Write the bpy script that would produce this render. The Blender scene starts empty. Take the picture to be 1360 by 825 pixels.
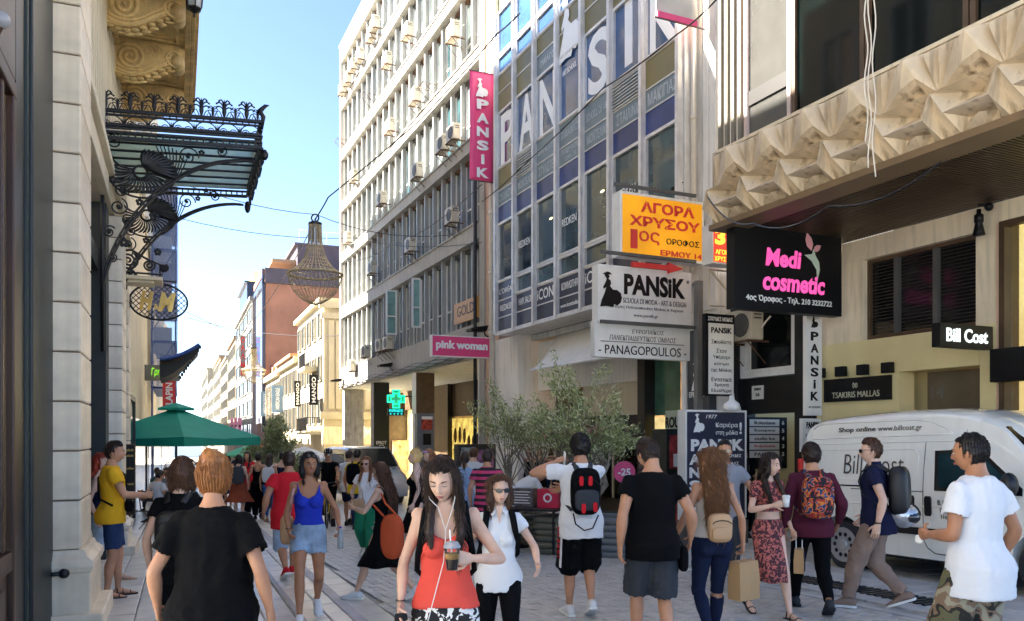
import bpy, math, random
import numpy as np
from mathutils import Vector, Matrix, Euler
random.seed(7);RNG=np.random.default_rng(7)
R_=math.radians
scene=bpy.context.scene
# ------------------------------------------------------------------ camera
CAMH, HOR, FPX, CX=1.62, 578.0, 1080.0, 680.0
cam=bpy.data.cameras.new('camera');camo=bpy.data.objects.new('camera', cam)
scene.collection.objects.link(camo);scene.camera=camo
camo.location=(0, 0, CAMH);camo.rotation_euler=(R_(90), 0, 0)
cam.sensor_width=36;cam.lens=FPX/1360*36
cam.shift_y=(HOR-412.5)/1360;cam.clip_start=.05;cam.clip_end=3000
# ------------------------------------------------------------------ light
SUN_DIR=Vector((-1, .03, 0)).normalized();SUN_EL=R_(39)
world=bpy.data.worlds.new('World');scene.world=world;world.use_nodes=True
wn=world.node_tree;sky=wn.nodes.new('ShaderNodeTexSky');sky.sky_type='NISHITA'
sky.sun_disc=False;sky.sun_elevation=SUN_EL
sky.sun_rotation=math.atan2(SUN_DIR.x, SUN_DIR.y)
sky.air_density=.52;sky.dust_density=.35;sky.ozone_density=1.6;sky.altitude=100
bg=wn.nodes['Background'];wn.links.new(sky.outputs[0], bg.inputs[0]);bg.inputs[1].default_value=.05
sun=bpy.data.lights.new('sun', 'SUN');suno=bpy.data.objects.new('sun', sun)
scene.collection.objects.link(suno);sun.energy=5.0;sun.angle=R_(.5);sun.color=(1, .91, .78)
sv=Vector((SUN_DIR.x*math.cos(SUN_EL), SUN_DIR.y*math.cos(SUN_EL), math.sin(SUN_EL)))
suno.rotation_euler=sv.to_track_quat('Z', 'Y').to_euler()
scene.view_settings.view_transform='Standard';scene.view_settings.look='None'
scene.view_settings.exposure=3.55;scene.view_settings.gamma=1
scene.cycles.max_bounces=12;scene.cycles.transparent_max_bounces=16
# ------------------------------------------------------------------ materials
_mats={}
def mat(name, col, rough=.6, metal=0., var=.12, scale=2., bump=0., bscale=30., streak=0., scol=(.05, .04, .03), emit=0., coat=0., spec=.5, stretch=None, alpha=None, sheen=0.):
 if name in _mats:return _mats[name]
 m=bpy.data.materials.new(name);m.use_nodes=True;nt=m.node_tree;N=nt.nodes;L=nt.links
 b=N['Principled BSDF'];b.inputs['Roughness'].default_value=rough;b.inputs['Metallic'].default_value=metal
 b.inputs['Specular IOR Level'].default_value=spec;b.inputs['Coat Weight'].default_value=coat
 b.inputs['Coat Roughness'].default_value=.05
 if sheen:b.inputs['Sheen Weight'].default_value=sheen
 tc=N.new('ShaderNodeTexCoord');mp=N.new('ShaderNodeMapping');L.new(tc.outputs['Object'], mp.inputs[0])
 if stretch:mp.inputs['Scale'].default_value=stretch
 no=N.new('ShaderNodeTexNoise');no.inputs['Scale'].default_value=scale;no.inputs['Detail'].default_value=5;L.new(mp.outputs[0], no.inputs[0])
 rp=N.new('ShaderNodeValToRGB');c=Vector(col[:3])
 rp.color_ramp.elements[0].position=.3;rp.color_ramp.elements[1].position=.72
 rp.color_ramp.elements[0].color=(*(c*(1-var)), 1);rp.color_ramp.elements[1].color=(*[min(1, v*(1+var))for v in c], 1)
 L.new(no.outputs[0], rp.inputs[0]);out=rp.outputs[0]
 oi=N.new('ShaderNodeObjectInfo');hs=N.new('ShaderNodeHueSaturation');mr=N.new('ShaderNodeMapRange')
 mr.inputs[3].default_value=1-var*.5;mr.inputs[4].default_value=1+var*.4
 L.new(oi.outputs['Random'], mr.inputs[0]);L.new(mr.outputs[0], hs.inputs['Value']);L.new(out, hs.inputs['Color']);out=hs.outputs[0]
 if streak:
  m2=N.new('ShaderNodeMapping');m2 .inputs['Scale'].default_value=(5, 5, .5);L.new(tc.outputs['Object'], m2 .inputs[0])
  n2=N.new('ShaderNodeTexNoise');n2 .inputs['Scale'].default_value=1.6;n2 .inputs['Detail'].default_value=6;L.new(m2 .outputs[0], n2 .inputs[0])
  r2=N.new('ShaderNodeMapRange');r2 .inputs[1].default_value=.5;r2 .inputs[2].default_value=.72;r2 .inputs[4].default_value=streak;L.new(n2 .outputs[0], r2 .inputs[0])
  mx=N.new('ShaderNodeMix');mx.data_type='RGBA';L.new(r2 .outputs[0], mx.inputs[0]);L.new(out, mx.inputs[6]);mx.inputs[7].default_value=(*scol, 1);out=mx.outputs[2]
 L.new(out, b.inputs['Base Color'])
 if bump:
  n3=N.new('ShaderNodeTexNoise');n3 .inputs['Scale'].default_value=bscale;n3 .inputs['Detail'].default_value=4;L.new(mp.outputs[0], n3 .inputs[0])
  bp=N.new('ShaderNodeBump');bp.inputs['Strength'].default_value=min(1, bump);bp.inputs['Distance'].default_value=.01*max(1, bump);L.new(n3 .outputs[0], bp.inputs['Height']);L.new(bp.outputs[0], b.inputs['Normal'])
 if emit:L.new(out, b.inputs['Emission Color']);b.inputs['Emission Strength'].default_value=emit*.42
 if alpha is not None:b.inputs['Alpha'].default_value=alpha
 _mats[name]=m;return m
def glass(name, tint=(.9, .95, .93), clear=.75, rough=.02, dark=None):
 if name in _mats:return _mats[name]
 m=bpy.data.materials.new(name);m.use_nodes=True;nt=m.node_tree;N=nt.nodes;L=nt.links
 N.remove(N['Principled BSDF']);o=N['Material Output']
 tr=N.new('ShaderNodeBsdfTransparent');tr.inputs[0].default_value=(*[v*clear for v in tint], 1)
 gl=N.new('ShaderNodeBsdfGlossy');gl.inputs['Roughness'].default_value=rough;gl.inputs[0].default_value=(.9, .95, .97, 1)
 fr=N.new('ShaderNodeFresnel');fr.inputs[0].default_value=1.55
 mx=N.new('ShaderNodeMixShader');L.new(fr.outputs[0], mx.inputs[0]);L.new(tr.outputs[0], mx.inputs[1]);L.new(gl.outputs[0], mx.inputs[2])
 out=mx.outputs[0]
 if dark:
  df=N.new('ShaderNodeBsdfDiffuse');df.inputs[0].default_value=(*dark, 1);m2=N.new('ShaderNodeMixShader');m2 .inputs[0].default_value=.5
  L.new(df.outputs[0], m2 .inputs[1]);L.new(out, m2 .inputs[2]);out=m2 .outputs[0]
 L.new(out, o.inputs[0]);_mats[name]=m;return m
# ------------------------------------------------------------------ mesh builder
def mesh_np(name, V, F, smooth=False):
 """V (n,3) array, F (m,k) int array or list of lists"""
 me=bpy.data.meshes.new(name)
 if isinstance(F, np.ndarray):
  k=F.shape[1];n=len(F)
  me.vertices.add(len(V));me.vertices.foreach_set('co', np.asarray(V, dtype=np.float32).ravel())
  me.loops.add(n*k);me.loops.foreach_set('vertex_index', F.astype(np.int32).ravel())
  me.polygons.add(n);me.polygons.foreach_set('loop_start', np.arange(0, n*k, k, dtype=np.int32))
  me.polygons.foreach_set('loop_total', np.full(n, k, dtype=np.int32));me.update(calc_edges=True)
 else:
  me.from_pydata([tuple(v)for v in V], [], [tuple(f)for f in F])
 me.polygons.foreach_set('use_smooth', np.full(len(me.polygons), smooth, dtype=bool));me.update()
 return me
class MB:
 def __init__(s):s.v=[];s.f=[]
 def add(s, V, F):
  o=len(s.v);s.v+=[tuple(p)for p in V];s.f+=[tuple(i+o for i in f)for f in F];return s
 def box(s, x0, x1, y0, y1, z0, z1):
  x0, x1=min(x0, x1), max(x0, x1);y0, y1=min(y0, y1), max(y0, y1);z0, z1=min(z0, z1), max(z0, z1)
  return s.add([(x0, y0, z0), (x1, y0, z0), (x1, y1, z0), (x0, y1, z0), (x0, y0, z1), (x1, y0, z1), (x1, y1, z1), (x0, y1, z1)], [(0, 3, 2, 1), (4, 5, 6, 7), (0, 1, 5, 4), (1, 2, 6, 5), (2, 3, 7, 6), (3, 0, 4, 7)])
 def frame(s, x0, x1, y0, y1, z0, z1, w):
  s.box(x0, x1, y0, y1, z0, z0+w);s.box(x0, x1, y0, y1, z1-w, z1)
  s.box(x0, x0+w, y0, y1, z0+w, z1-w);return s.box(x1-w, x1, y0, y1, z0+w, z1-w)
 def loft(s, rings, cap=True, closed=False):
  n=len(rings[0]);V=[p for r in rings for p in r];F=[];m=len(rings)
  for i in range(m if closed else m-1):
   a=i*n;b=((i+1)%m)*n
   for j in range(n):k=(j+1)%n;F.append((a+j, a+k, b+k, b+j))
  if cap and not closed:F.append(tuple(range(n))[::-1]);F.append(tuple((m-1)*n+j for j in range(n)))
  return s.add(V, F)
 def tube(s, pts, r, n=6, cap=True, closed=False):
  P=[Vector(p)for p in pts];m=len(P);rings=[];up=None
  for i in range(m):
   a=P[(i-1)%m]if(i>0 or closed)else P[i];b=P[(i+1)%m]if(i<m-1 or closed)else P[i]
   t=(b-a);t=t.normalized()if t.length>1e-9 else Vector((0, 0, 1))
   if up is None:up=Vector((0, 0, 1))if abs(t.z)<.9 else Vector((1, 0, 0))
   u=up-t*up.dot(t)
   if u.length<1e-6:u=t.orthogonal()
   u.normalize();up=u;w=t.cross(u);rr=r[i]if isinstance(r, (list, tuple))else r
   rings.append([P[i]+(u*math.cos(2*math.pi*j/n)+w*math.sin(2*math.pi*j/n))*rr for j in range(n)])
  return s.loft(rings, cap, closed)
 def lathe(s, prof, c=(0, 0, 0), n=16):
  return s.loft([[(c[0]+r*math.cos(2*math.pi*j/n), c[1]+r*math.sin(2*math.pi*j/n), c[2]+z)for j in range(n)]for r, z in prof])
 def prism(s, poly, h0, h1, axis=1):
  def q(p, h):return{0:(h, p[0], p[1]), 1:(p[0], h, p[1]), 2:(p[0], p[1], h)}[axis]
  n=len(poly);V=[q(p, h0)for p in poly]+[q(p, h1)for p in poly]
  F=[tuple(range(n)), tuple(range(2*n-1, n-1, -1))]+[((i+1)%n, i, n+i, n+(i+1)%n)for i in range(n)]
  if axis==1:F=F
  return s.add(V, F)
 def ball(s, c, r, n=8, m=6):
  r=r if isinstance(r, (tuple, list))else(r, r, r);rings=[]
  for i in range(m+1):
   a=math.pi*(i+.001)/(m+.002);rings.append([(c[0]+r[0]*math.sin(a)*math.cos(2*math.pi*j/n), c[1]+r[1]*math.sin(a)*math.sin(2*math.pi*j/n), c[2]+r[2]*math.cos(a))for j in range(n)])
  return s.loft(rings)
 def shift(s, d):s.v=[(p[0]+d[0], p[1]+d[1], p[2]+d[2])for p in s.v];return s
def fix_normals(me):
 import bmesh
 bm=bmesh.new();bm.from_mesh(me);bmesh.ops.recalc_face_normals(bm, faces=bm.faces);bm.to_mesh(me);bm.free()
class Frame:
 """street-side frame: t metres along the facade (away), d metres out towards the street, z up"""
 def __init__(s, A, k, side):
  s.A=A;s.k=k;s.side=side;q=math.hypot(1, k);s.q=q
  s.dir=Vector((-k, 1, 0))/q;s.out=Vector((-1, -k, 0))/q if side=='R' else Vector((1, k, 0))/q
  y=s.out if side=='R' else-s.out
  s.M=Matrix.Translation((A, 0, 0))@Matrix((s.dir, y, (0, 0, 1))).transposed().to_4x4()
  s.flip=side=='L'
 def p(s, t, d, z):return Vector((s.A, 0, 0))+s.dir*t+s.out*d+Vector((0, 0, z))
 def t(s, x, d=0):
  u=(x-CX)/FPX;b=Vector((s.A, 0, 0))+s.out*d
  return(u*b.y-b.x)/(s.dir.x-u*s.dir.y)
 def d(s, t, x):
  u=(x-CX)/FPX;b=Vector((s.A, 0, 0))+s.dir*t
  return(u*b.y-b.x)/(s.out.x-u*s.out.y)
 def z(s, y, t, d=0):return CAMH+(HOR-y)/FPX*s.p(t, d, 0).y
 def g(s, t, d=0):p=s.p(t, d, 0);return ground(p.x, p.y)
GRADE=.024;GD=Vector((-.39, .92, 0)).normalized()
def ground(x, y):
 c=GD.x*x+GD.y*y
 return-GRADE*c
def at(x, y, Y):return Vector(((x-CX)/FPX*Y, Y, CAMH+(HOR-y)/FPX*Y))
RF=Frame(12.0, .4556, 'R');LF=Frame(-1.2, .41, 'L');FF=Frame(9.8, .41, 'R')
WF=Frame(0, 0, 'R');WF.M=Matrix.Identity(4)
MW={}
def put(o, M, parent=None):
 o.matrix_basis=M;MW[o.name]=M.copy();scene.collection.objects.link(o)
 if parent is not None:o.parent=parent;o.matrix_parent_inverse=MW[parent.name].inverted()
 return o
def tag(o, label=None, cat=None, group=None, kind=None):
 if label:o['label']=label
 if cat:o['category']=cat
 if group:o['group']=group
 if kind:o['kind']=kind
 return o
def thing(name, M, label=None, cat=None, group=None, kind=None):
 o=bpy.data.objects.new(name, None);o.empty_display_size=.3
 return tag(put(o, M), label, cat, group, kind)
def fthing(fr, name, t, d, z, *a, **k):return thing(name, fr.M@Matrix.Translation((t, -d if fr.flip else d, z)), *a, **k)
def obj(name, mb, m, M=None, parent=None, o=(0, 0, 0), flip=False, smooth=False, bevel=0, fixn=True):
 """mesh from builder; verts are in the space of M, origin moved to o"""
 if isinstance(mb, MB):
  V=np.array(mb.v, dtype=float).reshape(-1, 3);oo=np.array(o, dtype=float);V=V-oo
  if flip:V[:, 1]*=-1;oo=oo*np.array([1, -1, 1])
  me=mesh_np(name, V, mb.f, smooth)
  if fixn:fix_normals(me)
 else:me=mb;oo=np.array(o, dtype=float)
 if m is not None and not len(me.materials):me.materials.append(m)
 ob=bpy.data.objects.new(name, me)
 put(ob, (M if M is not None else Matrix.Identity(4))@Matrix.Translation(tuple(oo)), parent)
 if bevel:b=ob.modifiers.new('b', 'BEVEL');b.width=bevel;b.segments=2;b.limit_method='ANGLE'
 return ob
def fobj(fr, name, mb, m, parent=None, o=(0, 0, 0), **k):return obj(name, mb, m, fr.M, parent, o, flip=fr.flip, **k)
def dup(o, M, parent=None, name=None):
 c=o.copy();MW_old=MW[o.name];c.matrix_basis=M;MW[c.name]=M.copy();scene.collection.objects.link(c)
 c.parent=parent
 if parent is not None:c.matrix_parent_inverse=MW[parent.name].inverted()
 for ch in[k for k in KIDS.get(o.name, [])]:
  cc=dup(ch, M@MW_old.inverted()@MW[ch.name], c);KIDS.setdefault(c.name, []).append(cc)
 return c
KIDS={}
_put=put
def put(o, M, parent=None):
 _put(o, M, parent)
 if parent is not None:KIDS.setdefault(parent.name, []).append(o)
 return o
def dupf(o, fr, dt, dd, dz, parent=None):
 sh=fr.M@Matrix.Translation((dt, -dd if fr.flip else dd, dz))@fr.M.inverted()
 c=dup(o, sh@MW[o.name], parent)
 if parent is not None:KIDS.setdefault(parent.name, []).append(c)
 return c
# ------------------------------------------------------------------ lettering
TMP=bpy.data.scenes.new('letters')
_tc={}
def text_mesh(body, bold=0., ext=.004, shear=0., spacing=1.):
 key=(body, bold, ext, shear, spacing)
 if key in _tc:return _tc[key]
 cu=bpy.data.curves.new('lettering', 'FONT');cu.body=body;cu.size=1;cu.extrude=.01;cu.offset=bold;cu.shear=shear
 cu.space_character=spacing;cu.resolution_u=3;cu.align_x='CENTER'
 o=bpy.data.objects.new('lettering', cu);TMP.collection.objects.link(o)
 vl=TMP.view_layers[0];vl.update();dg=vl.depsgraph
 me=bpy.data.meshes.new_from_object(o.evaluated_get(dg), depsgraph=dg)
 V=np.empty(len(me.vertices)*3, dtype=np.float32);me.vertices.foreach_get('co', V);V=V.reshape(-1, 3)
 TMP.collection.objects.unlink(o);bpy.data.objects.remove(o);bpy.data.curves.remove(cu)
 _tc[key]=(me, V.min(0), V.max(0));return _tc[key]
def lettering(body, w, h, M, m, parent=None, bold=0., ext=.004, name='lettering', shear=0., spacing=1., keep=False):
 """letters fitted to a box w x h centred at M (x right, y up, z out)"""
 me0, a, b=text_mesh(body, bold, ext, shear, spacing);me=me0 .copy()
 V=np.empty(len(me.vertices)*3, dtype=np.float32);me.vertices.foreach_get('co', V);V=V.reshape(-1, 3)
 c=(a+b)/2;sx=w/max(1e-6, b[0]-a[0]);sy=h/max(1e-6, b[1]-a[1])
 if keep:sx=min(sx, sy);sy=sx
 V=(V-c)*np.array([sx, sy, ext/.01]);me.vertices.foreach_set('co', V.ravel().astype(np.float32));me.update()
 me.materials.clear();me.materials.append(m);me.name=name
 o=bpy.data.objects.new(name, me);return put(o, M@Matrix.Translation((0, 0, ext)), parent)
def face_M(fr, t, d, z, facing):
 """matrix with x right, y up, z towards viewer: facing 'street' (on the facade) or 'cam' (on a hanging sign)"""
 if facing=='cam':X=-fr.out if fr.side=='R' else fr.out;Z=-fr.dir
 else:Z=fr.out;X=-fr.dir if fr.side=='R' else fr.dir
 Mx=Matrix((X, Vector((0, 0, 1)), Z)).transposed().to_4x4();Mx.translation=fr.p(t, d, z);return Mx
# ================================================================== materials in use
m_marble=mat('honed_marble', (.82, .69, .5), .45, var=.16, scale=2.2, bump=.12, bscale=14, streak=.25, scol=(.42, .33, .22), stretch=(1, 1, 1.6))
m_marble2=mat('weathered_marble', (.76, .69, .56), .5, var=.2, scale=3, bump=.2, bscale=18, streak=.35, scol=(.36, .29, .2))
m_green=mat('dark_green_paint', (.007, .012, .011), .45, var=.4, scale=5, bump=.25, bscale=9)
m_black=mat('black_metal', (.004, .004, .005), .4, var=.3)
m_wood=mat('brown_wood', (.055, .022, .01), .4, var=.3, scale=3, stretch=(6, 6, .6), bump=.1)
m_iron=mat('wrought_iron', (.006, .006, .008), .45, metal=.0, var=.5, scale=9, bump=.2, bscale=60)
m_ochre=mat('ochre_stone', (.66, .47, .2), .65, var=.3, scale=3, bump=.5, bscale=16, streak=.4, scol=(.2, .12, .05))
m_cream=mat('cream_plaster', (.68, .6, .44), .8, var=.1, scale=1.4, bump=.15, streak=.2, scol=(.42, .34, .22))
m_white=mat('white_plaster', (.84, .81, .74), .75, var=.07, scale=1.2, bump=.12, streak=.3, scol=(.4, .34, .27))
m_whitep=mat('white_paint_metal', (.76, .76, .73), .4, var=.08, scale=3, streak=.2, scol=(.4, .33, .25))
m_greyw=mat('weathered_white_concrete', (.4, .385, .35), .8, var=.1, scale=1.5, bump=.2, streak=.5, scol=(.27, .22, .17))
m_conc=mat('grey_concrete', (.36, .34, .3), .85, var=.25, scale=2.2, bump=.4, bscale=14, streak=.5, scol=(.13, .11, .09))
m_relief=mat('relief_concrete', (.68, .55, .38), .65, var=.25, scale=2.5, bump=.2, bscale=12, streak=.85, scol=(.13, .075, .035), stretch=(1, 1, .7))
m_peach=mat('peach_plaster', (.66, .45, .33), .85, var=.12, streak=.3, scol=(.3, .2, .14))
m_soffit=mat('soffit_paint', (.66, .66, .62), .8, var=.1, streak=.3)
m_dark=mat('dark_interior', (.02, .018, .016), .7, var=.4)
m_brown=mat('brown_cladding', (.085, .05, .026), .45, var=.3, scale=4)
m_yelw=mat('pale_yellow_render', (.74, .64, .34), .85, var=.07, scale=1.5, bump=.15)
m_beige=mat('beige_render', (.72, .62, .45), .85, var=.12, scale=1.5, bump=.2, streak=.3)
m_alu=mat('anodised_aluminium', (.68, .67, .65), .4, metal=.35, var=.12, scale=4, streak=.25, scol=(.4, .3, .2))
m_pinkalu=mat('rosy_aluminium', (.62, .5, .46), .45, metal=.25, var=.12, scale=4)
m_navy=mat('navy_panel', (.01, .03, .15), .3, var=.4, scale=1.2)
m_navyd=mat('dark_navy_panel', (.012, .017, .045), .3, var=.4, scale=1.2)
m_olive=mat('olive_yellow_panel', (.17, .145, .05), .4, var=.18, scale=.8)
m_greyp=mat('grey_green_panel', (.16, .21, .225), .4, var=.08, scale=1)
m_pane=mat('blue_window_glass', (.03, .08, .2), .06, var=.6, scale=.7, spec=.6, coat=.4)
m_paneg=mat('teal_window_glass', (.025, .06, .07), .06, var=.6, scale=1.2, spec=.6, coat=.4)
m_panel=mat('curtained_window_glass', (.12, .15, .155), .12, var=.3, scale=2.5, stretch=(6, 6, .4), spec=.8, coat=.7)
m_paned=mat('dim_window_glass', (.1, .13, .125), .1, var=.5, scale=2, spec=.8, coat=.8)
m_paneb=mat('black_window_glass', (.006, .007, .007), .12, var=.5, scale=2, spec=.35)
m_pipe=mat('cream_pipe', (.72, .66, .56), .5, var=.1)
m_rust=mat('rusty_iron', (.13, .06, .03), .8, var=.4, scale=12)
m_acw=mat('yellowed_white_enamel', (.52, .48, .38), .5, var=.1, scale=2, streak=.25, scol=(.4, .3, .2))
m_grille=mat('dark_grille', (.08, .08, .075), .6)
m_signw=mat('white_sign_face', (.78, .77, .73), .4, var=.06, streak=.12, scol=(.45, .4, .33))
m_ink=mat('black_lettering', (.005, .005, .006), .45, var=.1, spec=.25)
m_inkg=mat('grey_lettering', (.16, .15, .15), .5, var=.1)
m_inkw=mat('white_lettering', (.85, .85, .83), .5, var=.03)
m_inkb=mat('blue_grey_lettering', (.5, .55, .58), .5, var=.05)
m_pink=mat('magenta_sign', (.75, .06, .2), .45, var=.05)
m_magl=mat('pink_lettering', (.85, .09, .36), .4, emit=.18)
m_red=mat('red_sign', (.65, .03, .025), .45, var=.08)
m_gold=mat('gold_lettering', (.65, .42, .12), .3, metal=.6, var=.1)
m_warm=mat('lit_shop_interior', (.9, .5, .12), .8, var=.6, scale=2.3, emit=.3)
m_warm2=mat('bright_shop_interior', (.95, .62, .28), .8, var=.5, scale=2, emit=.3)
m_warm3=mat('dim_shop_interior', (.34, .19, .08), .8, var=.8, scale=2.5, emit=.35)
m_slab=mat('pavement_stone', (.64, .61, .55), .3, var=.16, scale=2.2, bump=.25, bscale=25)
m_slabd=mat('dark_pavement_stone', (.36, .34, .35), .5, var=.2, scale=3, bump=.25, bscale=25)
m_sett=mat('grey_sett_stone', (.52, .51, .48), .36, var=.2, scale=6, bump=.4, bscale=30)
m_joint=mat('paving_joint', (.38, .38, .36), .9, var=.3, scale=5)
m_shop=glass('shop_window_glass', clear=.8)
# ================================================================== ground
def sheet(name, a0, a1, fr, t0, t1, m, dz=0.):
 V=[];F=[];n=40
 for i in range(n+1):
  t=t0+(t1-t0)*(i/n)**1.5
  for a in(a0, a1):p=fr.p(t, a, 0);V.append((p.x, p.y, ground(p.x, p.y)+dz))
 for i in range(n):F.append((2*i, 2*i+1, 2*i+3, 2*i+2))
 return tag(obj(name, MB().add(V, F), m), kind='structure')
g=MB();xs=[-900, -120, -30, 0, 30, 120, 900];ys=[-200, -20, 0, 20, 60, 160, 400, 1500]
g.add([(x, y, ground(x, y)-.03)for y in ys for x in xs], [(j*7+i, j*7+i+1, j*7+i+8, j*7+i+7)for j in range(7)for i in range(6)])
tag(obj('ground', g, m_joint), kind='structure')
hl=MB();n=40
for i in range(n):
 x0=-620+i*25;h=lambda x:22+14*math.sin(x*.011)+6*math.sin(x*.037)
 hl.add([(x0, 900, -40), (x0+25, 900, -40), (x0+25, 900, h(x0+25)-28), (x0, 900, h(x0)-28), (x0, 1300, h(x0)), (x0+25, 1300, h(x0+25))], [(0, 1, 2, 3), (3, 2, 5, 4)])
tag(obj('hills', hl, mat('distant_hill', (.3, .36, .42), .9)), kind='structure')
# stones: (a-range across, frame, length along, width across)
LEDGE, REDGE=3.11, 4.19
def stone_mesh(L, W, h=.03, c=.012):
 mb=MB();x, y=L/2, W/2
 mb.loft([[(-x, -y, -h), (x, -y, -h), (x, y, -h), (-x, y, -h)], [(-x, -y, -c*.5), (x, -y, -c*.5), (x, y, -c*.5), (-x, y, -c*.5)], [(-x+c, -y+c, 0), (x-c, -y+c, 0), (x-c, y-c, 0), (-x+c, y-c, 0)]])
 return mb
def lay(fr, t0, t1, d0, d1, L, W, keep, name, stuffname, m, limit, parent_label, jit=.003, h=.03, gap=.012):
 root=thing(name.replace('sett', 'cobble_paving').replace('paving_slab', 'slab_paving'), fr.M);root['kind']='structure'
 cells=[];nr=int((d1-d0)/W)
 for r in range(nr):
  off=(r%2)*L/2+RNG.uniform(-.02, .02);d=d0+(r+.5)*W
  for c in range(int((t1-t0)/L)):
   t=t0+off+(c+.5)*L;P=fr.p(t, d, 0)
   if keep(P, t, d):cells.append((t, d, P))
 def px(P):return abs(P.x/max(.1, P.y))<.66 and P.y>6.9
 vis=[c for c in cells if px(c[2])];vis.sort(key=lambda c:c[2].y);near=set(id(c)for c in vis[:limit])
 me=None;base=stone_mesh(L-gap, W-gap, h, gap);bv=np.array(base.v);bf=np.array(base.f[:-2]if False else[f for f in base.f if len(f)==4])
 slope_t=(fr.g(10)-fr.g(0))/10;slope_d=(fr.g(0, 10)-fr.g(0, 0))/10
 Vs, Fs, k=[], [], 0;sgn=-1 if fr.flip else 1
 for c in cells:
  t, d, P=c;z=ground(P.x, P.y)+RNG.uniform(-jit, jit)
  if id(c)in near:
   if me is None:
    me=mesh_np(name, bv*np.array([1, sgn, 1]), base.f);fix_normals(me);me.materials.append(m)
   o=bpy.data.objects.new(name, me);M=fr.M@Matrix.Translation((t, d*sgn, z))@Euler((slope_d*sgn, -slope_t, RNG.uniform(-.01, .01))).to_matrix().to_4x4()
   put(o, M, root)
  else:
   v=bv.copy();v[:, 2]+=z+v[:, 0]*slope_t+v[:, 1]*slope_d;v[:, 0]+=t;v[:, 1]+=d;v[:, 1]*=sgn
   Vs.append(v);Fs.append(bf+k);k+=len(v)
 if Vs:
  me2=mesh_np(stuffname, np.vstack(Vs), np.vstack(Fs));fix_normals(me2);me2 .materials.append(m)
  o=bpy.data.objects.new(stuffname, me2);put(o, fr.M.copy(), root);o['kind']='stuff'
 return root
lay(LF, 2, 24, -.2, LEDGE, .52, .30, lambda P, t, d:P.y>2, 'paving_slab', 'far_paving_slabs', m_slab, 280, '')
def in_mid(P, t, d):
 aL=P.x+.41*P.y
 return P.y>5 and aL>-1.2+(LEDGE+.04)*LF.q
lay(RF, 3, 27, REDGE, REDGE+7.6, .115, .105, in_mid, 'sett', 'cobble_mass', m_sett, 290, '', jit=.004, h=.02, gap=.007)
lay(RF, 3, 26, -.6, REDGE-.12, .6, .4, lambda P, t, d:P.y>2, 'paving_slab', 'far_paving_slabs', mat('blue_grey_pavement_stone', (.48, .47, .45), .45, var=.2, scale=2, bump=.25, bscale=25), 280, '')
sheet('pavement_left', -2, LEDGE, LF, 24.3, 260, m_slab, .003)
sheet('road', 0, 22, RF, 26.5, 160, m_sett, -.004)
sheet('kerb_line_right', REDGE-.11, REDGE-.01, RF, 4, 60, mat('pale_kerb_stone', (.5, .5, .48), .6, var=.15), .008)
sheet('drain_line_left', LEDGE-.42, LEDGE-.3, LF, 5, 60, m_slabd, .009)
sheet('drain_line_left', LEDGE-.9, LEDGE-.84, LF, 5, 60, m_slabd, .009)
# drain grating bottom right
dg=fthing(RF, 'drain_grating', RF.t(1130, 3.3), 3.3, RF.g(RF.t(1130, 3.3), 3.3), 'black slotted drain grating in the paving near the parked white van', 'drain')
mb=MB();t0=RF.t(1130, 3.3)
gz=RF.g(t0, 3.3)
for i in range(24):mb.box(t0-1.2+i*.1, t0-1.15+i*.1, 3.15, 3.55, gz+.0-(i-12)*.0024, gz+.014-(i-12)*.0024)
fobj(RF, 'bar', mb, m_black, dg, (t0, 3.3, gz))
m_cream_sun=mat('cream_neoclassical_stucco', (.5, .44, .31), .8, var=.1, scale=.8, streak=.2, scol=(.3, .25, .18));m_far_cream=mat('sun_bleached_cream', (.2, .175, .125), .8, var=.15, scale=.6, streak=.3, scol=(.12, .1, .07));m_far_white=mat('sun_bleached_white', (.24, .23, .2), .8, var=.12, scale=.6, streak=.3, scol=(.14, .13, .11));m_far_beige=mat('sun_bleached_ochre', (.2, .14, .085), .8, var=.2, scale=.6);m_far_peach=mat('pink_brick_flank', (.2, .1, .07), .85, var=.2, scale=.5, streak=.3, scol=(.12, .07, .05));m_far_greyw=mat('pale_grey_render', (.2, .2, .195), .8, var=.1, scale=.5)  # far-row copies of the plaster colours, darkened to offset the direct sun on them
# ================================================================== far right row (street bends here)
def opening(fr, root, wins, name, mw, mp, o, depth=.12, fw=.07, sill=None):
 """windows as parts: first built, the rest share its mesh"""
 cache={}
 for(t, z, w, h, d)in wins:
  k=(round(w, 2), round(h, 2))
  if k not in cache:
   f=MB().frame(t-w/2, t+w/2, d-depth, d+.03, z-h/2, z+h/2, fw)
   f.box(t-.03, t+.03, d-depth*.7, d-.005, z-h/2+fw, z+h/2-fw)
   a=fobj(fr, name, f, mw, root, (t, d, z))
   p=fobj(fr, 'pane', MB().box(t-w/2+fw, t+w/2-fw, d-depth, d-depth+.05, z-h/2+fw, z+h/2-fw), mp, a, (t, d, z))
   if sill:fobj(fr, 'sill', MB().box(t-w/2-.08, t+w/2+.08, d+.031, d+.16, z-h/2-.1, z-h/2-.01), sill, a, (t, d, z))
   cache[k]=(a, t, z, d)
  else:
   a, ta, za, da=cache[k];dupf(a, fr, t-ta, d-da, z-za, root)
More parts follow.
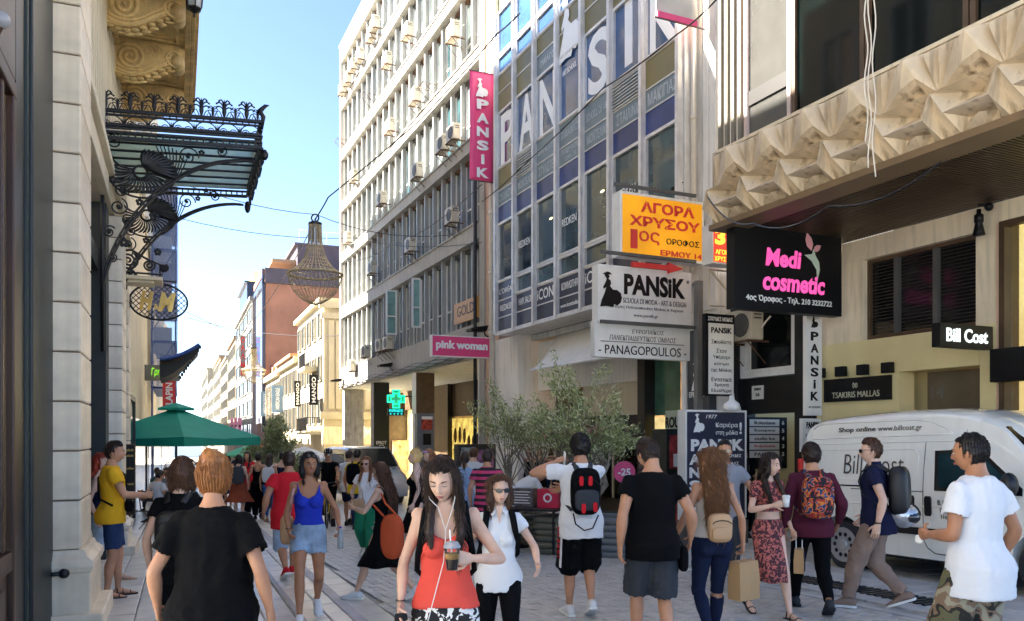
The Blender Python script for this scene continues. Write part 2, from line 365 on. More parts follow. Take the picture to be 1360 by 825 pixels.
def block(fr, name, label, cat, t0, t1, depth, z1, m, rows=0, cols=0, wz=(1., 2.), mp=m_paned, z0=-8, wins=True, sidewins=0, mw=m_far_white, d=0, base=3.6, roof=.5):
 root=fthing(fr, name, (t0+t1)/2, 0, z0, label, cat);o=((t0+t1)/2, 0, z0)
 fobj(fr, 'wall', MB().box(t0, t1, d-depth, d, z0, z1), m, root, o)
 fobj(fr, 'cornice', MB().box(t0-.1, t1+.1, d-depth-.1, d+.35, z1+.002, z1+roof), m, root, o)
 if rows:
  g0=fr.g((t0+t1)/2)+base;fh=(z1-g0)/rows;cw=(t1-t0)/cols;W=[]
  for r in range(rows):
   for c in range(cols):W.append((t0+(c+.5)*cw, g0+(r+.52)*fh, cw*wz[0]*.6, fh*.3*wz[1], d+.1))
  opening(fr, root, W, 'window', mw, mp, o)
 return root, o
tM=FF.t(430)
r, o=block(FF, 'corner_building', 'cream neoclassical corner building with fluted side wall, balconies and dark cornice signs', 'building', tM, FF.t(396), 14, 10.6, m_cream_sun, 3, 5, (1, 2), m_panel, base=3.2, roof=.3)
fl=MB();zt=10.5
for i in range(26):
 dd=-.3-i*.5;fl.box(tM-.1, tM-.002, dd-.36, dd, 3.4, 9.4)
fobj(FF, 'fluted_panel', fl, m_cream_sun, r, o)
fobj(FF, 'moulding', MB().box(tM-.28, tM-.003, -14, .25, 2.7, 3.2).box(tM-.22, tM-.003, -14, .2, 9.5, 9.9).box(tM-.4, tM-.003, -14, .35, 10.2, 10.6), m_cream_sun, r, o)
fobj(FF, 'stone_band', MB().box(tM-.06, tM-.003, -14, .05, 1.0, 2.2), m_beige, r, o)
for(zz, ta, tb)in((6.4, tM+2, tM+5.2), (1.9, tM+1.2, tM+6.2)):
 b=fobj(FF, 'balcony', MB().box(ta, tb, .001, 1., zz-.25, zz), m_cream_sun, r, o)
 rl=MB()
 for i in range(int((tb-ta)/.18)+1):rl.box(ta+i*.18, ta+i*.18+.03, .94, .97, zz, zz+.9)
 for i in range(6):rl.box(ta, ta+.03, .1+i*.15, .13+i*.15, zz, zz+.9)
 rl.box(ta, tb, .92, .99, zz+.9, zz+.95).box(ta-.02, ta+.05, .05, .92, zz+.901, zz+.949)
 fobj(FF, 'railing', rl, m_black, b, o)
def hang_sign(fr, name, label, cat, x0, x1, y0, y1, t, m, thick=.14, border=None, bm=None, group=None, dside=0):
 """board perpendicular to the facade at t, seen between px x0..x1 and y0..y1 (at its middle)"""
 da, db=fr.d(t, x0), fr.d(t, x1);dm=(da+db)/2;z1, z0=fr.z(y0, t, dm), fr.z(y1, t, dm)
 o=(t, dm, (z0+z1)/2);root=fthing(fr, name, *o, label=label, cat=cat, group=group)
 bw=border or 0
 fobj(fr, 'panel', MB().box(t-thick/2+.006, t+thick/2-.006, min(da, db)+bw, max(da, db)-bw, z0+bw, z1-bw), m, root, o)
 if border:f=MB().box(t-thick/2, t+thick/2, min(da, db), max(da, db), z0, z0+bw).box(t-thick/2, t+thick/2, min(da, db), max(da, db), z1-bw, z1).box(t-thick/2, t+thick/2, min(da, db), min(da, db)+bw, z0+bw, z1-bw).box(t-thick/2, t+thick/2, max(da, db)-bw, max(da, db), z0+bw, z1-bw);fobj(fr, 'border', f, bm or m_alu, root, o)
 W=abs(db-da);H=z1-z0
 def pt(u, v, e=0):return face_M(fr, t-thick/2+.004-e, da+(db-da)*u, z1-v*H, 'cam')
 return root, pt, W, H
for(x0, x1, y0, y1, tx, lab)in((411, 422, 498, 538, 428, 'black vertical MANGO sign, the right one of two on the cream corner building'), (391, 399, 506, 540, 407, 'black vertical MANGO sign, the left one of two on the cream corner building')):
 r, pt, W, H=hang_sign(FF, 'vertical_sign', lab, 'sign', x0, x1, y0, y1, FF.t(tx), m_ink, .2)
 lettering('MANGO', H*.85, W*.5, pt(.5, .5)@Matrix.Rotation(R_(90), 4, 'Z'), m_inkw, r, .02)
for(x0, x1, y0, y1, tx, txt, mm, lab)in((283, 291, 516, 560, 305, 'SENORA', m_conc, 'grey vertical SENORA banner far along the right row'), (361, 376, 512, 548, 380, 'AMERICAN EAGLE', mat('slate_blue_sign', (.13, .22, .33), .5), 'slate blue banner beside the left MANGO sign'), (346, 357, 520, 553, 366, 'AMERICAN EAGLE', _mats['slate_blue_sign'], 'slate blue banner furthest left of the pair near the bushy olive tree')):
 r, pt, W, H=hang_sign(FF, 'vertical_banner', lab, 'banner', x0+(70 if txt=='SENORA' else 0), x1+(70 if txt=='SENORA' else 0), y0, y1, FF.t(tx+(62 if txt=='SENORA' else 0)), mm, .12)
 lettering(txt, H*.8, W*.35, pt(.5, .5)@Matrix.Rotation(R_(90), 4, 'Z'), m_inkw, r, .01)
# low cream buildings
m_tile=mat('terracotta_tile', (.5, .23, .12), .8, var=.2)
r, o=block(FF, 'low_building', 'low white building with terracotta roof edge left of the cream corner building', 'building', FF.t(395.5), FF.t(372), 12, 7.6, m_cream_sun, 2, 5, (1, 2.1), m_panel, base=3.2)
fobj(FF, 'roof_edge', MB().box(FF.t(395), FF.t(372.5), -12, .6, 8.11, 8.35), m_tile, r, o)
r, o=block(FF, 'low_building', 'second low cream building with little chimneys on its roof behind the olive tree', 'building', FF.t(371.5), FF.t(354), 12, 7.4, m_cream_sun, 2, 6, (1, 2.1), m_panel, base=3.2)
for i in range(4):fobj(FF, 'chimney', MB().box(FF.t(371)+i*4, FF.t(371)+i*4+1, -1.6, -.6, 7.95, 9.2), m_tile, r, o)
# pink brick flank with blue glass front
t3=FF.t(353)
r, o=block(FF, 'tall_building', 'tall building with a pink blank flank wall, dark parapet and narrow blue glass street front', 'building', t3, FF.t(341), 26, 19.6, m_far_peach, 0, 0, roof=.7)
m_dk=mat('dark_roofing', (.045, .04, .06), .8, var=.2, scale=1)
fobj(FF, 'parapet', MB().box(t3-.3, t3-.004, -26, .1, 18.7, 20.4), m_dk, r, o)
fobj(FF, 'stain', MB().box(t3-.05, t3-.004, -12, -.5, 4, 9.5), mat('plum_wall', (.12, .07, .09), .8), r, o)
fobj(FF, 'curtain_wall', MB().box(t3+.6, FF.t(341.5), .001, .12, 3, 18.5), m_pane, r, o)
fobj(FF, 'frame', MB().box(t3-.1, t3+.55, .13, .4, 2, 20.3).box(t3-.1, FF.t(341.3), .13, .4, 18.6, 19.2), m_navyd, r, o)
r, o=block(FF, 'penthouse_building', 'set back block with dark upper wall and glass roof railing above the pink flank', 'building', t3+4, t3+24, 30, 24.2, m_dk, 0, 0, d=-4, roof=.3)
fobj(FF, 'canopy', MB().box(t3+5, t3+22, -3.99, -1.2, 22.2, 22.6), m_far_beige, r, o)
gl=MB()
for i in range(16):gl.box(t3+4, t3+4.05, -4.2-i*1.6, -4.25-i*1.6, 24.51, 26)
gl.box(t3+4, t3+4.05, -30, -4.1, 26, 26.08);fobj(FF, 'railing', gl, m_alu, r, o)
r, o=block(FF, 'ochre_roof_building', 'building with a slanting ochre roof far down the right side', 'building', t3+27, t3+42, 14, 23.5, m_navyd, 0, 0, d=0, roof=.2)
fobj(FF, 'roof', MB().prism([(t3+27, 23.71), (t3+42, 23.71), (t3+39, 25.6), (t3+29, 25.6)], -12, -1, 1), mat('ochre_sheet', (.6, .4, .12), .7), r, o)
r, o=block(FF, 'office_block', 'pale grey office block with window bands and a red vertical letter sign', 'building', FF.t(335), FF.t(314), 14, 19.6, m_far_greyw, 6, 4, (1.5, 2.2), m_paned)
r2, pt, W, H=hang_sign(FF, 'letter_sign', 'tall sign of single red Greek letters OLAME hanging on the pale grey office block', 'sign', 319, 326, 446, 500, FF.t(334), m_far_white, .1)
for i, ch in enumerate('ΟΛΑΜΕ'):lettering(ch, W*.8, H*.15, pt(.5, .1+i*.2), m_red, r2, .04)
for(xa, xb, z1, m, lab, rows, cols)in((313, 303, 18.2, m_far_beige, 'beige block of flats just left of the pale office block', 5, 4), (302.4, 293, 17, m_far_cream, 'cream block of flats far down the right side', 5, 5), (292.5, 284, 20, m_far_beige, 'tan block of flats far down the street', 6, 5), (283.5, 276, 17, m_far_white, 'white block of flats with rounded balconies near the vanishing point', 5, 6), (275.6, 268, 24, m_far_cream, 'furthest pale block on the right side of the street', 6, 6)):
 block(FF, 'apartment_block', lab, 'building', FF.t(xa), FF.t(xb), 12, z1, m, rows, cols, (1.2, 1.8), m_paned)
for k, (x0, x1)in enumerate(((306, 310), (311, 315), (316, 321))):
 r, pt, W, H=hang_sign(FF, 'pink_banner', ['leftmost', 'middle', 'rightmost'][k]+' of three small pink banners above the far crowd', 'banner', x0, x1, 555, 578, FF.t(331-k), mat('pink_banner_cloth', (.7, .25, .4), .7), .05, group='small pink banners')
 fobj(FF, 'emblem', MB().ball((FF.t(331-k)-.05, FF.d(FF.t(331-k), (x0+x1)/2), FF.z(566, FF.t(331-k), 0)), (.03, W*.3, W*.3)), m_ink, r)
# ================================================================== left row: upper masses, unseen roof heights set to shape sun and shade
def mass(name, label, t0, t1, z0, z1, m, rows, cols, depth=11):
 root=fthing(LF, name, (t0+t1)/2, 0, z0, label, 'building');o=((t0+t1)/2, 0, z0)
 fobj(LF, 'wall', MB().box(t0, t1, -depth, 0, z0, z1), m, root, o);fh=(z1-z0)/rows;cw=(t1-t0)/cols
 opening(LF, root, [(t0+(c+.5)*cw, z0+(r+.5)*fh, 1.2, 1.8, .1)for r in range(rows)for c in range(cols)], 'window', m_whitep, m_paned, o)
 return root, o
mass('street_building', 'tall plastered building at the left edge behind the dark shop front', -6, 5.2, 6.65, 16.2, m_cream, 5, 4)
mass('street_building', 'upper floors of the marble store over the iron canopy', 5.25, 13.15, 9.0, 16.2, m_cream, 3, 3)
mass('street_building', 'lower roofed building beyond the marble store', 13.2, 20, 9.0, 15.1, m_cream, 1, 3)
mass('street_building', 'plain building behind the blue netted scaffold', 20.05, 47, 9.2, 22.5, m_cream, 6, 8)
mass('street_building', 'far left building past the scaffold', 47.05, 90, 3, 10, m_beige, 6, 12)
mass('street_building', 'furthest left building toward the vanishing point', 90.05, 190, 3, 13, m_cream, 4, 20)
# base of the far part
r=fthing(LF, 'shop_row', 60, 0, LF.g(60), 'row of shop fronts below the scaffold on the left', 'shop')
for i, (ta, tb, mm)in enumerate(((20.5, 32, m_cream), (32, 41, m_beige), (41, 60, m_cream), (60, 100, m_beige), (100, 190, m_cream))):
 fobj(LF, 'wall', MB().box(ta, tb-.05, -9, -.02-.03*(i%2), -6, 9.15 if i<3 else 2.9), mm, r, (60, 0, LF.g(60)))
 fobj(LF, 'shop_window', MB().box(ta+1, tb-1, 0, .02, LF.g(ta)-1, LF.g(ta)+2.6), m_paneb, r, (60, 0, LF.g(60)))
# ---- nearest shop front at the frame's left edge
def Yt(Y):return Y*LF.q
r=fthing(LF, 'timber_front', Yt(6.2), 0, -.15, 'dark green shop front with brown timber door panel at the left edge', 'shop front');o=(Yt(6.2), 0, -.15);ZT=6.6
fobj(LF, 'pier', MB().box(Yt(6.46), Yt(7.62), -.5, .02, -.3, ZT), m_green, r, o, bevel=.01)
fobj(LF, 'pier_edge', MB().box(Yt(6.42), Yt(6.5), -.4, .045, -.3, ZT-.01), m_green, r, o, bevel=.015)
fobj(LF, 'bead', MB().box(Yt(6.34), Yt(6.40), -.4, .02, -.3, ZT), mat('grey_green_paint', (.03, .045, .04), .4), r, o)
fobj(LF, 'recess', MB().box(Yt(6.0), Yt(6.33), -.6, .0, -.3, ZT), m_black, r, o)
dr=fobj(LF, 'door', MB().frame(Yt(4.2), Yt(5.99), -.16, .01, .02, 4.2, .12), m_wood, r, o, bevel=.01)
fobj(LF, 'lower_panel', MB().box(Yt(4.33), Yt(5.88), -.14, -.03, .14, .62).box(Yt(4.5), Yt(5.7), -.03, -.01, .24, .54), m_wood, dr, o, bevel=.01)
fobj(LF, 'pane', MB().box(Yt(4.33), Yt(5.88), -.14, -.04, .8, 4.1), mat('amber_dark_glass', (.16, .1, .04), .1, spec=.8), dr, o)
fobj(LF, 'rail', MB().box(Yt(4.33), Yt(5.88), -.15, .0, .64, .78).box(Yt(5.6), Yt(5.66), -.14, -.01, .8, 4.08), m_wood, dr, o, bevel=.01)
fobj(LF, 'upper_timber', MB().box(Yt(4.2), Yt(5.99), -.3, -.0, 4.22, ZT), m_wood, r, o, bevel=.01)
fobj(LF, 'knob', MB().ball((Yt(7.55), .12, .33), .05, 10, 8).tube([(Yt(7.5), -.0, .33), (Yt(7.55), .12, .33)], .02), m_black, r, o, smooth=True)
tl_=LF.t(1, .1);zl_=at(0, 26, LF.p(tl_, .1, 0).y).z
lm=fthing(LF, 'wall_lamp', tl_, .0, zl_, 'small grey glass wall lamp cut by the left edge of the picture', 'lamp')
fobj(LF, 'globe', MB().ball((tl_, .1, zl_), .055, 14, 10), mat('frosted_grey', (.3, .3, .3), .15), lm, (tl_, 0, zl_), smooth=True)
fobj(LF, 'arm', MB().tube([(tl_, -.05, zl_-.12), (tl_, .08, zl_-.1), (tl_, .1, zl_-.04)], .018), m_wood, lm, (tl_, 0, zl_))
# ---- marble pilasters made of blocks
def pilaster(t0, t1, dface, z0, z1, bh, label, mz, ped=None, seedz=0.0):
 root=fthing(LF, 'marble_pilaster', (t0+t1)/2, 0, LF.g(t0, dface), label, 'pilaster');o=((t0+t1)/2, 0, LF.g(t0, dface))
 nb=int(round((z1-z0)/bh));first=None
 for i in range(nb):
  z=z0+i*bh
  if first is None:
   first=fobj(LF, 'marble_block', MB().box(t0, t1, -.2, dface, z+.007, z+bh-.007), mz, root, ((t0+t1)/2, 0, z), bevel=.014)
  else:dupf(first, LF, 0, 0, i*bh, root)
 fobj(LF, 'joint_core', MB().box(t0+.02, t1-.02, -.21, dface-.02, z0, z1), mat('joint_mortar', (.16, .11, .08), .9), root, o)
 if ped:
  zc0, zc1=ped;g0=LF.g(t0, dface)-.25
  rr=[[(t0-e, -.2, zz), (t1+e, -.2, zz), (t1+e, dface+e, zz), (t0-e, dface+e, zz)]for zz, e in((zc0, .1), (zc0+(zc1-zc0)*.25, .115), (zc0+(zc1-zc0)*.5, .11), (zc0+(zc1-zc0)*.75, .05), (zc1, .03))]
  mb2=MB().loft(rr);fobj(LF, 'base_moulding', mb2, mz, root, o)
  fobj(LF, 'pedestal', MB().box(t0-.085, t1+.085, -.2, dface+.085, g0+.2, zc0-.004), mz, root, o, bevel=.008)
  fobj(LF, 'plinth', MB().box(t0-.16, t1+.16, -.2, dface+.2, g0-.1, g0+.4), mz, root, o, bevel=.015)
 return root
pilaster(Yt(7.62)+.02, Yt(8.55), .25, .53, 8.52, .47, 'near marble block pilaster with stepped pedestal beside the dark green pier', m_marble, (.33, .53))
pilaster(Yt(13.35), Yt(14.3), .25, .2, 5.24, .36, 'narrow marble block pilaster beyond the man in the yellow shirt', m_marble2, (.05, .2))
pilaster(Yt(17.4), Yt(18.2), .12, 0, 5.0, .5, 'plain stone pilaster between the iron canopy and the balcony', m_marble2)
# ---- store front between the pilasters
r=fthing(LF, 'store_front', Yt(11), 0, -.25, 'recessed store front with dark green framing between the two marble pilasters', 'shop front');o=(Yt(11), 0, -.25)
fobj(LF, 'upper_wall', MB().box(Yt(7.0), 18.8, -.3, -.001, 5.3, 9.0), m_cream, r, o)
fobj(LF, 'entrance_wall', MB().box(Yt(8.6), Yt(13.3), -1.4, -1.2, -.5, 5.28), m_paneb, r, o)
for(a, b, d1)in((8.57, 8.75, .0), (12.8, 13.32, .05), (10.2, 10.35, -.35), (11.6, 11.75, -.35)):fobj(LF, 'frame_post', MB().box(Yt(a), Yt(b), -.6 if d1>-.1 else-.5, d1, -.5, 5.28), m_green, r, o)
fobj(LF, 'glass_pane', MB().box(Yt(8.76), Yt(12.79), -.42, -.4, .4, 4.2), m_shop, r, o)
fobj(LF, 'transom', MB().box(Yt(8.76), Yt(12.79), -.55, -.05, 4.2, 4.5), m_green, r, o)
fobj(LF, 'stall_riser', MB().box(Yt(10.5), Yt(12.79), -.5, -.1, -.4, .4), m_marble2, r, o)
fobj(LF, 'upper_frieze', MB().box(Yt(8.5), 18.8, .0, .12, 5.3, 5.62).box(Yt(8.5), 18.8, .0, .2, 5.62, 5.75), m_cream, r, o, bevel=.01)
for i in range(34):
 t=Yt(7.0)+.2+i*.34
 if i==0:fl0=fobj(LF, 'pilaster_strip', MB().box(t, t+.12, 0, .08, 5.76, 8.4).box(t+.16, t+.2, 0, .05, 5.76, 8.4), m_cream, r, (t, 0, 5.76))
 else:dupf(fl0, LF, i*.34, 0, 0, r)
fobj(LF, 'bay_wall', MB().box(Yt(14.32), Yt(17.38), -.3, -.05, -.7, 5.26).box(Yt(14.6), Yt(15.9), -.05, .02, -.7, 5.0), m_cream, r, o)
fobj(LF, 'far_bay_wall', MB().box(Yt(18.22), 24.95, -.35, -.03, -.9, 9.1), m_cream, r, o)
fobj(LF, 'door_frame', MB().frame(Yt(19), Yt(21.5), -.03, .06, -.7, 2.6, .12), m_green, r, o)
rb=fthing(LF, 'red_banner', Yt(11.9), .0, 3.2, 'red and white vertical banner glimpsed behind the near marble pilaster', 'banner')
fobj(LF, 'cloth', MB().box(Yt(9.6), Yt(9.62), -.38, .02, 3.0, 3.75), m_red, rb, (Yt(11.9), 0, 3.2));fobj(LF, 'stripe', MB().box(Yt(9.59), Yt(9.6), -.3, .0, 3.1, 3.16).box(Yt(9.59), Yt(9.6), -.3, .0, 3.3, 3.36).box(Yt(9.59), Yt(9.6), -.3, .0, 3.5, 3.56), m_signw, rb)
# ---- balcony soffit with consoles
BD=1.31
r=fthing(LF, 'stone_balcony', Yt(14), 0, 8.6, 'ornate ochre stone balcony soffit on scroll consoles high at the upper left', 'balcony');o=(Yt(14), 0, 8.6)
fobj(LF, 'slab', MB().box(3, 19.0, .001, BD, 8.7, 8.98), m_ochre, r, o)
fobj(LF, 'edge_moulding', MB().box(3, 19.03, BD+.001, BD+.07, 8.64, 9.1).box(3, 19.05, BD-.1, BD-.002, 8.62, 8.699).box(3, 19.04, BD+.072, BD+.13, 8.82, 9.14), m_ochre, r, o, bevel=.01)
for i in range(70):
 t=4+i*.21
 if i==0:dn=fobj(LF, 'dentil', MB().box(t, t+.12, .05, .14, 8.5, 8.62), m_ochre, r, (t, 0, 8.5))
 else:dupf(dn, LF, i*.21, 0, 0, r)
def spiral(c, r0, turns, n=40, sgn=1, a0=0, r1=.02):
 return[(c[0]+(r0+(r1-r0)*i/n)*math.cos(a0+sgn*turns*2*math.pi*i/n), c[1]+(r0+(r1-r0)*i/n)*math.sin(a0+sgn*turns*2*math.pi*i/n))for i in range(n+1)]
def console():
 top=8.6;body=[]
 N=26
 def low(u):return top-.56+.02*math.cos(u*6)+(.62*u**1.5)*.52-.06*math.sin(u*math.pi*2)
 for i in range(N+1):u=i/N;body.append((.06+1.14*u, low(u)))
 poly=[(.02, top+.09), ]+[(.02, low(0))]+body+[(1.22, top+.09)]
 mb=MB();t0=0
 n=len(poly)
 mb.add([(-.16, p[0], p[1])for p in poly]+[(.16, p[0], p[1])for p in poly], [tuple(range(n)), tuple(range(2*n-1, n-1, -1))]+[(i, (i+1)%n, n+(i+1)%n, n+i)for i in range(n)])
 return mb, low
cb, low=console();first=None
cy=[Yt(v)for v in(7.6, 9.3, 11.0, 12.75, 14.5, 16.3)]
for i, t in enumerate(cy):
 if first is None:
  m1=MB();m1 .v=[(p[0]+t, p[1], p[2])for p in cb.v];m1 .f=cb.f
  first=fobj(LF, 'console', m1, m_ochre, r, (t, 0, 8.6))
  sc=MB()
  for(c, r0, tn, rr, a0)in(((.3, 8.36), .24, 2.4, .034, 2.2), ((1.03, 8.45), .15, 2.0, .026, -1.2)):sc.tube([(t-.165, a, b)for a, b in spiral(c, r0, tn, 44, -1, a0)], rr, 6)
  for off in(.0, .07):sc.tube([(t-.165, .1+1.05*u/20, low(u/20)+.04+off)for u in range(21)], .022, 6)
  for(a, b, s)in((.62, 8.52, .1), (.75, 8.56, .07)):sc.tube([(t-.165, *q)for q in spiral((a, b), s, 1.3, 18, 1, 0)], .014, 5)
  fobj(LF, 'scroll', sc, m_ochre, first, (t, 0, 8.6), smooth=True)
  lf=MB()
  for u in range(9):
   uu=u/9;dd=.12+1.05*uu;zz=low(uu)-.015
   for s in(-1, 1):lf.ball((t+s*.07, dd, zz), (.06, .07, .03), 8, 5)
   lf.ball((t, dd+.04, zz-.02), (.03, .08, .03), 8, 5)
  fobj(LF, 'leaf_carving', lf, m_ochre, first, (t, 0, 8.6), smooth=True)
  fobj(LF, 'roll', MB().tube([(t-.19, 1.1, 8.4), (t+.19, 1.1, 8.4)], [.12, .12], 14), m_ochre, first, (t, 0, 8.6), smooth=True)
 else:dupf(first, LF, t-cy[0], 0, 0, r)
 if i<len(cy)-1:
  tm=(t+cy[i+1])/2;hw=(cy[i+1]-t)/2-.3
  c=MB()
  for(e, z)in((0, 0), (.1, .02), (.2, .035)):
   ta, tb, da, db, za=tm-hw+e, tm+hw-e, .12+e, 1.12-e, 8.7-.001
   c.box(ta, tb, da, da+.05, za-.05+z, za).box(ta, tb, db-.05, db, za-.05+z, za).box(ta, ta+.05, da+.05, db-.05, za-.05+z, za).box(tb-.05, tb, da+.05, db-.05, za-.05+z, za)
  fobj(LF, 'coffer_moulding', c, m_ochre, r, o)
# lantern hanging from the balcony edge
P=at(258, 0, 12.6);lz=at(258, 24, 12.6).z
ln=thing('street_lantern', Matrix.Translation((P.x, P.y, lz)), 'black six sided glass lantern hanging at the top edge beside the ochre balcony', 'lantern')
mb=MB();
mb.lathe([(.001, 0), (.02, .03), (.012, .07), (.11, .13), (.12, .15), (.001, .16)], (P.x, P.y, lz), 6);obj('base', mb, m_black, None, ln, (P.x, P.y, lz))
mb=MB()
for i in range(6):
 a=math.pi*i/3;c, s=math.cos(a), math.sin(a);mb.tube([(P.x+.115*c, P.y+.115*s, lz+.15), (P.x+.16*c, P.y+.16*s, lz+.62)], .011, 4)
mb.lathe([(.17, .62), (.19, .63), (.1, .75), (.02, .85), (.001, .86)], (P.x, P.y, lz), 6);mb.tube([(P.x, P.y, lz+.85), (P.x, P.y, lz+1.3), (P.x-.35, P.y-.1, lz+1.35)], .014, 5)
obj('cage', mb, m_black, None, ln, (P.x, P.y, lz))
obj('pane', MB().lathe([(.105, .15), (.15, .61)], (P.x, P.y, lz), 6), mat('lantern_glass', (.35, .38, .36), .2, spec=.8), None, ln, (P.x, P.y, lz))
# ================================================================== white office building on the right
def rz(y, x):return CAMH+12*(HOR-y)/(x-188)
tN, tF=RF.t(637), RF.t(453.5);NB=20;bw=(tF-tN)/NB
gO=RF.g((tN+tF)/2)
ob=fthing(RF, 'office_building', (tN+tF)/2, 0, gO, 'white six storey office building with long window bands and air conditioners over an arcade', 'building');oo=((tN+tF)/2, 0, gO)
rows=[(5.62, 8.62), (9.26, 11.95), (12.45, 15.0), (15.5, 18.1), (18.6, 21.1), (21.6, 23.95)]
fobj(RF, 'wall', MB().box(tN, tF, -14, -.42, 4.5, 24.6), m_greyw, ob, oo)
fobj(RF, 'end_wall', MB().box(tF-.01, tF+.02, -.419, .0, 4.4, 24.9).box(tF+.021, tF+.3, -.3, .05, 4.4, 24.9), m_greyw, ob, oo)
bands=[(4.42, 5.62)]+[(rows[i][1], rows[i+1][0])for i in range(5)]+[(23.95, 24.95)]
for k, (za, zb)in enumerate(bands):
 np_=7;w=(tF-tN)/np_
 sp=fobj(RF, 'spandrel_panel', MB().box(tN, tN+w-.012, -.415, .02, za+.002, zb-.002), m_greyw, ob, (tN, 0, za))
 for i in range(1, np_):dupf(sp, RF, i*w, 0, 0, ob)
 if k:fobj(RF, 'sill', MB().box(tN, tF, .021, .07, zb-.06, zb-.003), m_greyw, ob, oo)
fobj(RF, 'parapet_cap', MB().box(tN-.1, tF+.35, -.5, .1, 24.951, 25.05), m_greyw, ob, oo)
m_fin=mat('pale_mullion_paint', (.34, .34, .32), .5, var=.1, streak=.35, scol=(.3, .27, .22))
panes=[m_panel, m_panel, m_paned, m_paneg, m_panel]
for k, (za, zb)in enumerate(rows):
 h=zb-za
 fin=fobj(RF, 'mullion', MB().box(tN+.0, tN+.11, -.40, -.13, za+.002, zb-.002), m_fin, ob, (tN, 0, za))
 for i in range(1, NB+1):dupf(fin, RF, i*bw-(.13 if i==NB else.065), 0, 0, ob)
 fr_=MB().frame(tN+.15, tN+bw-.08, -.38, -.3, za+.02, zb-.02, .055).box(tN+.205, tN+bw-.135, -.37, -.31, za+h*.3, za+h*.3+.05)
 w0=fobj(RF, 'window', fr_, m_whitep, ob, (tN, 0, za));KIDS.pop(w0 .name, None)
 pm=[fobj(RF, 'pane', MB().box(tN+.205, tN+bw-.135, -.36, -.34, za+.075, zb-.075), q, w0 if j==0 else None, (tN, 0, za)).data for j, q in enumerate(panes)]
 for o_ in[x for x in scene.objects if x.name.startswith('pane')and x.parent is None]:bpy.data.objects.remove(o_)
 bl=fobj(RF, 'lintel_shade', MB().box(tN+.14, tN+bw-.07, -.39, -.28, zb-.16, zb-.021), m_rust if k%2 else m_grille, w0, (tN, 0, za))  # dark strip stands in for the shadow the band casts on the window head
 for i in range(1, NB):
  c=dupf(w0, RF, i*bw, 0, 0, ob)
  for ch in KIDS[c.name]:
   if ch.name.startswith('pane'):ch.data=pm[RNG.integers(0, 5)]
# arcade under it
fobj(RF, 'arcade_soffit', MB().box(tN, tF, -4.2, -.02, 4.36, 4.418), m_soffit, ob, oo)
fobj(RF, 'beam_edge', MB().box(tN, tF, .021, .1, 4.4, 4.55), m_conc, ob, oo)
cables=MB()
for j in range(5):
 cables.tube([(tN+(tF-tN)*i/30, .12+.02*j, 4.42+.06*j+.05*math.sin(i*1.3+j*2))for i in range(31)], .018, 4)
fobj(RF, 'cable_bundle', cables, m_black, ob, oo)
def column(x0, x1, y_dummy, m, label, edge=None, w=.5, top=4.35):
 t=RF.t(x0, 0);u=(x1-CX)/FPX
 dd=RF.d(t, x1);r=fthing(RF, 'arcade_column', t+w/2, dd/2, RF.g(t, 0), label, 'column', 'arcade columns');o=(t+w/2, dd/2, RF.g(t))
 fobj(RF, 'shaft', MB().box(t, t+w, dd, -.021, RF.g(t)-.6, top), m, r, o)
 if edge:fobj(RF, 'edge_strip', MB().box(t-.02, t+w+.02, -.02, .0, RF.g(t)-.6, top+.01), edge, r, o)
 return r, t, dd
column(457, 483, 0, m_conc, 'bare concrete arcade column at the far end of the office building')
r, t, dd=column(496, 517, 0, mat('dark_green_panel', (.01, .02, .022), .3), 'dark green clad arcade column lettered EFBOT', m_conc)
M_=face_M(RF, t-.002, dd/2, RF.z(588, t, dd/2), 'cam');lettering('EFBOT', .55, .17, M_, m_inkw, r, .02)
ring=MB();c0=(t-.01, dd/2, RF.z(595.5, t, dd/2));ring.tube([(c0[0], c0[1]+.17*math.cos(a/24*6.283), c0[2]+.17*math.sin(a/24*6.283))for a in range(24)], .012, 4, closed=True).box(c0[0]-.01, c0[0], c0[1]-.08, c0[1]+.08, c0[2]-.03, c0[2]+.03)
fobj(RF, 'emblem', ring, m_inkw, r, c0)
column(552, 577, 0, m_brown, 'brown arcade column with a white street edge and a pipe', m_whitep)
column(638.5, 650, 0, m_whitep, 'white end column under the pink sign', None, .3)
# shop fronts behind the arcade
r=fthing(RF, 'arcade_shops', (tN+tF)/2, -4.2, gO, 'glowing shop fronts at the back of the arcade, one with a gold sign', 'shop front');o=((tN+tF)/2, -4.2, gO);g0=gO-.6
def seg(x0, x1, m, z0, z1, d=-4.2, th=.1, name='wall_panel'):
 ta, tb=RF.t(x1, d), RF.t(x0, d);return fobj(RF, name, MB().box(ta, tb, d-th, d, z0, z1), m, r, o)
seg(640, 722, mat('dark_brown_wall', (.09, .06, .04), .5), 2.62, 4.35);seg(598, 640, m_brown, 2.6, 4.35, -4.19)
seg(598, 722, m_warm, g0, 2.55, -4.6, .05, 'lit_display');seg(596, 722, m_gold, 2.5, 2.6, -4.1, .1, 'fascia_strip')
seg(560, 597, m_brown, g0, 4.35, -4.0);seg(520, 559, m_warm2, g0, 3.2, -4.4, .05, 'lit_display');seg(520, 559, m_brown, 3.2, 4.35, -4.1)
seg(483, 519, m_warm3, g0, 4.35, -4.3, .05, 'lit_display')
for x in(655, 672, 690, 706):
 t=RF.t(x, -4.05);fobj(RF, 'window_post', MB().box(t, t+.08, -4.15, -4.02, g0, 2.5), m_gold, r, o)
t=RF.t(597, -4.0);fobj(RF, 'window_post', MB().box(t, t+.12, -4.15, -3.9, g0, 4.34), m_black, r, o)
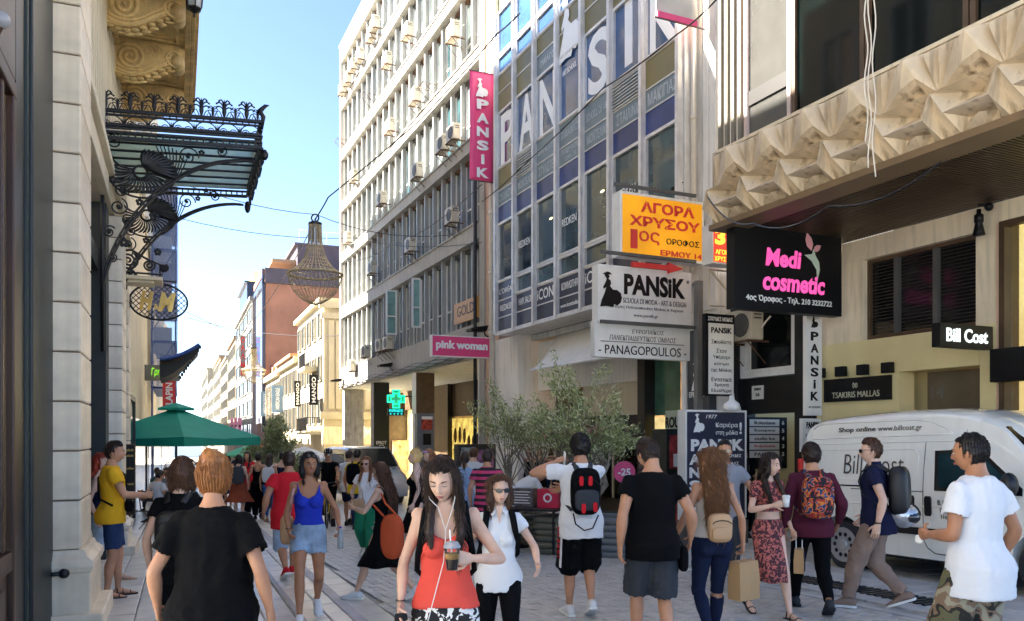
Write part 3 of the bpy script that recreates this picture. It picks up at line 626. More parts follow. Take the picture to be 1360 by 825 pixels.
tc_=RF.t(611, -4.1);lettering('MO', 1.15, .34, face_M(RF, RF.t(596, -4.15), -4.13, RF.z(570, RF.t(596, -4.1), -4.1), 'street'), m_gold, r, .02)
# silhouettes of goods in the yellow window
gd=MB()
for i in range(16):
 t=RF.t(606+i*6, -4.5);h=.25+.5*RNG.random();gd.ball((t, -4.45, .9+h), (.09, .09, h*.6), 8, 5).box(t-.2, t+.2, -4.52, -4.38, .8, .86)
fobj(RF, 'display_goods', gd, m_brown, r, o, smooth=True)
# M shop at far end behind the concrete column
r=fthing(RF, 'corner_shop', tF+.6, -4, RF.g(tF), 'small lit shop with a white letter M behind the concrete column', 'shop front');o=(tF+.6, -4, RF.g(tF))
fobj(RF, 'wall', MB().box(tF+.9, tF+1.3, -9, -3.2, -3, 4.3), m_brown, r, o)
tq=tF+.88;lettering('M', 1.1, .95, face_M(RF, tq, RF.d(tq, 489), RF.z(574, tq, RF.d(tq, 489)), 'cam'), m_inkw, r, .02)
fobj(RF, 'lit_display', MB().box(tF+.7, tF+.89, -8.8, -3.4, -2.5, RF.z(585, tq, -4)), m_warm3, r, o)
# street furniture by the arcade: info pillar, pharmacy cross
t=RF.t(555, .9);dA, dB=RF.d(t, 554), RF.d(t, 577);z0, z1=RF.g(t, .9), RF.z(549, t, .9)
r=fthing(RF, 'info_pillar', t, (dA+dB)/2, z0, 'grey rectangular info pillar with a red picture panel in front of the arcade', 'info pillar');o=(t, (dA+dB)/2, z0)
fobj(RF, 'body', MB().box(t, t+.35, dB, dA, z0, z1), mat('slate_grey_paint', (.13, .15, .17), .4), r, o, bevel=.02)
zz=RF.z(553, t, .9);zb=RF.z(571, t, .9);w=dA-dB
fobj(RF, 'picture', MB().box(t-.02, t-.002, dB+w*.12, dA-w*.25, zb, zz), mat('red_photo_print', (.4, .05, .03), .3, var=.9, scale=9), r, o)
fobj(RF, 'picture_header', MB().box(t-.024, t-.021, dB+w*.12, dA-w*.25, zz-.12, zz), m_signw, r, o)
fobj(RF, 'notice', MB().box(t-.02, t-.002, dB+w*.2, dA-w*.35, RF.z(591, t, .9), RF.z(576, t, .9)), m_ink, r, o)
t=RF.t(524, 0);tcx=RF.t(524, .3);d0=RF.d(tcx, 525.5);cz=RF.z(530, tcx, d0);S=FPX/RF.p(tcx, d0, 0).y
m_neon=mat('green_neon', (.02, 1, .45), .5, var=.02, emit=.32);m_neonc=mat('cyan_neon', (.03, .85, .8), .5, var=.3, scale=20, emit=.25)
r=fthing(RF, 'pharmacy_cross', tcx, d0, cz, 'glowing green pharmacy cross with a cyan display below it', 'sign');o=(tcx, d0, cz);L_=12/S;a=4.6/S
def cross(e0, L_, a):return[(-a, -L_), (a, -L_), (a, -a), (L_, -a), (L_, a), (a, a), (a, L_), (-a, L_), (-a, a), (-L_, a), (-L_, -a), (-a, -a)]
pl=cross(0, L_, a);mb=MB();mb.prism([(d0+x, cz+y)for x, y in pl], tcx-.05, tcx+.12, 0);fobj(RF, 'box', mb, m_ink, r, o)
for s_, w_, mm in((.95, .05, m_neon), (.6, .03, m_neon)):
 pl=cross(0, L_*s_, a*s_);fobj(RF, 'neon_tube', MB().tube([(tcx-.08, d0+x, cz+y)for x, y in pl], w_, 6, closed=True), mm, r, o)
fobj(RF, 'fill', MB().prism([(d0+x*.75, cz+y*.75)for x, y in cross(0, L_, a)], tcx-.06, tcx-.051, 0), mat('green_glow_panel', (.05, .45, .25), .5, emit=.08), r, o)
z0=RF.z(552, tcx, d0);z1=RF.z(542.5, tcx, d0);fobj(RF, 'display', MB().box(tcx-.06, tcx+.1, d0-11/S, d0+11/S, z0, z1), m_ink, r, o)
lettering('ΦΑΡΜΑΚΕΙΟ', 19/S, 4.2/S, face_M(RF, tcx-.062, d0, z1-3/S, 'cam'), m_neonc, r, .02);lettering('+ + + +', 18/S, 3/S, face_M(RF, tcx-.062, d0, z0+2.2/S, 'cam'), m_neonc, r, .03)
fobj(RF, 'bracket', MB().box(tcx, tcx+.05, d0-1.5, d0-L_, cz+.1, cz+.16), m_black, r, o)
# open casements in the lowest window row
for(x0, x1, y0, y1)in((512.5, 527, 382, 444), (547, 559, 366, 435)):
 t=RF.t(x1+3, 0);r=fthing(RF, 'open_casement', t, .3, rz(y1, x1), 'open white casement, the '+('left' if x0<530 else 'right')+' one of two swung out from the lowest window row', 'window', 'open casements')
 dA=RF.d(t, x0);dB=RF.d(t, x1);za=RF.z(y1, t, dA);zb=RF.z(y0+3, t, dA);o=(t, .3, rz(y1, x1))
 f=MB();f.box(t-.03, t+.03, dB, dA, za, za+.07).box(t-.03, t+.03, dB, dA, zb-.07, zb).box(t-.03, t+.03, dB, dB+.07, za+.07, zb-.07).box(t-.03, t+.03, dA-.07, dA, za+.07, zb-.07).box(t-.025, t+.025, dB+.07, dA-.07, za+(zb-za)*.4, za+(zb-za)*.4+.05)
 fobj(RF, 'frame', f, m_whitep, r, o);fobj(RF, 'pane', MB().box(t-.01, t+.01, dB+.07, dA-.07, za+.07, zb-.07), mat('pale_teal_glass', (.2, .36, .33), .1, var=.3, spec=.8), r, o)
# ---- air conditioners
def ac_unit():
 r=thing('air_conditioner', RF.M.copy(), 'x', 'air conditioner', 'air conditioners on the office facade');o=(0, 0, 0)
 fobj(RF, 'casing', MB().box(-.4, .4, .14, .44, -.3, .3), m_acw, r, o, bevel=.02)
 fobj(RF, 'fan_ring', MB().tube([(-.1+.22*math.cos(a*.3927), .45, .22*math.sin(a*.3927))for a in range(16)], .014, 5, closed=True), m_grille, r, o)
 fn=MB();fn.lathe([(.001, 0), (.21, .001), (.21, .012), (.001, .013)], (0, 0, 0), 16);fn.v=[(p[0]-.1, .441+p[2], p[1])for p in fn.v];fobj(RF, 'fan_grille', fn, m_grille, r, o)
 fobj(RF, 'side_slots', MB().box(-.405, -.401, .2, .38, .1, .13).box(-.405, -.401, .2, .38, .17, .2), m_grille, r, o)
 b=MB()
 for x in(-.32, .32):b.box(x-.015, x+.015, -.05, .5, -.34, -.3).tube([(x, .47, -.33), (x, .02, -.75)], .014, 4)
 b.box(-.35, .35, .46, .49, -.335, -.305);fobj(RF, 'bracket', b, m_rust, r, o)
 fobj(RF, 'hose', MB().tube([(-.38, .2, -.1), (-.48, .15, .05), (-.45, .02, .15)], .018, 5), m_pipe, r, o)
 return r
acp=[(601, 43, 'the big one high up right near the top of the frame'), (540, 42, 'with its dark grille turned left, high up'), (513, 80, 'above a folded rusty bracket'), (497, 32, 'upper of a pair in the top row'), (492, 46, 'lower of a pair in the top row'), (477, 74, 'topmost of the chain at the far corner'), (468, 87, 'second of the chain at the far corner'), (461, 105, 'third of the chain at the far corner'), (454, 118, 'lowest of the chain at the far corner'), (550, 128, 'half way between the pink banner and the far corner'), (517, 168, 'single above the long black cable'), (601, 178, 'right one of two left of the pink banner'), (587, 192, 'left one of two left of the pink banner'), (553, 228, 'standing under a steel rod'), (469, 234, 'near the far corner in the middle rows'), (506, 264, 'brown and rusty in the middle rows'), (461, 316, 'low at the far corner next to the chandelier'), (493, 356, 'large cream one above the open casements'), (544, 326, 'where the black cables meet'), (599, 287, 'pale one right above the GOLD board'), (485, 467, 'leftmost of the bottom cluster'), (504, 459, 'middle of the bottom cluster'), (514, 456, 'rightmost of the bottom cluster'), (466, 486, 'lowest one beside the flood lamp')]
ac0=ac_unit();KIDS_ac=True
for i, (x, y, lab)in enumerate(acp):
 t=RF.t(x, .3);z=RF.z(y, t, .3);M_=RF.M@Matrix.Translation((t, -.02, z))
 if i==0:
  for ch in KIDS[ac0 .name]:ch.matrix_basis=M_.copy();MW[ch.name]=M_.copy();ch.matrix_parent_inverse=M_.inverted()
  ac0 .matrix_basis=M_;MW[ac0 .name]=M_.copy();c=ac0
 else:c=dup(ac0, M_)
 c['label']='cream air conditioner, '+lab
# empty brackets
for(x, y, s, lab)in((568, 116, 1, 'empty tan steel bracket below the big upper air conditioner'), (489, 128, 1, 'rusty empty bracket in the far upper rows'), (453, 188, 1, 'small empty bracket at the far corner edge')):
 t=RF.t(x, .3);z=RF.z(y, t, .3);b=MB()
 for q in(-.35, .35):b.tube([(t+q, 0, z), (t+q, .6, z+.05), (t+q, 0, z-.5)], .018, 4)
 b.tube([(t-.35, .6, z+.05), (t+.35, .6, z+.05)], .018, 4).tube([(t-.35, .3, z+.02), (t+.35, .3, z+.02)], .014, 4)
 tag(fobj(RF, 'steel_bracket', b, m_rust, None, (t, 0, z)), lab, 'bracket')
# peach party wall + pipes between the buildings
tP0, tP1=RF.t(660.5, 0), RF.t(637, 0)-.02
r=fthing(RF, 'party_wall', (tP0+tP1)/2, 0, gO, 'narrow peach plaster strip wall between the office building and the blue panelled building', 'wall');o=((tP0+tP1)/2, 0, gO)
fobj(RF, 'wall', MB().box(tP0, tP1, -6, -.05, gO-.5, 26), m_peach, r, o)
fobj(RF, 'end_strip', MB().box(tP1-.45, tP1-.02, -.049, .03, gO-.5, 26), m_greyw, r, o)
r=tag(fobj(RF, 'drain_pipe', MB().tube([(tP1+.1, .14, gO), (tP1+.1, .14, 11.9)], .07, 8), m_black, None, (tP1, .1, gO), smooth=True), 'black drain pipe running up beside the pink banner', 'pipe')
tq=RF.t(655, .2);pp=MB().tube([(tq, .25, gO+.2), (tq, .25, 25)], .095, 10)
for z in range(1, 24, 2):pp.lathe([(.12, z), (.12, z+.1)], (tq, .25, 0), 10)
tag(fobj(RF, 'drain_pipe', pp, m_pipe, None, (tq, .25, gO), smooth=True), 'wide cream drain pipe between the pink banner and the blue panelled building', 'pipe')
# ================================================================== blue panelled building (curtain wall oriel)
OD=(12-11.3)/RF.q
def ot(i):return RF.t(661.5, OD)-i*(RF.t(661.5, OD)-RF.t(905.5, OD))/7
def oz(r):return CAMH+11.3*r
gP=RF.g(ot(3));pb=fthing(RF, 'curtain_wall_building', ot(3.5), 0, gP, 'building with navy, olive and grey panels and huge white window letters', 'building');po=(ot(3.5), 0, gP)
fobj(RF, 'wall', MB().box(ot(7)+.03, ot(0)-.03, -8, OD-.42, 4.86, 16.8), m_dark, pb, po)
fobj(RF, 'oriel_soffit', MB().box(ot(7), ot(0), -.3, OD+.02, 4.78, 4.855), m_alu, pb, po)
fobj(RF, 'bottom_rail', MB().box(ot(7), ot(0), OD+.021, OD+.1, 4.76, 4.87), m_alu, pb, po)
levels=[.283, .3265, .374, .4245, .59, .638, .681, .74, .9, .953, 1.0, 1.18, 1.235, 1.29, 1.5, 1.75, 2.0]
for q_ in(ot(0)+.06, ot(7)-.1):fobj(RF, 'end_cheek', MB().box(q_, q_+.04, -.2, OD, 4.8, 16.8), m_alu, pb, (q_, 0, 4.8))
ml=fobj(RF, 'mullion', MB().box(ot(0)-.055, ot(0)+.055, OD-.1, OD+.14, 4.8, 16.8), m_alu, pb, (ot(0), OD, 4.8))
for i in range(1, 8):
 c=dupf(ml, RF, ot(i)-ot(0), 0, 0, pb)
mul_near=[m_pinkalu]
pw=ot(0)-ot(1)-.11;pc={}
def cell(i, r0, r1, kind):
 """panel or window in bay i between ratios r0, r1"""
 za, zb=oz(r0), oz(r1);t=ot(i+1)+.055
 mm={'navy':m_navy, 'dnavy':m_navyd, 'grey':m_greyp, 'olive':m_olive, 'pane':m_pane, 'teal':m_paneg, 'winC':m_shop, 'white':mat('white_blind_glass', (.3, .31, .31), .15, var=.05, spec=.8, coat=.6)}[kind if kind not in('win', 'winT')else('teal' if kind=='winT' else 'pane')]
 if kind in('win', 'winT', 'white', 'winC'):
  key=(round(zb-za, 3), kind)
  if key in pc:
   b, t_, z_=pc[key];return dupf(b, RF, t-t_, 0, za-z_, pb)
  w=fobj(RF, 'window', MB().frame(t, t+pw, OD-.06, OD+.05, za+.01, zb-.01, .06), m_alu, pb, (t, OD, za))
  fobj(RF, 'pane', MB().box(t+.06, t+pw-.06, OD-.05, OD-.02, za+.07, zb-.07), mm, w, (t, OD, za));pc[key]=(w, t, za);return w
 key=(round(zb-za, 3), kind)
 if key in pc:
  b, t_, z_=pc[key];return dupf(b, RF, t-t_, 0, za-z_, pb)
 b=fobj(RF, 'panel', MB().box(t, t+pw, OD-.1, OD+.012, za+.018, zb-.018), mm, pb, (t, OD, za));pc[key]=(b, t, za);return b
for lv in levels[:13]:fobj(RF, 'transom', MB().box(ot(7)+.056, ot(0)-.056, OD-.11, OD+.03, oz(lv)-.017, oz(lv)+.017), m_alu, pb, (ot(3), OD, oz(lv)))
for i in range(7):
 cell(i, .283, .3265, 'dnavy');cell(i, .3265, .374, 'dnavy')
 if i==0:cell(i, .374, .4245, 'dnavy')
 else:cell(i, .374, .4245, 'winT')
 cell(i, .4245, .59, 'winC' if i<2 else 'winT');cell(i, .59, .638, 'navy')
 cell(i, .638, .681, 'grey');cell(i, .681, .74, 'olive' if i in(0, 6)else 'grey')
 cell(i, .74, .9, 'win' if i!=3 else 'win');cell(i, .9, .953, 'olive' if i not in(2, )else 'grey');cell(i, .953, 1.0, 'olive')
 cell(i, 1.0, 1.055, 'white' if i>3 else 'win');cell(i, 1.055, 1.18, 'white' if i>3 else 'win');cell(i, 1.18, 1.235, 'olive');cell(i, 1.235, 1.29, 'olive')
 cell(i, 1.29, 1.34, 'olive')
# louvre grilles
for i in(1, 5):
 lb=MB();ta=ot(i+1)+.06
 for j in range(8):lb.box(ta, ta+pw-.01, OD+.013, OD+.06, oz(.684)+j*.078, oz(.684)+j*.078+.022)
 fobj(RF, 'louvre', lb, m_alu, pb, po);fobj(RF, 'louvre_back', MB().box(ta, ta+pw-.01, OD+.0125, OD+.0135, oz(.683), oz(.738)), m_black, pb, po)
m_film=mat('white_window_letters', (.88, .89, .87), .5, var=.04)
def on_bay(i, r, txt, w, h, m=m_film, bold=0., e=.002, d=0.):
 return lettering(txt, w*pw, h, face_M(RF, (ot(i)+ot(i+1))/2, OD+.013+d, oz(r), 'street'), m, pb, bold, e)
for i, ch in enumerate('PAN'):on_bay(i, .82, ch, .82, 1.56, bold=.025, d=-.03)
on_bay(4, .82, 'S', .8, 1.56, bold=.025, d=-.03);on_bay(5, .83, 'İ'[0:1]if False else 'I', .26, 1.56, bold=.03, d=-.03);on_bay(6, .82, 'K', .8, 1.56, bold=.025, d=-.03)
# white figure of a lady with a hat, drawn on bay 4
def lady(s):
 return[(0, 1), (.09, .99), (.17, .93), (.06, .92), (.09, .86), (.05, .8), (.12, .76), (.14, .66), (.1, .6), (.2, .5), (.34, .5), (.46, .42), (.5, .28), (.45, .14), (.34, .06), (.24, .1), (.2, .0), (.02, .03), (-.22, 0), (-.16, .2), (-.06, .42), (-.02, .56), (-.1, .5), (-.12, .56), (-.03, .72), (.0, .8), (-.05, .86), (-.08, .92), (-.14, .93)]
def emblem(M, h, m, parent, e=.006):
 P2=lady(1);n=len(P2);k=h;xc=.16
 mb=MB().add([((x-xc)*k, (y-.5)*k, 0)for x, y in P2]+[((x-xc)*k, (y-.5)*k, e)for x, y in P2], [tuple(range(n)), tuple(range(2*n-1, n-1, -1))]+[((i+1)%n, i, n+i, n+(i+1)%n)for i in range(n)])
 me=mesh_np('emblem', np.array(mb.v), mb.f);fix_normals(me);return obj('emblem', me, m, M, parent)
emblem(face_M(RF, (ot(3)+ot(4))/2, OD+.034, oz(.955), 'street'), 1.7, m_film, pb)
for i, r_, t_, w, h in((0, .66, 'ΣΧΕΔΙΑΣΤΕΣ', .85, .22), (1, .66, 'ΜΟΝΤΕΛΙΣΤ', .85, .22), (2, .66, 'ΣΤΥΛΙΣΤΕΣ', .8, .24), (2, .71, 'EURO ACADEMY', .85, .18), (3, .71, 'SCUOLA DI MODA', .85, .19), (3, .669, 'ΙΤΑΛΙΚΟ ΠΑΤΡΟΝ', .85, .14), (3, .651, 'COMPUTER', .5, .11), (4, .71, 'SCHOOL OF ART', .85, .19), (4, .66, 'ΜΟΝΤΕΛΙΝΚ', .8, .24), (5, .66, 'ΣΤΑΙΛΙΝΚ', .75, .26), (6, .66, 'ΜΑΚΙΓΙΑΖ', .85, .28), (2, .927, 'ΟΜΙΛΟΣ', .7, .2)):
 on_bay(i, r_, t_, w, h, m_inkb, d=.001)
for i, r_, t_, w, h in((0, .40, "L'ORÉAL", .85, .22), (0, .35, 'REDKEN', .75, .2), (1, .35, 'HAIR SALON', .75, .2), (3, .35+.047, 'ΚΟΜΜΩΤΗΡΙΟ', .8, .22), (3, .305+.047-.002, 'www.iconstudio.gr', .9, .16), (2, .35, 'iCONS', .95, .34), (4, .40, 'iCONS', .95, .34), (2, .333, 'ATHENS', .35, .07)):
 pass
for i, r_, t_, w, h in((0, .40, "L'ORÉAL", .85, .2), (0, .352, 'REDKEN', .75, .18), (1, .352, 'HAIR SALON', .75, .2), (2, .352, 'iCONS', .95, .3), (3, .352, 'ΚΟΜΜΩΤΗΡΙΟ', .8, .2), (3, .305, 'www.iconstudio.gr', .9, .15), (4, .352, 'iCONS', .95, .3)):
 on_bay(i, r_, t_, w, h, m_inkw, bold=.01, d=.001)
for i in(1, 3, 5):on_bay(i, .5, 'REDKEN', .62, .2, m_inkw, d=.045)
on_bay(3, .852, 'ART SCHOOL', .6, .14, m_film, d=.04)
# warm ceiling lamps behind the window glass are seen as small discs on it
for i in(2, 4):fobj(RF, 'ceiling_lamp', MB().ball((ot(i+1)+.5, OD-.015, oz(.53)), (.1, .01, .03), 10, 6), mat('lamp_glow', (1, .75, .3), .5, emit=1.2), pb, po)
# ground floor under the oriel: white column, recess, shops
tW0, tW1=RF.t(688, .15), RF.t(651, .15)
wc=fthing(RF, 'white_column', (tW0+tW1)/2, 0, RF.g(tW0), 'broad white column with a round emblem under the blue panelled building', 'column')
fobj(RF, 'shaft', MB().box(tW0-.0, tW1+.0, -1.2, .15, RF.g(tW1)-.5, 4.777), m_white, wc, ((tW0+tW1)/2, 0, RF.g(tW0)))
zc=RF.z(612, tW0+.8, .15);cw=tW0+.75
em=MB().tube([(cw+.2*math.cos(a*.314), .16, zc+.2*math.sin(a*.314))for a in range(18)], .02, 5).tube([(cw-.16, .16, zc-.1), (cw, .16, zc+.1), (cw+.05, .16, zc), (cw+.2, .16, zc+.05)], .018, 4)
fobj(RF, 'emblem', em, m_inkg, wc, (cw, .15, zc));lettering('AGENCY OF', .62, .09, face_M(RF, cw, .153, zc-.36, 'street'), m_inkg, wc, .03);lettering('FASHION', .5, .08, face_M(RF, cw, .153, zc-.52, 'street'), m_inkg, wc, .02)
sf=fthing(RF, 'shop_recess', RF.t(770), -2, gP, 'deep shop recess with warm lights under the blue panelled building', 'shop front');so=(RF.t(770), -2, gP)
tR0, tR1=RF.t(905, 0), tW0
fobj(RF, 'ceiling', MB().box(tR0, tR1, -6, -.31, 4.6, 4.77), m_soffit, sf, so)
fobj(RF, 'back_wall', MB().box(tR0-1, tR1+1.2, -4.6, -4.5, gP-1, 4.6), m_warm3, sf, so)
fobj(RF, 'side_wall', MB().box(tR1-.05, tR1+.12, -4.5, -1.21, gP-1, 4.6), m_brown, sf, so)
fobj(RF, 'fascia', MB().box(RF.t(846, -.4), tR1-.3, -.6, -.4, 3.0, 4.5), m_white, sf, so)
tb0=RF.t(846, -.5)
fobj(RF, 'cream_wall', MB().box(tb0, RF.t(770, -.5), -.7, -.61, 2.15, 4.55), m_cream, sf, so)
for(x0, x1, m)in((692, 705, m_warm2), (708, 740, m_warm), (744, 770, m_warm2), (773, 790, m_warm3), (794, 812, m_warm), (816, 842, m_warm2)):
 fobj(RF, 'lit_display', MB().box(RF.t(x1, -3.9), RF.t(x0, -3.9), -4.0, -3.9, gP-.1+1.0*(x0>740), 3.2 if x0<770 else 2.2), m, sf, so)
for x in(706, 741, 771, 792, 814):t=RF.t(x, -2.2);fobj(RF, 'window_post', MB().box(t, t+.06, -2.26, -2.2, gP-.8, 4.5), m_brown if x%2 else m_alu, sf, so)
fobj(RF, 'shop_window', MB().box(RF.t(846, -2.2), RF.t(745, -2.2), -2.22, -2.21, gP, 2.6), m_shop, sf, so)
# goods on rails and shelves inside
gd=MB()
for i in range(60):
 x=696+(i*37%150);t=RF.t(x, -3.4);z=gP+.9+(i*29%4)*.45;w=.1+.1*RNG.random();gd.ball((t, -3.4-.3*RNG.random(), z), (w, .06, .2+.12*RNG.random()), 7, 5)
for k, mm in enumerate((m_brown, m_red, m_ink, m_signw)):
 q=MB();
 for i in range(14):
  x=693+((i*61+k*23)%152);t=RF.t(x, -3.3);z=gP+.8+((i*7+k)%4)*.5;q.ball((t, -3.3-.3*RNG.random(), z), (.08+.1*RNG.random(), .06, .14+.16*RNG.random()), 7, 5)
 fobj(RF, 'hanging_clothes', q, mm, sf, so, smooth=True)
fobj(RF, 'dark_post', MB().box(RF.t(856, -.3), RF.t(846.5, -.3), -.6, -.3, gP-.5, 4.6), m_black, sf, so)
gg=RF.t(903, -.6);fobj(RF, 'green_glass', MB().box(gg, RF.t(857, -.6), -.62, -.6, 2.1, 4.5), mat('sea_green_glass', (.06, .16, .11), .1, var=.3, spec=.7), sf, so)
fobj(RF, 'lower_display', MB().box(gg, RF.t(857, -1.1), -1.2, -1.1, gP, 2.08), m_warm2, sf, so)
fobj(RF, 'sign_board', MB().box(RF.t(903, -.45), RF.t(884, -.45), -.5, -.44, 1.6, 2.2), mat('mint_sign', (.45, .55, .45), .5), sf, so);lettering('ROU', .55, .26, face_M(RF, RF.t(893, -.44), -.438, 1.92, 'street'), m_ink, sf, .03)
fobj(RF, 'step', MB().box(RF.t(905, .1), tR1-.05, -2.3, .05, gP-.6, RF.g(RF.t(840))+.12), m_black, sf, so)
# awning
aw=fthing(RF, 'awning', RF.t(790), .4, 3.6, 'half folded off-white fabric awning sloping out under the navy panels', 'awning');V=[];n=26
ta, tb=RF.t(868, .2), RF.t(731, .2)
for i in range(n+1):
 t=ta+(tb-ta)*i/n;w=.035*math.sin(i*2.1)
 for j in range(7):s=j/6;V.append((t-s*.25*(1 if i>n*.5 else 0)*(i/n), .0+s*.95, 4.5-s*1.05-.12*math.sin(s*math.pi)+w*math.sin(s*3.1)))
fa=MB().add(V, [(i*7+j, i*7+j+1, i*7+j+8, i*7+j+7)for i in range(n)for j in range(6)]);cloth=fobj(RF, 'fabric', fa, mat('off_white_canvas', (.7, .67, .6), .9, var=.06, bump=.1, bscale=60), aw, (RF.t(790), .4, 3.6), smooth=True)
sd_=cloth.modifiers.new('s', 'SOLIDIFY');sd_.thickness=.012
fobj(RF, 'front_bar', MB().tube([(ta, .95, 3.45), (tb-.25, .95, 3.45)], .04, 8), m_whitep, aw, (RF.t(790), .4, 3.6), smooth=True)
# meters on the recess wall
mt_=fthing(RF, 'alarm_box', RF.t(696, -.1), -.25, 4.0, 'grey alarm box with a red light and a brown meter below, beside the white column', 'alarm box');mo=(RF.t(696, -.1), -.25, 4.0);tm=RF.t(696, -.2)
fobj(RF, 'box', MB().box(tm-.2, tm+.12, -.5, -.2, 3.95, 4.3), m_signw, mt_, mo, bevel=.02);fobj(RF, 'meter', MB().box(tm-.25, tm+.15, -.5, -.22, 3.4, 3.75), m_beige, mt_, mo, bevel=.02);fobj(RF, 'red_light', MB().ball((tm-.05, -.22, 3.92), .04), mat('red_light', (1, .02, .01), .4, emit=.8), mt_, mo)
# ---- white clad wall right of the curtain wall
tA, tB=RF.t(951, .3), RF.t(907, .3);wa=fthing(RF, 'clad_wall', (tA+tB)/2, 0, RF.g(tA), 'tall white clad wall strip with a pipe between the window letters and the sculpted concrete', 'wall');wo=((tA+tB)/2, 0, RF.g(tA))
fobj(RF, 'wall', MB().box(tA, tB, -6, .25, RF.g(tB)-.6, 12.5), m_white, wa, wo)
for i in range(5):fobj(RF, 'cladding_strip', MB().box(tA+.02+i*(tB-tA-.02)/5, tA+(i+1)*(tB-tA-.02)/5, .251, .3, 4.2, 12.4), m_white, wa, wo)
tq=RF.t(921, .45);pp=MB().tube([(tq, .45, 5.0), (tq, .45, 12.4)], .06, 10)
for z in(6.2, 8.2, 10.2):pp.lathe([(.08, z), (.08, z+.08)], (tq, .45, 0), 10)
pp.tube([(tq+.35, .42, 12.2), (tq+.35, .42, 8), (tq+.3, .42, 7), (tq+.42, .42, 6.2), (tq+.1, .4, 5.7)], .03, 6)
tag(fobj(RF, 'drain_pipe', pp, m_pipe, None, (tq, .45, 5), smooth=True), 'cream pipe with brackets down the edge of the white clad wall', 'pipe')
# lower part of that wall: grey pillar that carries the signs
tp=RF.t(913, .5);fobj(RF, 'lower_pier', MB().box(RF.t(941, .45), RF.t(906, .45), .251, .45, RF.g(tp)-.3, RF.z(440, tp, .4)), mat('dark_slate_panel', (.06, .065, .075), .5, streak=.3, scol=(.3, .28, .25)), wa, wo)
fobj(RF, 'edge_trim', MB().box(RF.t(912, .47), RF.t(906, .47), .451, .49, RF.g(tp)-.3, 4.1), m_whitep, wa, wo)
lettering('ΕΡΜΟΥ 14', .5, .12, face_M(RF, RF.t(925, .46), .452, RF.z(524, RF.t(925, .46), .45), 'street'), m_inkw, wa, .03)
emblem(face_M(RF, RF.t(927, .46), .452, RF.z(500, RF.t(925, .46), .45), 'street'), .6, m_inkw, wa)
# ================================================================== sculpted concrete canopy building
CDp=(12-9.05)/RF.q-.08;tL=RF.t(953, CDp);tRr=RF.t(1500, CDp)
zb_=CAMH+9.05*.366;zt_=CAMH+9.05*.4925;gZ=RF.g(RF.t(1200))
cb_=fthing(RF, 'sculpted_building', RF.t(1200), 0, gZ, 'building with a faceted sculpted concrete balcony band over a dark ribbed soffit', 'building');co=(RF.t(1200), 0, gZ)
Hh=zt_-zb_;hm=Hh*.5
def relief(t, W, d):
 """one faceted module of the concrete band: big folded star below, fan above"""
 zl, zm, zt=zb_, zb_+Hh*.50, zt_;mb=MB()
 def P(u, dd, v):return(t+W*(1-u), d+dd*.72, zl+Hh*v)
 B, C=P(0, .02, .52), P(1, .02, .52);R=[P(0, 0, 1), P(.12, .2, .92), P(.25, .0, 1), P(.37, .22, .9), P(.46, .0, 1), P(.6, .32, .93), P(.76, .0, 1), P(.86, .2, .92), P(1, 0, 1)];K=R[5]
 G, H1, H2, H3=P(.3, .16, .6), P(.5, .25, .66), P(.74, .22, .72), P(.62, -.05, .6)
 def T(*p):mb.add(list(p), [tuple(range(len(p)))])
 T(B, R[1], R[0]);T(B, R[2], R[1]);T(B, R[3], R[2]);T(B, G, R[3]);T(R[0], R[1], R[2]);T(R[2], R[3], R[4]);T(R[3], K, R[4]);T(R[4], K, R[6]);T(R[3], G, K);T(G, H1, K);T(H1, H2, K);T(H2, C, K)
 T(C, R[6], K);T(C, R[7], R[6]);T(C, R[8], R[7]);T(R[6], R[7], R[8]);T(G, H3, H1);T(H1, H3, H2);T(H2, H3, C);T(B, H3, G);T(B, C, H3)
 F0, F1, A=P(.1, .4, .45), P(1.1, .4, .45), P(.66, .02, .36);SL, SR, SP=P(.34, .44, .2), P(1.02, .44, .2), P(.02, .44, .2);Q, Q0=P(.44, .12, 0), P(.12, .06, 0)
 T(B, C, F1, F0);T(F0, F1, A);T(SL, A, SR);T(F0, A, SL);T(F0, SL, Q);T(F0, Q, Q0);T(F0, Q0, SP);T(A, F1, SR)
 X1, X2, X3, X4, X5=P(.56, .0, .14), P(.9, .02, .14), P(.64, .24, .09), P(.78, .26, .12), P(.72, .0, .0)
 T(SL, SR, X2, X1);T(SL, X1, Q);T(X1, X3, Q);T(X1, X4, X3);T(X1, X2, X4);T(X3, X4, X5);T(Q, X3, X5);T(X4, X2, X5);T(X2, P(1.0, .1, .04), P(.92, .0, 0), X5);T(SR, P(1.0, .1, .04), X2);T(SR, P(1.12, .06, 0), P(1.0, .1, .04));T(P(.44, .12, .0), P(.12, .06, 0), P(.12, -.1, 0), P(.44, -.1, 0))
 mb.box(t, t+W, d-.35, d-.12, zl, zt)
 return mb
Wm=.79;first=None
n=int((tL-tRr)/Wm)+1
for i in range(n):
 t=tL-(i+1)*Wm
 if first is None:first=fobj(RF, 'concrete_panel', relief(t, Wm, CDp), m_relief, cb_, (t, CDp, zb_), fixn=False)
 else:dupf(first, RF, -i*Wm, 0, 0, cb_)
first.data.materials[0]=m_relief
fobj(RF, 'top_rail', MB().box(tRr, tL+.02, CDp-.35, CDp+.03, zt_+.002, zt_+.05), m_beige, cb_, co)
fobj(RF, 'bottom_rail', MB().box(tRr, tL+.02, CDp-.3, CDp+.16, zb_-.09, zb_-.003), mat('brown_metal_trim', (.2, .13, .07), .5), cb_, co)
fobj(RF, 'end_return', MB().box(tL+.021, tL+.1, .3, CDp+.02, zb_-.05, zt_+.04), m_relief, cb_, co)
r_=RF.t(1360, 0)
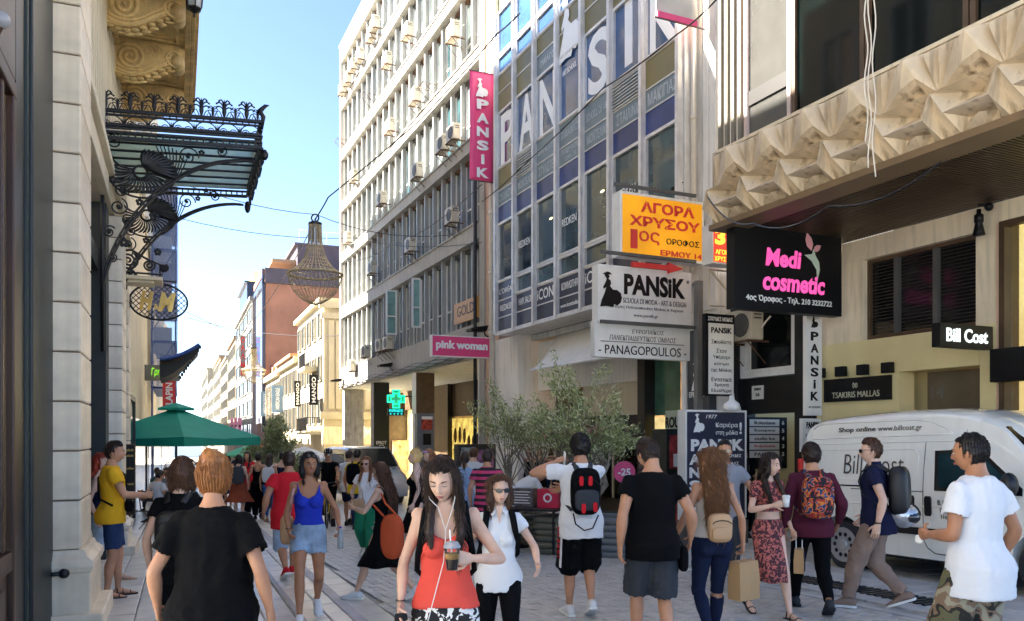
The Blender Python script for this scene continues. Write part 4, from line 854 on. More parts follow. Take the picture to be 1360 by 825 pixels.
# ribbed soffit: slats as parts
ns=72;sl=None;m_slat=mat('bronze_soffit_slat', (.09, .06, .035), .38, metal=.3, var=.2)
fobj(RF, 'soffit_board', MB().box(tRr, tL, -.0, CDp-.3, zb_+.02, zb_+.1), m_black, cb_, co)
nsl=104;step=(tL-tRr)/nsl
for i in range(nsl):
 d0=tRr+i*step
 if sl is None:sl=fobj(RF, 'soffit_slat', MB().box(d0, d0+step-.028, .02, CDp-.31, zb_-.045, zb_+.018), m_slat, cb_, (d0, 0, zb_))
 else:dupf(sl, RF, i*step, 0, 0, cb_)
# glazed storey above the band
GDp=CDp-.45;tg=RF.t(990, GDp)
fobj(RF, 'floor_slab', MB().box(tRr, tL, .3, CDp-.36, zb_+.11, zb_+.3), m_conc, cb_, co)
gtop=CAMH+(12-GDp*RF.q)*.86
xs_=[990, 1053, 1151, 1290, 1460]
m_dkg=mat('dark_green_office_glass', (.0015, .004, .0038), .06, var=.6, scale=.8, spec=.35)
for i in range(4):
 ta, tb=RF.t(xs_[i+1], GDp), RF.t(xs_[i], GDp)
 w=fobj(RF, 'window', MB().frame(ta+.01, tb-.01, GDp-.08, GDp+.04, zt_-.3, gtop, .07), m_brown if i else m_pinkalu, cb_, (ta, GDp, zt_))
 fobj(RF, 'pane', MB().box(ta+.08, tb-.08, GDp-.04, GDp-.01, zt_-.2, gtop-.08), m_dkg if i else mat('grey_shade_glass', (.05, .05, .048), .15, var=.15, spec=.7, coat=.5), w, (ta, GDp, zt_))
 if i==0:fobj(RF, 'dark_bar', MB().box(ta+.08, tb-.08, GDp-.01, GDp+.02, zt_+.75, zt_+.98), m_black, w, (ta, GDp, zt_))
fobj(RF, 'side_pier', MB().box(tg+.01, tL-.03, GDp-3, GDp+.0, zt_-.4, 11), mat('grey_pier_paint', (.1, .095, .085), .6, streak=.4), cb_, co)
for i in range(4):fobj(RF, 'pier_strip', MB().box(tg+.05+i*.16, tg+.12+i*.16, GDp+.001, GDp+.06, zt_+.05, 11), mat('cream_pier_strip', (.2, .18, .14), .6, streak=.3), cb_, co)
for j in range(9):
 tt=RF.t(990+j*48, GDp);fobj(RF, 'rust_panel', MB().box(RF.t(990+(j+1)*48, GDp)+.01, tt, GDp-.2, GDp+.05, gtop+.01, gtop+.75), m_brown, cb_, co)
fobj(RF, 'upper_slab', MB().box(tRr, tg, -8, GDp+.4, gtop+.76, gtop+1.0), mat('orange_soffit', (.62, .2, .07), .6), cb_, co)
fobj(RF, 'core', MB().box(tRr, tg, -8, GDp-.3, zb_+.3, gtop+.7), m_dark, cb_, co)
fobj(RF, 'upper_storeys', MB().box(tRr-6, tL, -12, .6, gtop+1.01, 12), m_conc, cb_, co)
# lit ceiling strip inside
fobj(RF, 'ceiling_light', MB().box(RF.t(1172, GDp), RF.t(1152, GDp), GDp-.009, GDp-.004, 7.45, 7.52), mat('tube_light', (1, .95, .8), .5, emit=1.2), cb_, co)
# ---- ground and mezzanine floors below the soffit
def rr(y, x):return CAMH+12*(HOR-y)/(x-188)
tZ0, tZ1=tRr, RF.t(1087, 0)
wl=fthing(RF, 'shop_facade', RF.t(1200), -.0, gZ, 'plain beige and pale yellow shop wall behind the white van', 'wall');wo2=(RF.t(1200), 0, gZ)
zW0, zW1=3.21, 4.53;tw0, tw1=RF.t(1296, 0), RF.t(1146, 0);ts0, ts1=RF.t(1700, 0), RF.t(1324, 0)
up=MB().box(tw1, tZ1, -.3, .0, 3.19, zb_-.05).box(tw0, tw1, -.3, 0, zW1, zb_-.05).box(ts1, tw0, -.3, 0, 3.19, zb_-.05).box(ts0, ts1, -.3, 0, 4.6, zb_-.05)
fobj(RF, 'upper_wall', up, m_beige, wl, wo2)
td=RF.t(1190.5, .1);te=RF.t(1297, .1)
lo=MB().box(td, tZ1, -.3, .04, RF.g(tZ1)-.3, 3.188).box(te, td, -.3, .04, 2.62, 3.188).box(ts1, te, -.3, .03, 1.9, 3.188)
fobj(RF, 'lower_wall', lo, m_yelw, wl, wo2)
fobj(RF, 'recess_panel', MB().box(te, td-.12, -.6, -.45, 1.9, 2.62), mat('grey_brown_panel', (.15, .12, .08), .5, var=.3), wl, wo2)
fobj(RF, 'recess_back', MB().box(te, td, -.62, -.5, gZ-.5, 1.9), m_yelw, wl, wo2);lettering('14', .22, .2, face_M(RF, RF.t(1246, -.45), -.448, 2.3, 'street'), m_inkg, wl, .02)
fobj(RF, 'dark_lintel', MB().box(te, RF.t(1133, .1), .041, .1, 1.62, 1.72), m_black, wl, wo2)
fobj(RF, 'backing', MB().box(ts0, tZ1, -1.4, -.7, gZ-.5, 4.8), m_yelw, wl, wo2)
fobj(RF, 'black_plinth', MB().box(ts0, te, -.2, .08, gZ-.4, 1.9), m_paneb, wl, wo2)
w=fobj(RF, 'window', MB().frame(tw0, tw1, -.22, -.1, zW0, zW1, .06), m_brown, wl, wo2)
for x in(1192, 1244):t=RF.t(x, -.12);fobj(RF, 'mullion', MB().box(t-.04, t+.04, -.2, -.08, zW0+.06, zW1-.06), m_grille, w, wo2)
fobj(RF, 'pane', MB().box(tw0+.06, tw1-.06, -.18, -.16, zW0+.06, zW1-.06), m_paneb, w, wo2)
sl2=MB()
for j in range(22):sl2 .box(tw0+.06, tw1-.06, -.159, -.15, zW0+.1+j*.054, zW0+.115+j*.054)
fobj(RF, 'blind', sl2, mat('dark_blind_slat', (.03, .025, .02), .5), w, wo2)
fobj(RF, 'lit_window', MB().box(ts0, ts1-.12, -.4, -.3, 1.9, 4.6), mat('amber_display', (1, .62, .26), .7, var=.25, scale=.8, emit=.42), wl, wo2)
fobj(RF, 'shop_window', MB().box(ts0, ts1-.12, -.14, -.13, 1.92, 4.58), m_shop, wl, wo2)
fobj(RF, 'window_frame', MB().box(ts1-.12, ts1-.04, -.29, .02, 1.9, 4.6).box(ts0, ts1-.12, -.1, .02, 4.52, 4.6), m_brown, wl, wo2)
fobj(RF, 'warm_reveal', MB().box(ts1-.039, ts1-.001, -.28, .015, 1.9, 4.59), m_peach, wl, wo2)
# black fascia at the right edge
fs=fthing(RF, 'fascia_sign', RF.t(1330, .3), .3, 2.8, 'blank black shop fascia panel at the right edge', 'sign');fobj(RF, 'panel', MB().box(ts0, RF.t(1314, .3), .1, .3, CAMH+11.67*(578-508)/(1314-188), CAMH+11.67*(578-464)/(1314-188)), m_ink, fs, (RF.t(1330, .3), .3, 2.8), bevel=.01)
# Tsakiris Mallas panel + 4 wall lamps
ta, tb=RF.t(1181.5, .1), RF.t(1094, .1);ts_=fthing(RF, 'shop_sign', (ta+tb)/2, .1, 2.4, 'black shop sign lettered TSAKIRIS MALLAS under four wall lamps', 'sign')
fobj(RF, 'panel', MB().box(ta, tb, .041, .1, 2.19, 2.58), m_ink, ts_, ((ta+tb)/2, .1, 2.4));lettering('TSAKIRIS MALLAS', (tb-ta)*.72, .1, face_M(RF, (ta+tb)/2, .1, 2.3, 'street'), mat('pale_gold_lettering', (.5, .5, .38), .5), ts_, .0)
fobj(RF, 'emblem', MB().tube([((ta+tb)/2+.045*math.cos(a*.7), .105, 2.45+.045*math.sin(a*1.4))for a in range(9)], .008, 4, closed=True), _mats['pale_gold_lettering'], ts_, ((ta+tb)/2, .1, 2.4))
for k, x in enumerate((1089, 1117, 1146, 1179)):
 t=RF.t(x, .14);z=CAMH+11.85*(HOR-(497-(x-1089)*.08))/(x-188);s_=fthing(RF, 'wall_lamp', t, .04, z, ('first', 'second', 'third', 'fourth')[k]+' black box lamp from the left over the black shop sign', 'lamp', 'box wall lamps')
 fobj(RF, 'body', MB().box(t-.09, t+.09, .09, .2, z-.07, z+.1), m_ink, s_, (t, .04, z), bevel=.01);fobj(RF, 'mount', MB().box(t-.04, t+.04, .041, .089, z-.05, z+.05), m_ink, s_, (t, .04, z))
# spot lamp under the soffit
P_=RF.t(1300, .35);sz=zb_-.12;sp_=fthing(RF, 'spot_lamp', P_, .35, sz, 'black spot lamp hanging under the ribbed soffit above the lit window', 'lamp')
q=MB().lathe([(.06, -.12), (.06, -.02), (.03, 0), (.03, .06)], (P_, .35, sz-.12), 12).lathe([(.085, -.3), (.07, -.24), (.045, -.13), (.05, -.12)], (P_, .35, sz-.12), 12).tube([(P_, .35, sz), (P_, .1, sz+.02)], .02, 6);q.ball((P_-.0, .14, sz), .06)
fobj(RF, 'body', q, m_ink, sp_, (P_, .35, sz), smooth=True)
# doorway at number 16
tD0, tD1=RF.t(1064, -.2), RF.t(988, -.2)
dw=fthing(RF, 'doorway', (tD0+tD1)/2, -.5, RF.g(tD0), 'dark building entrance numbered 16 with a framed window above', 'doorway');do_=((tD0+tD1)/2, -.5, RF.g(tD0));gz_=RF.g(tD0)-.2
fobj(RF, 'surround', MB().box(tD1+.01, tA-.02, -.5, -.05, gz_, zb_-.06).box(RF.t(1087, -.1), tD0-.02, -.4, -.02, gz_, zb_-.06), m_black, dw, do_)
fobj(RF, 'transom_wall', MB().box(tD0-.02, tD1+.01, -.5, -.2, 2.05, 2.75), m_black, dw, do_)
fobj(RF, 'inner_wall', MB().box(tD0-.3, tD1+.4, -2.6, -2.5, gz_, 2.1), m_yelw, dw, do_)
fobj(RF, 'inner_side_wall', MB().box(tD1+.012, tD1+.1, -2.5, -.51, gz_, 2.1), m_yelw, dw, do_)
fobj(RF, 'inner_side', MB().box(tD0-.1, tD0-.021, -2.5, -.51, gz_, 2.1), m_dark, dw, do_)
fobj(RF, 'window_frame', MB().frame(tD0-.01, tD1, -.32, -.1, 2.76, zb_-.08, .16), m_whitep, dw, do_);fobj(RF, 'pane', MB().box(tD0+.15, tD1-.16, -.28, -.25, 2.92, zb_-.24), m_paneb, dw, do_)
fobj(RF, 'number_plate', MB().box(RF.t(1014, -.19), RF.t(999, -.19), -.199, -.18, 2.33, 2.6), m_signw, dw, do_);lettering('ΕΡΜΟΥ', .2, .05, face_M(RF, RF.t(1006.5, -.18), -.179, 2.53, 'street'), m_ink, dw, .02);lettering('16', .1, .07, face_M(RF, RF.t(1006.5, -.18), -.179, 2.42, 'street'), m_ink, dw, .02)
dda, ddb=RF.d(tD1, 994), RF.d(tD1, 1033);dzz=lambda y:RF.z(y, tD1, dda);db=fthing(RF, 'directory_board', tD1, dda, dzz(590), 'pale directory board of name plates inside the dark entrance', 'board');do3=(tD1, dda, dzz(590));dmd=(dda+ddb)/2;dww=dda-ddb
fobj(RF, 'frame', MB().box(tD1-.03, tD1+.01, ddb-.22, dda+.03, dzz(623), dzz(554)), m_ink, db, do3)
for j in range(5):
 za5, zb5_=dzz(557+j*10.5), dzz(566+j*10.5);fobj(RF, 'name_plate', MB().box(tD1-.045, tD1-.031, ddb, dda, zb5_, za5), m_signw, db, do3)
 lettering(['Rolexiann', 'Rosepime', 'studio lux', 'Rolysteana', 'PANSiK'][j], dww*.7, (za5-zb5_)*.5, face_M(RF, tD1-.045, dmd, (za5+zb5_)/2, 'cam'), m_red if j==3 else m_ink, db)
 lettering('65432'[j], .06, .08, face_M(RF, tD1-.031, ddb-.11, (za5+zb5_)/2, 'cam'), m_inkw, db, .02)
acd=dup(ac0, RF.M@Matrix.Translation((RF.t(987, .2), -.1, CAMH+.4+(HOR-436)/FPX*RF.p(RF.t(987), 0, 0).y-.4)));acd['label']='air conditioner in shadow right of the tall white PANSIK notice board'
# ================================================================== hanging signs on the right
def rsign(name, label, x0, x1, y0, y1, t, m, thick=.16, border=.03, bm=None):return hang_sign(RF, name, label, 'sign', x0, x1, y0, y1, t, m, thick, border, bm or m_signw)
m_yel=mat('lit_yellow_sign', (.85, .36, .004), .4, var=.15, scale=1.2, emit=.1)
tS=RF.t(929, .45)
# square sign pole and its brackets
pole=fthing(RF, 'sign_pole', tS-.25, .62, RF.g(tS), 'weathered grey square pole that carries the stacked hanging signs', 'pole');o_=(tS-.25, .62, RF.g(tS));xx=tS-.25
dp=RF.d(xx, 930)
fobj(RF, 'post', MB().box(xx, xx+.12, dp-.07, dp+.07, RF.g(tS)-.2, 4.75), mat('galvanised_grey', (.2, .2, .19), .6, var=.25, streak=.5), pole, o_)
for(y, xl)in((258, 818), (346, 800), (434, 800)):zz=RF.z(y, tS, dp+.8);fobj(RF, 'arm', MB().box(xx+.03, xx+.09, dp+.071, RF.d(xx, xl), zz-.03, zz+.03), m_grille, pole, o_)
r, pt, W, H=rsign('hanging_sign', 'bright yellow lit sign with red Greek words about buying gold, with an arrow below', 818, 929, 264, 347, tS, m_yel, .3, .05, m_whitep)
lettering('ΑΓΟΡΑ', W*.64, H*.17, pt(.56, .2), m_red, r, .035);lettering('ΧΡΥΣΟΥ', W*.84, H*.17, pt(.53, .43), m_red, r, .035)
lettering('1', W*.08, H*.3, pt(.16, .72), m_red, r, .06);lettering('ος', W*.24, H*.2, pt(.34, .68), m_red, r, .01)
lettering('ΟΡΟΦΟΣ', W*.4, H*.1, pt(.74, .7), m_ink, r, .01);lettering('ΕΡΜΟΥ 14', W*.5, H*.09, pt(.72, .89), m_red, r, .03)
ta_=tS-.05;za, zb2=RF.z(349, ta_, dp+1), RF.z(362, ta_, dp+1);dA, dB=RF.d(ta_, 836), RF.d(ta_, 903);zc=(za+zb2)/2;h=(za-zb2)/2
fobj(RF, 'arrow', MB().prism([(dA, zc+h*.5), (dA, zc-h*.5), (dB+.35, zc-h*.5), (dB+.35, zc-h*1.1), (dB, zc), (dB+.35, zc+h*1.1), (dB+.35, zc+h*.5)], ta_-.12, ta_-.04, 0), m_red, r, (tS, dp+.8, zc))
r, pt, W, H=rsign('hanging_sign', 'white PANSIK sign with black lady silhouette, middle of the stack under the yellow sign', 790, 914, 358, 434, tS, m_signw, .22, .05, m_whitep)
lettering('PANSiK', W*.66, H*.36, pt(.6, .3), m_ink, r, .04);emblem(pt(.14, .42, .01), H*.6, m_ink, r);lettering('SCUOLA DI MODA - ART & DESIGN', W*.68, H*.09, pt(.6, .58), m_inkg, r, .005)
lettering('Ανωτερες Ουλοκαπουδες Μοδας & Τεχνων', W*.82, H*.06, pt(.5, .7), m_inkg, r);lettering('www.pansik.gr', W*.26, H*.07, pt(.5, .83), m_inkg, r);lettering('®', W*.03, W*.03, pt(.96, .17), m_ink, r)
r, pt, W, H=rsign('hanging_sign', 'thin white PANAGOPOULOS sign at the bottom of the stack', 787, 913, 432, 477, tS, m_signw, .16, .03, m_whitep)
lettering('ΕΥΡΩΠΑΪΚΟΣ', W*.34, H*.15, pt(.55, .2), m_inkg, r, shear=.2);lettering('ΠΑΝΕΚΠΑΙΔΕΥΤΙΚΟΣ ΟΜΙΛΟΣ', W*.7, H*.15, pt(.5, .42), m_inkg, r, shear=.2)
lettering('- PANAGOPOULOS -', W*.92, H*.26, pt(.5, .77), m_ink, r);fobj(RF, 'rule', MB().box(tS-.09, tS-.081, RF.d(tS, 905), RF.d(tS, 795), RF.z(458, tS, 1.5), RF.z(457, tS, 1.5)), m_inkg, r, (tS, 1.5, 2.8))
tS2=RF.t(968, .9)
r, pt, W, H=rsign('hanging_sign', 'small red lit sign with a yellow 3 right of the yellow sign', 939, 969, 301, 353, tS2, mat('lit_red_sign', (.75, .04, .02), .4, emit=.2), .3, .03, m_whitep)
m_yl=mat('yellow_lettering', (.95, .6, .05), .4, emit=.3);lettering('3', W*.45, H*.4, pt(.35, .32), m_yl, r, .05);lettering('ΟΣ', W*.3, H*.14, pt(.78, .18), m_yl, r, .02);lettering('ΑΓΟΡΑ', W*.7, H*.12, pt(.5, .7), m_yl, r, .02);lettering('ΧΡΥΣΟΥ', W*.8, H*.12, pt(.5, .87), m_yl, r, .02)
fr_=fthing(RF, 'sign_bracket', tS2+.2, .8, 3.8, 'rusty angle bracket frame under the small red lit sign', 'bracket');b=MB();d1, d2=RF.d(tS2+.2, 942), RF.d(tS2+.2, 985);zt2, zb3=RF.z(357, tS2, .9), RF.z(405, tS2, .9)
b.tube([(tS2+.2, d1, zt2), (tS2+.2, d2, zb3), (tS2+.2, d1, zb3), (tS2+.2, d1, zt2), (tS2+.2, d2, zt2), (tS2+.2, d2, zb3)], .025, 4);fobj(RF, 'frame', b, m_beige, fr_, (tS2+.2, .8, 3.8))
tS3=RF.t(1112, .35)
r, pt, W, H=rsign('hanging_sign', 'large black sign with pink Medi cosmetic lettering and a leaf figure under the soffit', 970, 1112, 303, 416, tS3, m_ink, .2, 0)
lettering('Medi', W*.33, H*.21, pt(.44, .38), m_magl, r, .035, shear=.12);lettering('cosmetic', W*.58, H*.21, pt(.54, .66), m_magl, r, .03, shear=.12);lettering('4ος Όροφος - Τηλ. 210 3232722', W*.8, H*.085, pt(.5, .87), m_inkw, r, .02)
m_pk2=mat('pale_pink_leaf', (.75, .35, .4), .5);m_gn2=mat('sage_swoosh', (.5, .6, .5), .5)
def blade(M, pts, m, parent, name):
 n=len(pts);mb=MB().add([(x, y, 0)for x, y in pts]+[(x, y, .006)for x, y in pts], [tuple(range(n)), tuple(range(2*n-1, n-1, -1))]+[((i+1)%n, i, n+i, n+(i+1)%n)for i in range(n)])
 me=mesh_np(name, np.array(mb.v), mb.f);fix_normals(me);return obj(name, me, m, M, parent)
def leafp(x, y, a, L, w):return[(x+math.cos(a)*L*s-math.sin(a)*w*q, y+math.sin(a)*L*s+math.cos(a)*w*q)for s, q in((0, 0), (.3, .5), (.65, .48), (1, 0), (.65, -.48), (.3, -.5))]
Mb=pt(.72, .25);k=H
blade(Mb, leafp(-.03*k, .0, 1.9, .22*k, .1*k), m_pk2, r, 'leaf_mark');blade(Mb, leafp(-.0*k, -.0, .55, .14*k, .07*k), m_pk2, r, 'leaf_mark')
blade(Mb, [(-.14*k, -.06*k), (-.02*k, -.04*k), (.0, .02*k), (.02*k, .0), (.03*k, -.05*k), (.09*k, -.13*k), (.1*k, -.22*k), (.06*k, -.36*k), (.05*k, -.22*k), (-.03*k, -.12*k)], m_gn2, r, 'swoosh_mark')
tS4=RF.t(1313, .25)
r, pt, W, H=rsign('hanging_sign', 'small black Bill Cost sign projecting from the beige wall', 1243, 1313, 432, 463, tS4, m_ink, .14, 0);lettering('Bill Cost', W*.78, H*.58, pt(.5, .48), mat('glowing_white_lettering', (.8, .9, .82), .4, emit=.3), r, .02)
fobj(RF, 'arm', MB().tube([(tS4, .1, RF.z(465, tS4, .3)), (tS4, .3, RF.z(463, tS4, .3))], .015, 5), m_ink, r, (tS4, .3, 2.5))
# tall notice board above the dark doorway side, vertical banner
tS5=RF.t(972, .5)
r, pt, W, H=rsign('notice_board', 'tall white PANSIK notice board with Greek lines in a black frame beside the sign pole', 935, 973, 418, 526, tS5, m_ink, .12, 0)
fobj(RF, 'sheet', MB().box(tS5-.075, tS5-.061, RF.d(tS5, 971), RF.d(tS5, 938), RF.z(524, tS5, .7), RF.z(431, tS5, .7)), m_signw, r, (tS5, .7, 3));lettering('ΣΠΟΥΔΕΣ ΜΟΔΑΣ', W*.85, H*.05, pt(.5, .06), m_inkw, r, .01)
for txt, v, w, hh, b_ in(('PANSiK', .2, .72, .07, .03), ('Σπουδάστε', .34, .7, .05, 0), ('Στον', .45, .35, .05, 0), ('Υπέροχο', .53, .6, .055, 0), ('κόσμο', .61, .5, .045, 0), ('της Μόδας', .69, .75, .055, 0), ('Εντατικά', .8, .7, .05, .01), ('3μηνα', .87, .5, .05, .01), ('Ελεύθερα', .94, .7, .05, .01)):lettering(txt, W*w, H*hh, pt(.52, v, .016), m_ink, r, b_)
tS6=RF.t(1088, .3)
r, pt, W, H=rsign('vertical_sign', 'narrow white vertical PANSIK sign between the dark entrance and the pale yellow wall', 1069, 1089, 414, 552, tS6, m_signw, .1, 0)
emblem(pt(.5, .1, .005), H*.12, m_ink, r)
for i, ch in enumerate('PANSiK'):lettering(ch, W*(.5 if ch!='i' else.14), H*.085, pt(.5, .24+i*.115), m_ink, r, .03)
lettering('ACADEMY', W*.8, H*.02, pt(.5, .92), m_inkg, r)
r, pt, W, H=rsign('notice_board', 'small white PANSIK plate below the narrow vertical sign', 1064, 1088, 556, 600, tS6+.02, m_signw, .08, .01);lettering('PANSiK', W*.7, H*.2, pt(.55, .2), m_ink, r, .03);lettering('ΑΝΩΤΕΡΕΣ', W*.7, H*.08, pt(.5, .5), m_inkg, r);lettering('ΣΠΟΥΔΕΣ', W*.6, H*.08, pt(.5, .64), m_inkg, r)
# pink woman sign, pink banner, grey banner, GOLD board
tS7=RF.t(652, .25)
r, pt, W, H=rsign('hanging_sign', 'rectangular pink sign reading pink woman over the arcade', 572, 651.5, 447, 475, tS7, m_pink, .2, .03);lettering('pink woman', W*.86, H*.5, pt(.5, .48), m_inkw, r, .045)
def banner(label, x0, x1, y0, y1, t, m, flat=False):
 da, db=RF.d(t, x0), RF.d(t, x1);z1, z0=RF.z(y0, t, (da+db)/2), RF.z(y1, t, (da+db)/2);rt=fthing(RF, 'cloth_banner', t, da, z0, label, 'banner')
 V=[];nx, nz=6, 24
 for j in range(nz+1):
  for i in range(nx+1):u=i/nx;v=j/nz;V.append((t+.03*math.sin(v*9+u*3)*(v*(1-v)*3), da+(db-da)*u, z0+(z1-z0)*v))
 c=fobj(RF, 'cloth', MB().add(V, [(j*7+i, j*7+i+1, j*7+i+8, j*7+i+7)for j in range(nz)for i in range(nx)]), m, rt, (t, da, z0), smooth=True);s=c.modifiers.new('s', 'SOLIDIFY');s.thickness=.01
 fobj(RF, 'rod', MB().tube([(t, da+.05, z1), (t, db-.4, z1)], .02, 6).tube([(t, da+.05, z0), (t, db-.4, z0)], .02, 6), m_grille, rt, (t, da, z0))
 return rt, (lambda u, v:face_M(RF, t-.045, da+(db-da)*u, z1-(z1-z0)*v, 'cam')), abs(db-da), z1-z0
r, pt, W, H=banner('long pink vertical PANSIK banner with white lady figure high between the two facades', 624, 655.5, 96, 241, RF.t(657, .4), m_pink)
for i, ch in enumerate('PANSiK'):lettering(ch, W*(.5 if ch!='i' else.15), H*.09, pt(.52, .3+i*.125), m_inkw, r, .045)
emblem(pt(.5, .15), H*.17, m_inkw, r)
r, pt, W, H=banner('dirty white banner with a pink lower edge at the top beside the white clad wall', 872, 926, -60, 30, RF.t(927, .5), mat('dirty_white_cloth', (.6, .56, .5), .9));fobj(RF, 'edge_band', MB().box(RF.t(927, .5)-.03, RF.t(927, .5)+.02, RF.d(RF.t(927, .5), 925), RF.d(RF.t(927, .5), 872.5), RF.z(30, RF.t(927, .5), 1), RF.z(22, RF.t(927, .5), 1)), m_pink, r, (RF.t(927, .5), 1, 7))
tG0, tG1=RF.t(634, .1), RF.t(603, .1);gb=fthing(RF, 'shop_sign', tG0, .1, 6, 'tan board lettered GOLD on the lowest window row of the office building', 'sign')
za_, zb_2=rz(452-26, 604), rz(431, 604);zg0, zg1=CAMH+11.9*(578-432)/(604-188), CAMH+11.9*(578-405)/(604-188)
fobj(RF, 'panel', MB().box(tG0, tG1, .021, .1, zg0, zg1), mat('tan_board', (.5, .26, .06), .5), gb, (tG0, .1, 6));lettering('GOLD', (tG1-tG0)*.72, (zg1-zg0)*.5, face_M(RF, (tG0+tG1)/2, .1, (zg0+zg1)/2+.05, 'street'), m_ink, gb, .0)
# flood lamps
for k, (x, y, lab)in enumerate(((631, 437, 'black flood lamp above the pink woman sign'), (509, 485, 'black flood lamp under the arcade beam'), (445, 505, 'black flood lamp at the far corner of the office building'), (907, 247, 'black flood lamp above the yellow sign'))):
 t=RF.t(x, .5);z=RF.z(y, t, .5);s=.55 if k<3 else.5
 if k==0:
  fl0=fthing(RF, 'flood_lamp', t, .5, z, lab, 'lamp', 'black flood lamps');o=(t, .5, z)
  fobj(RF, 'head', MB().add([(t-.28, .1, z+.12), (t+.28, .1, z+.12), (t+.28, .75, z), (t-.28, .75, z), (t-.2, .15, z-.08), (t+.2, .15, z-.08), (t+.25, .72, z-.1), (t-.25, .72, z-.1)], [(0, 1, 2, 3), (4, 7, 6, 5), (0, 4, 5, 1), (1, 5, 6, 2), (2, 6, 7, 3), (3, 7, 4, 0)]), m_ink, fl0, o, bevel=.02)
  fobj(RF, 'arm', MB().tube([(t, -.0, z-.25), (t, .12, z-.2), (t, .2, z)], .025, 5), m_ink, fl0, o);z00=(t, .5, z)
 else:
  c=dup(fl0, RF.M@Matrix.Translation((t, .5, z))@(Matrix.Scale(.75, 4)if k==3 else Matrix.Identity(4)));c['label']=lab
# ================================================================== left side hanging things
def lz(y, t, d=0):return LF.z(y, t, d)
# iron and glass canopy
TN, TFr=Yt(12.35), Yt(15.05);DW=2.36
def zc_(d):return 6.16+.15*d/DW
cnp=fthing(LF, 'iron_canopy', (TN+TFr)/2, 0, 6.2, 'ornate wrought iron and glass entrance canopy with shell shaped brackets', 'canopy');o=((TN+TFr)/2, 0, 6.2)
def fascia(t):
 mb=MB();H=.42
 for(e, w)in((H, .035), (H-.07, .02), (H*.48, .03), (H*.36, .02), (.09, .025), (0, .035)):
  mb.add(*[([(t-w, 0, zc_(0)+e-w), (t+w, 0, zc_(0)+e-w), (t+w, 0, zc_(0)+e+w*.3), (t-w, 0, zc_(0)+e+w*.3), (t-w, DW, zc_(DW)+e-w), (t+w, DW, zc_(DW)+e-w), (t+w, DW, zc_(DW)+e+w*.3), (t-w, DW, zc_(DW)+e+w*.3)], [(0, 1, 2, 3), (4, 5, 6, 7), (0, 1, 5, 4), (1, 2, 6, 5), (2, 3, 7, 6), (3, 0, 4, 7)])][0])
 for i in range(25):
  d=DW*i/24;z0=zc_(d);mb.box(t-.012, t+.012, d-.012, d+.012, z0, z0+.09).box(t-.012, t+.012, d-.01, d+.01, z0+H-.07, z0+H)
 for i in range(7):
  d=DW*(i+.5)/7;z0=zc_(d)+H*.5
  mb.tube([(t, d+.15*math.cos(a), z0+.13*math.sin(a))for a in np.linspace(0, math.pi, 9)], .009, 4)
  mb.tube([(t, a, b)for a, b in spiral((d-.08, zc_(d)+.2), .06, 1.4, 16)], .008, 4).tube([(t, a, b)for a, b in spiral((d+.08, zc_(d)+.2), .06, 1.4, 16, -1, math.pi)], .008, 4)
  for a in(-.5, 0, .5):mb.tube([(t, d+.165, z0), (t, d+.165+.06*math.sin(a), z0+.1)], [.01, .004], 4)
  mb.ball((t, d, zc_(d)+.2), (.02, .03, .03), 6, 5)
 return mb
for t, nm in((TN, 'near'), (TFr, 'far')):fobj(LF, 'side_fascia', fascia(t), m_iron, cnp, o)
mb=MB()
for(e, w)in((.42, .035), (.35, .02), (.2, .025), (.09, .02), (0, .035)):mb.box(TN+.04, TFr-.04, DW-w, DW+w, zc_(DW)+e-w, zc_(DW)+e+w*.3)
for i in range(14):t=TN+(TFr-TN)*(i+.5)/14;mb.tube([(t, a+0*a, b)for a, b in[(DW, zc_(DW)+.1), (DW, zc_(DW)+.42)]], .012, 4);mb.tube([(t+.1*math.cos(q), DW, zc_(DW)+.28+.1*math.sin(q))for q in np.linspace(0, 6.28, 10)], .009, 4)
for i in range(8):t=TN+(TFr-TN)*(i+.5)/8;mb.tube([(t, DW+.02, zc_(DW)), (t+.05, DW+.04, zc_(DW)-.16), (t-.03, DW+.02, zc_(DW)-.26-.08*(i%2))], [.02, .03, .006], 5)
fobj(LF, 'front_fascia', mb, m_iron, cnp, o)
# finials
def palm(t, d, z, s):
 mb=MB();mb.tube([(t, d, z), (t, d, z+.1*s), (t, d, z+.2*s), (t, d, z+.3*s)], [.012*s, .04*s, .028*s, .003], 6)
 for k in(-1, 1):
  for(a, L)in((.5, .2), (.95, .17), (1.5, .13)):
   P_=[(t, d+k*s*L*.75*math.sin(a*u**.7)*u*1.2, z+.1*s+s*L*(math.sin(u*2.2)*math.cos(a*.6)))for u in np.linspace(0, 1, 7)];mb.tube(P_, [.012*s]*6+[.016*s], 4)
  mb.tube([(t, a, b)for a, b in[(d+k*(.03+.11*u)*s, z+.01+.1*s*math.sin(u*3))for u in np.linspace(0, 1, 6)]], .008*s, 4)
 return mb
f0=None
for(tt, nn)in((TN, 7), (TFr, 7)):
 for i in range(nn*2):
  d=DW*(i+.45)/(nn*2-.2);s=1.if i%2==0 else.62
  if f0 is None or i==1 and tt==TN:
   q=fobj(LF, 'finial', palm(tt, d, zc_(d)+.42, s), m_iron, cnp, (tt, d, zc_(d)+.42), smooth=True)
   if i==0:f0=(q, tt, d)
   else:f1=(q, tt, d)
  else:b_=f0 if i%2==0 else f1;dupf(b_[0], LF, tt-b_[1], d-b_[2], zc_(d)-zc_(b_[2]), cnp)
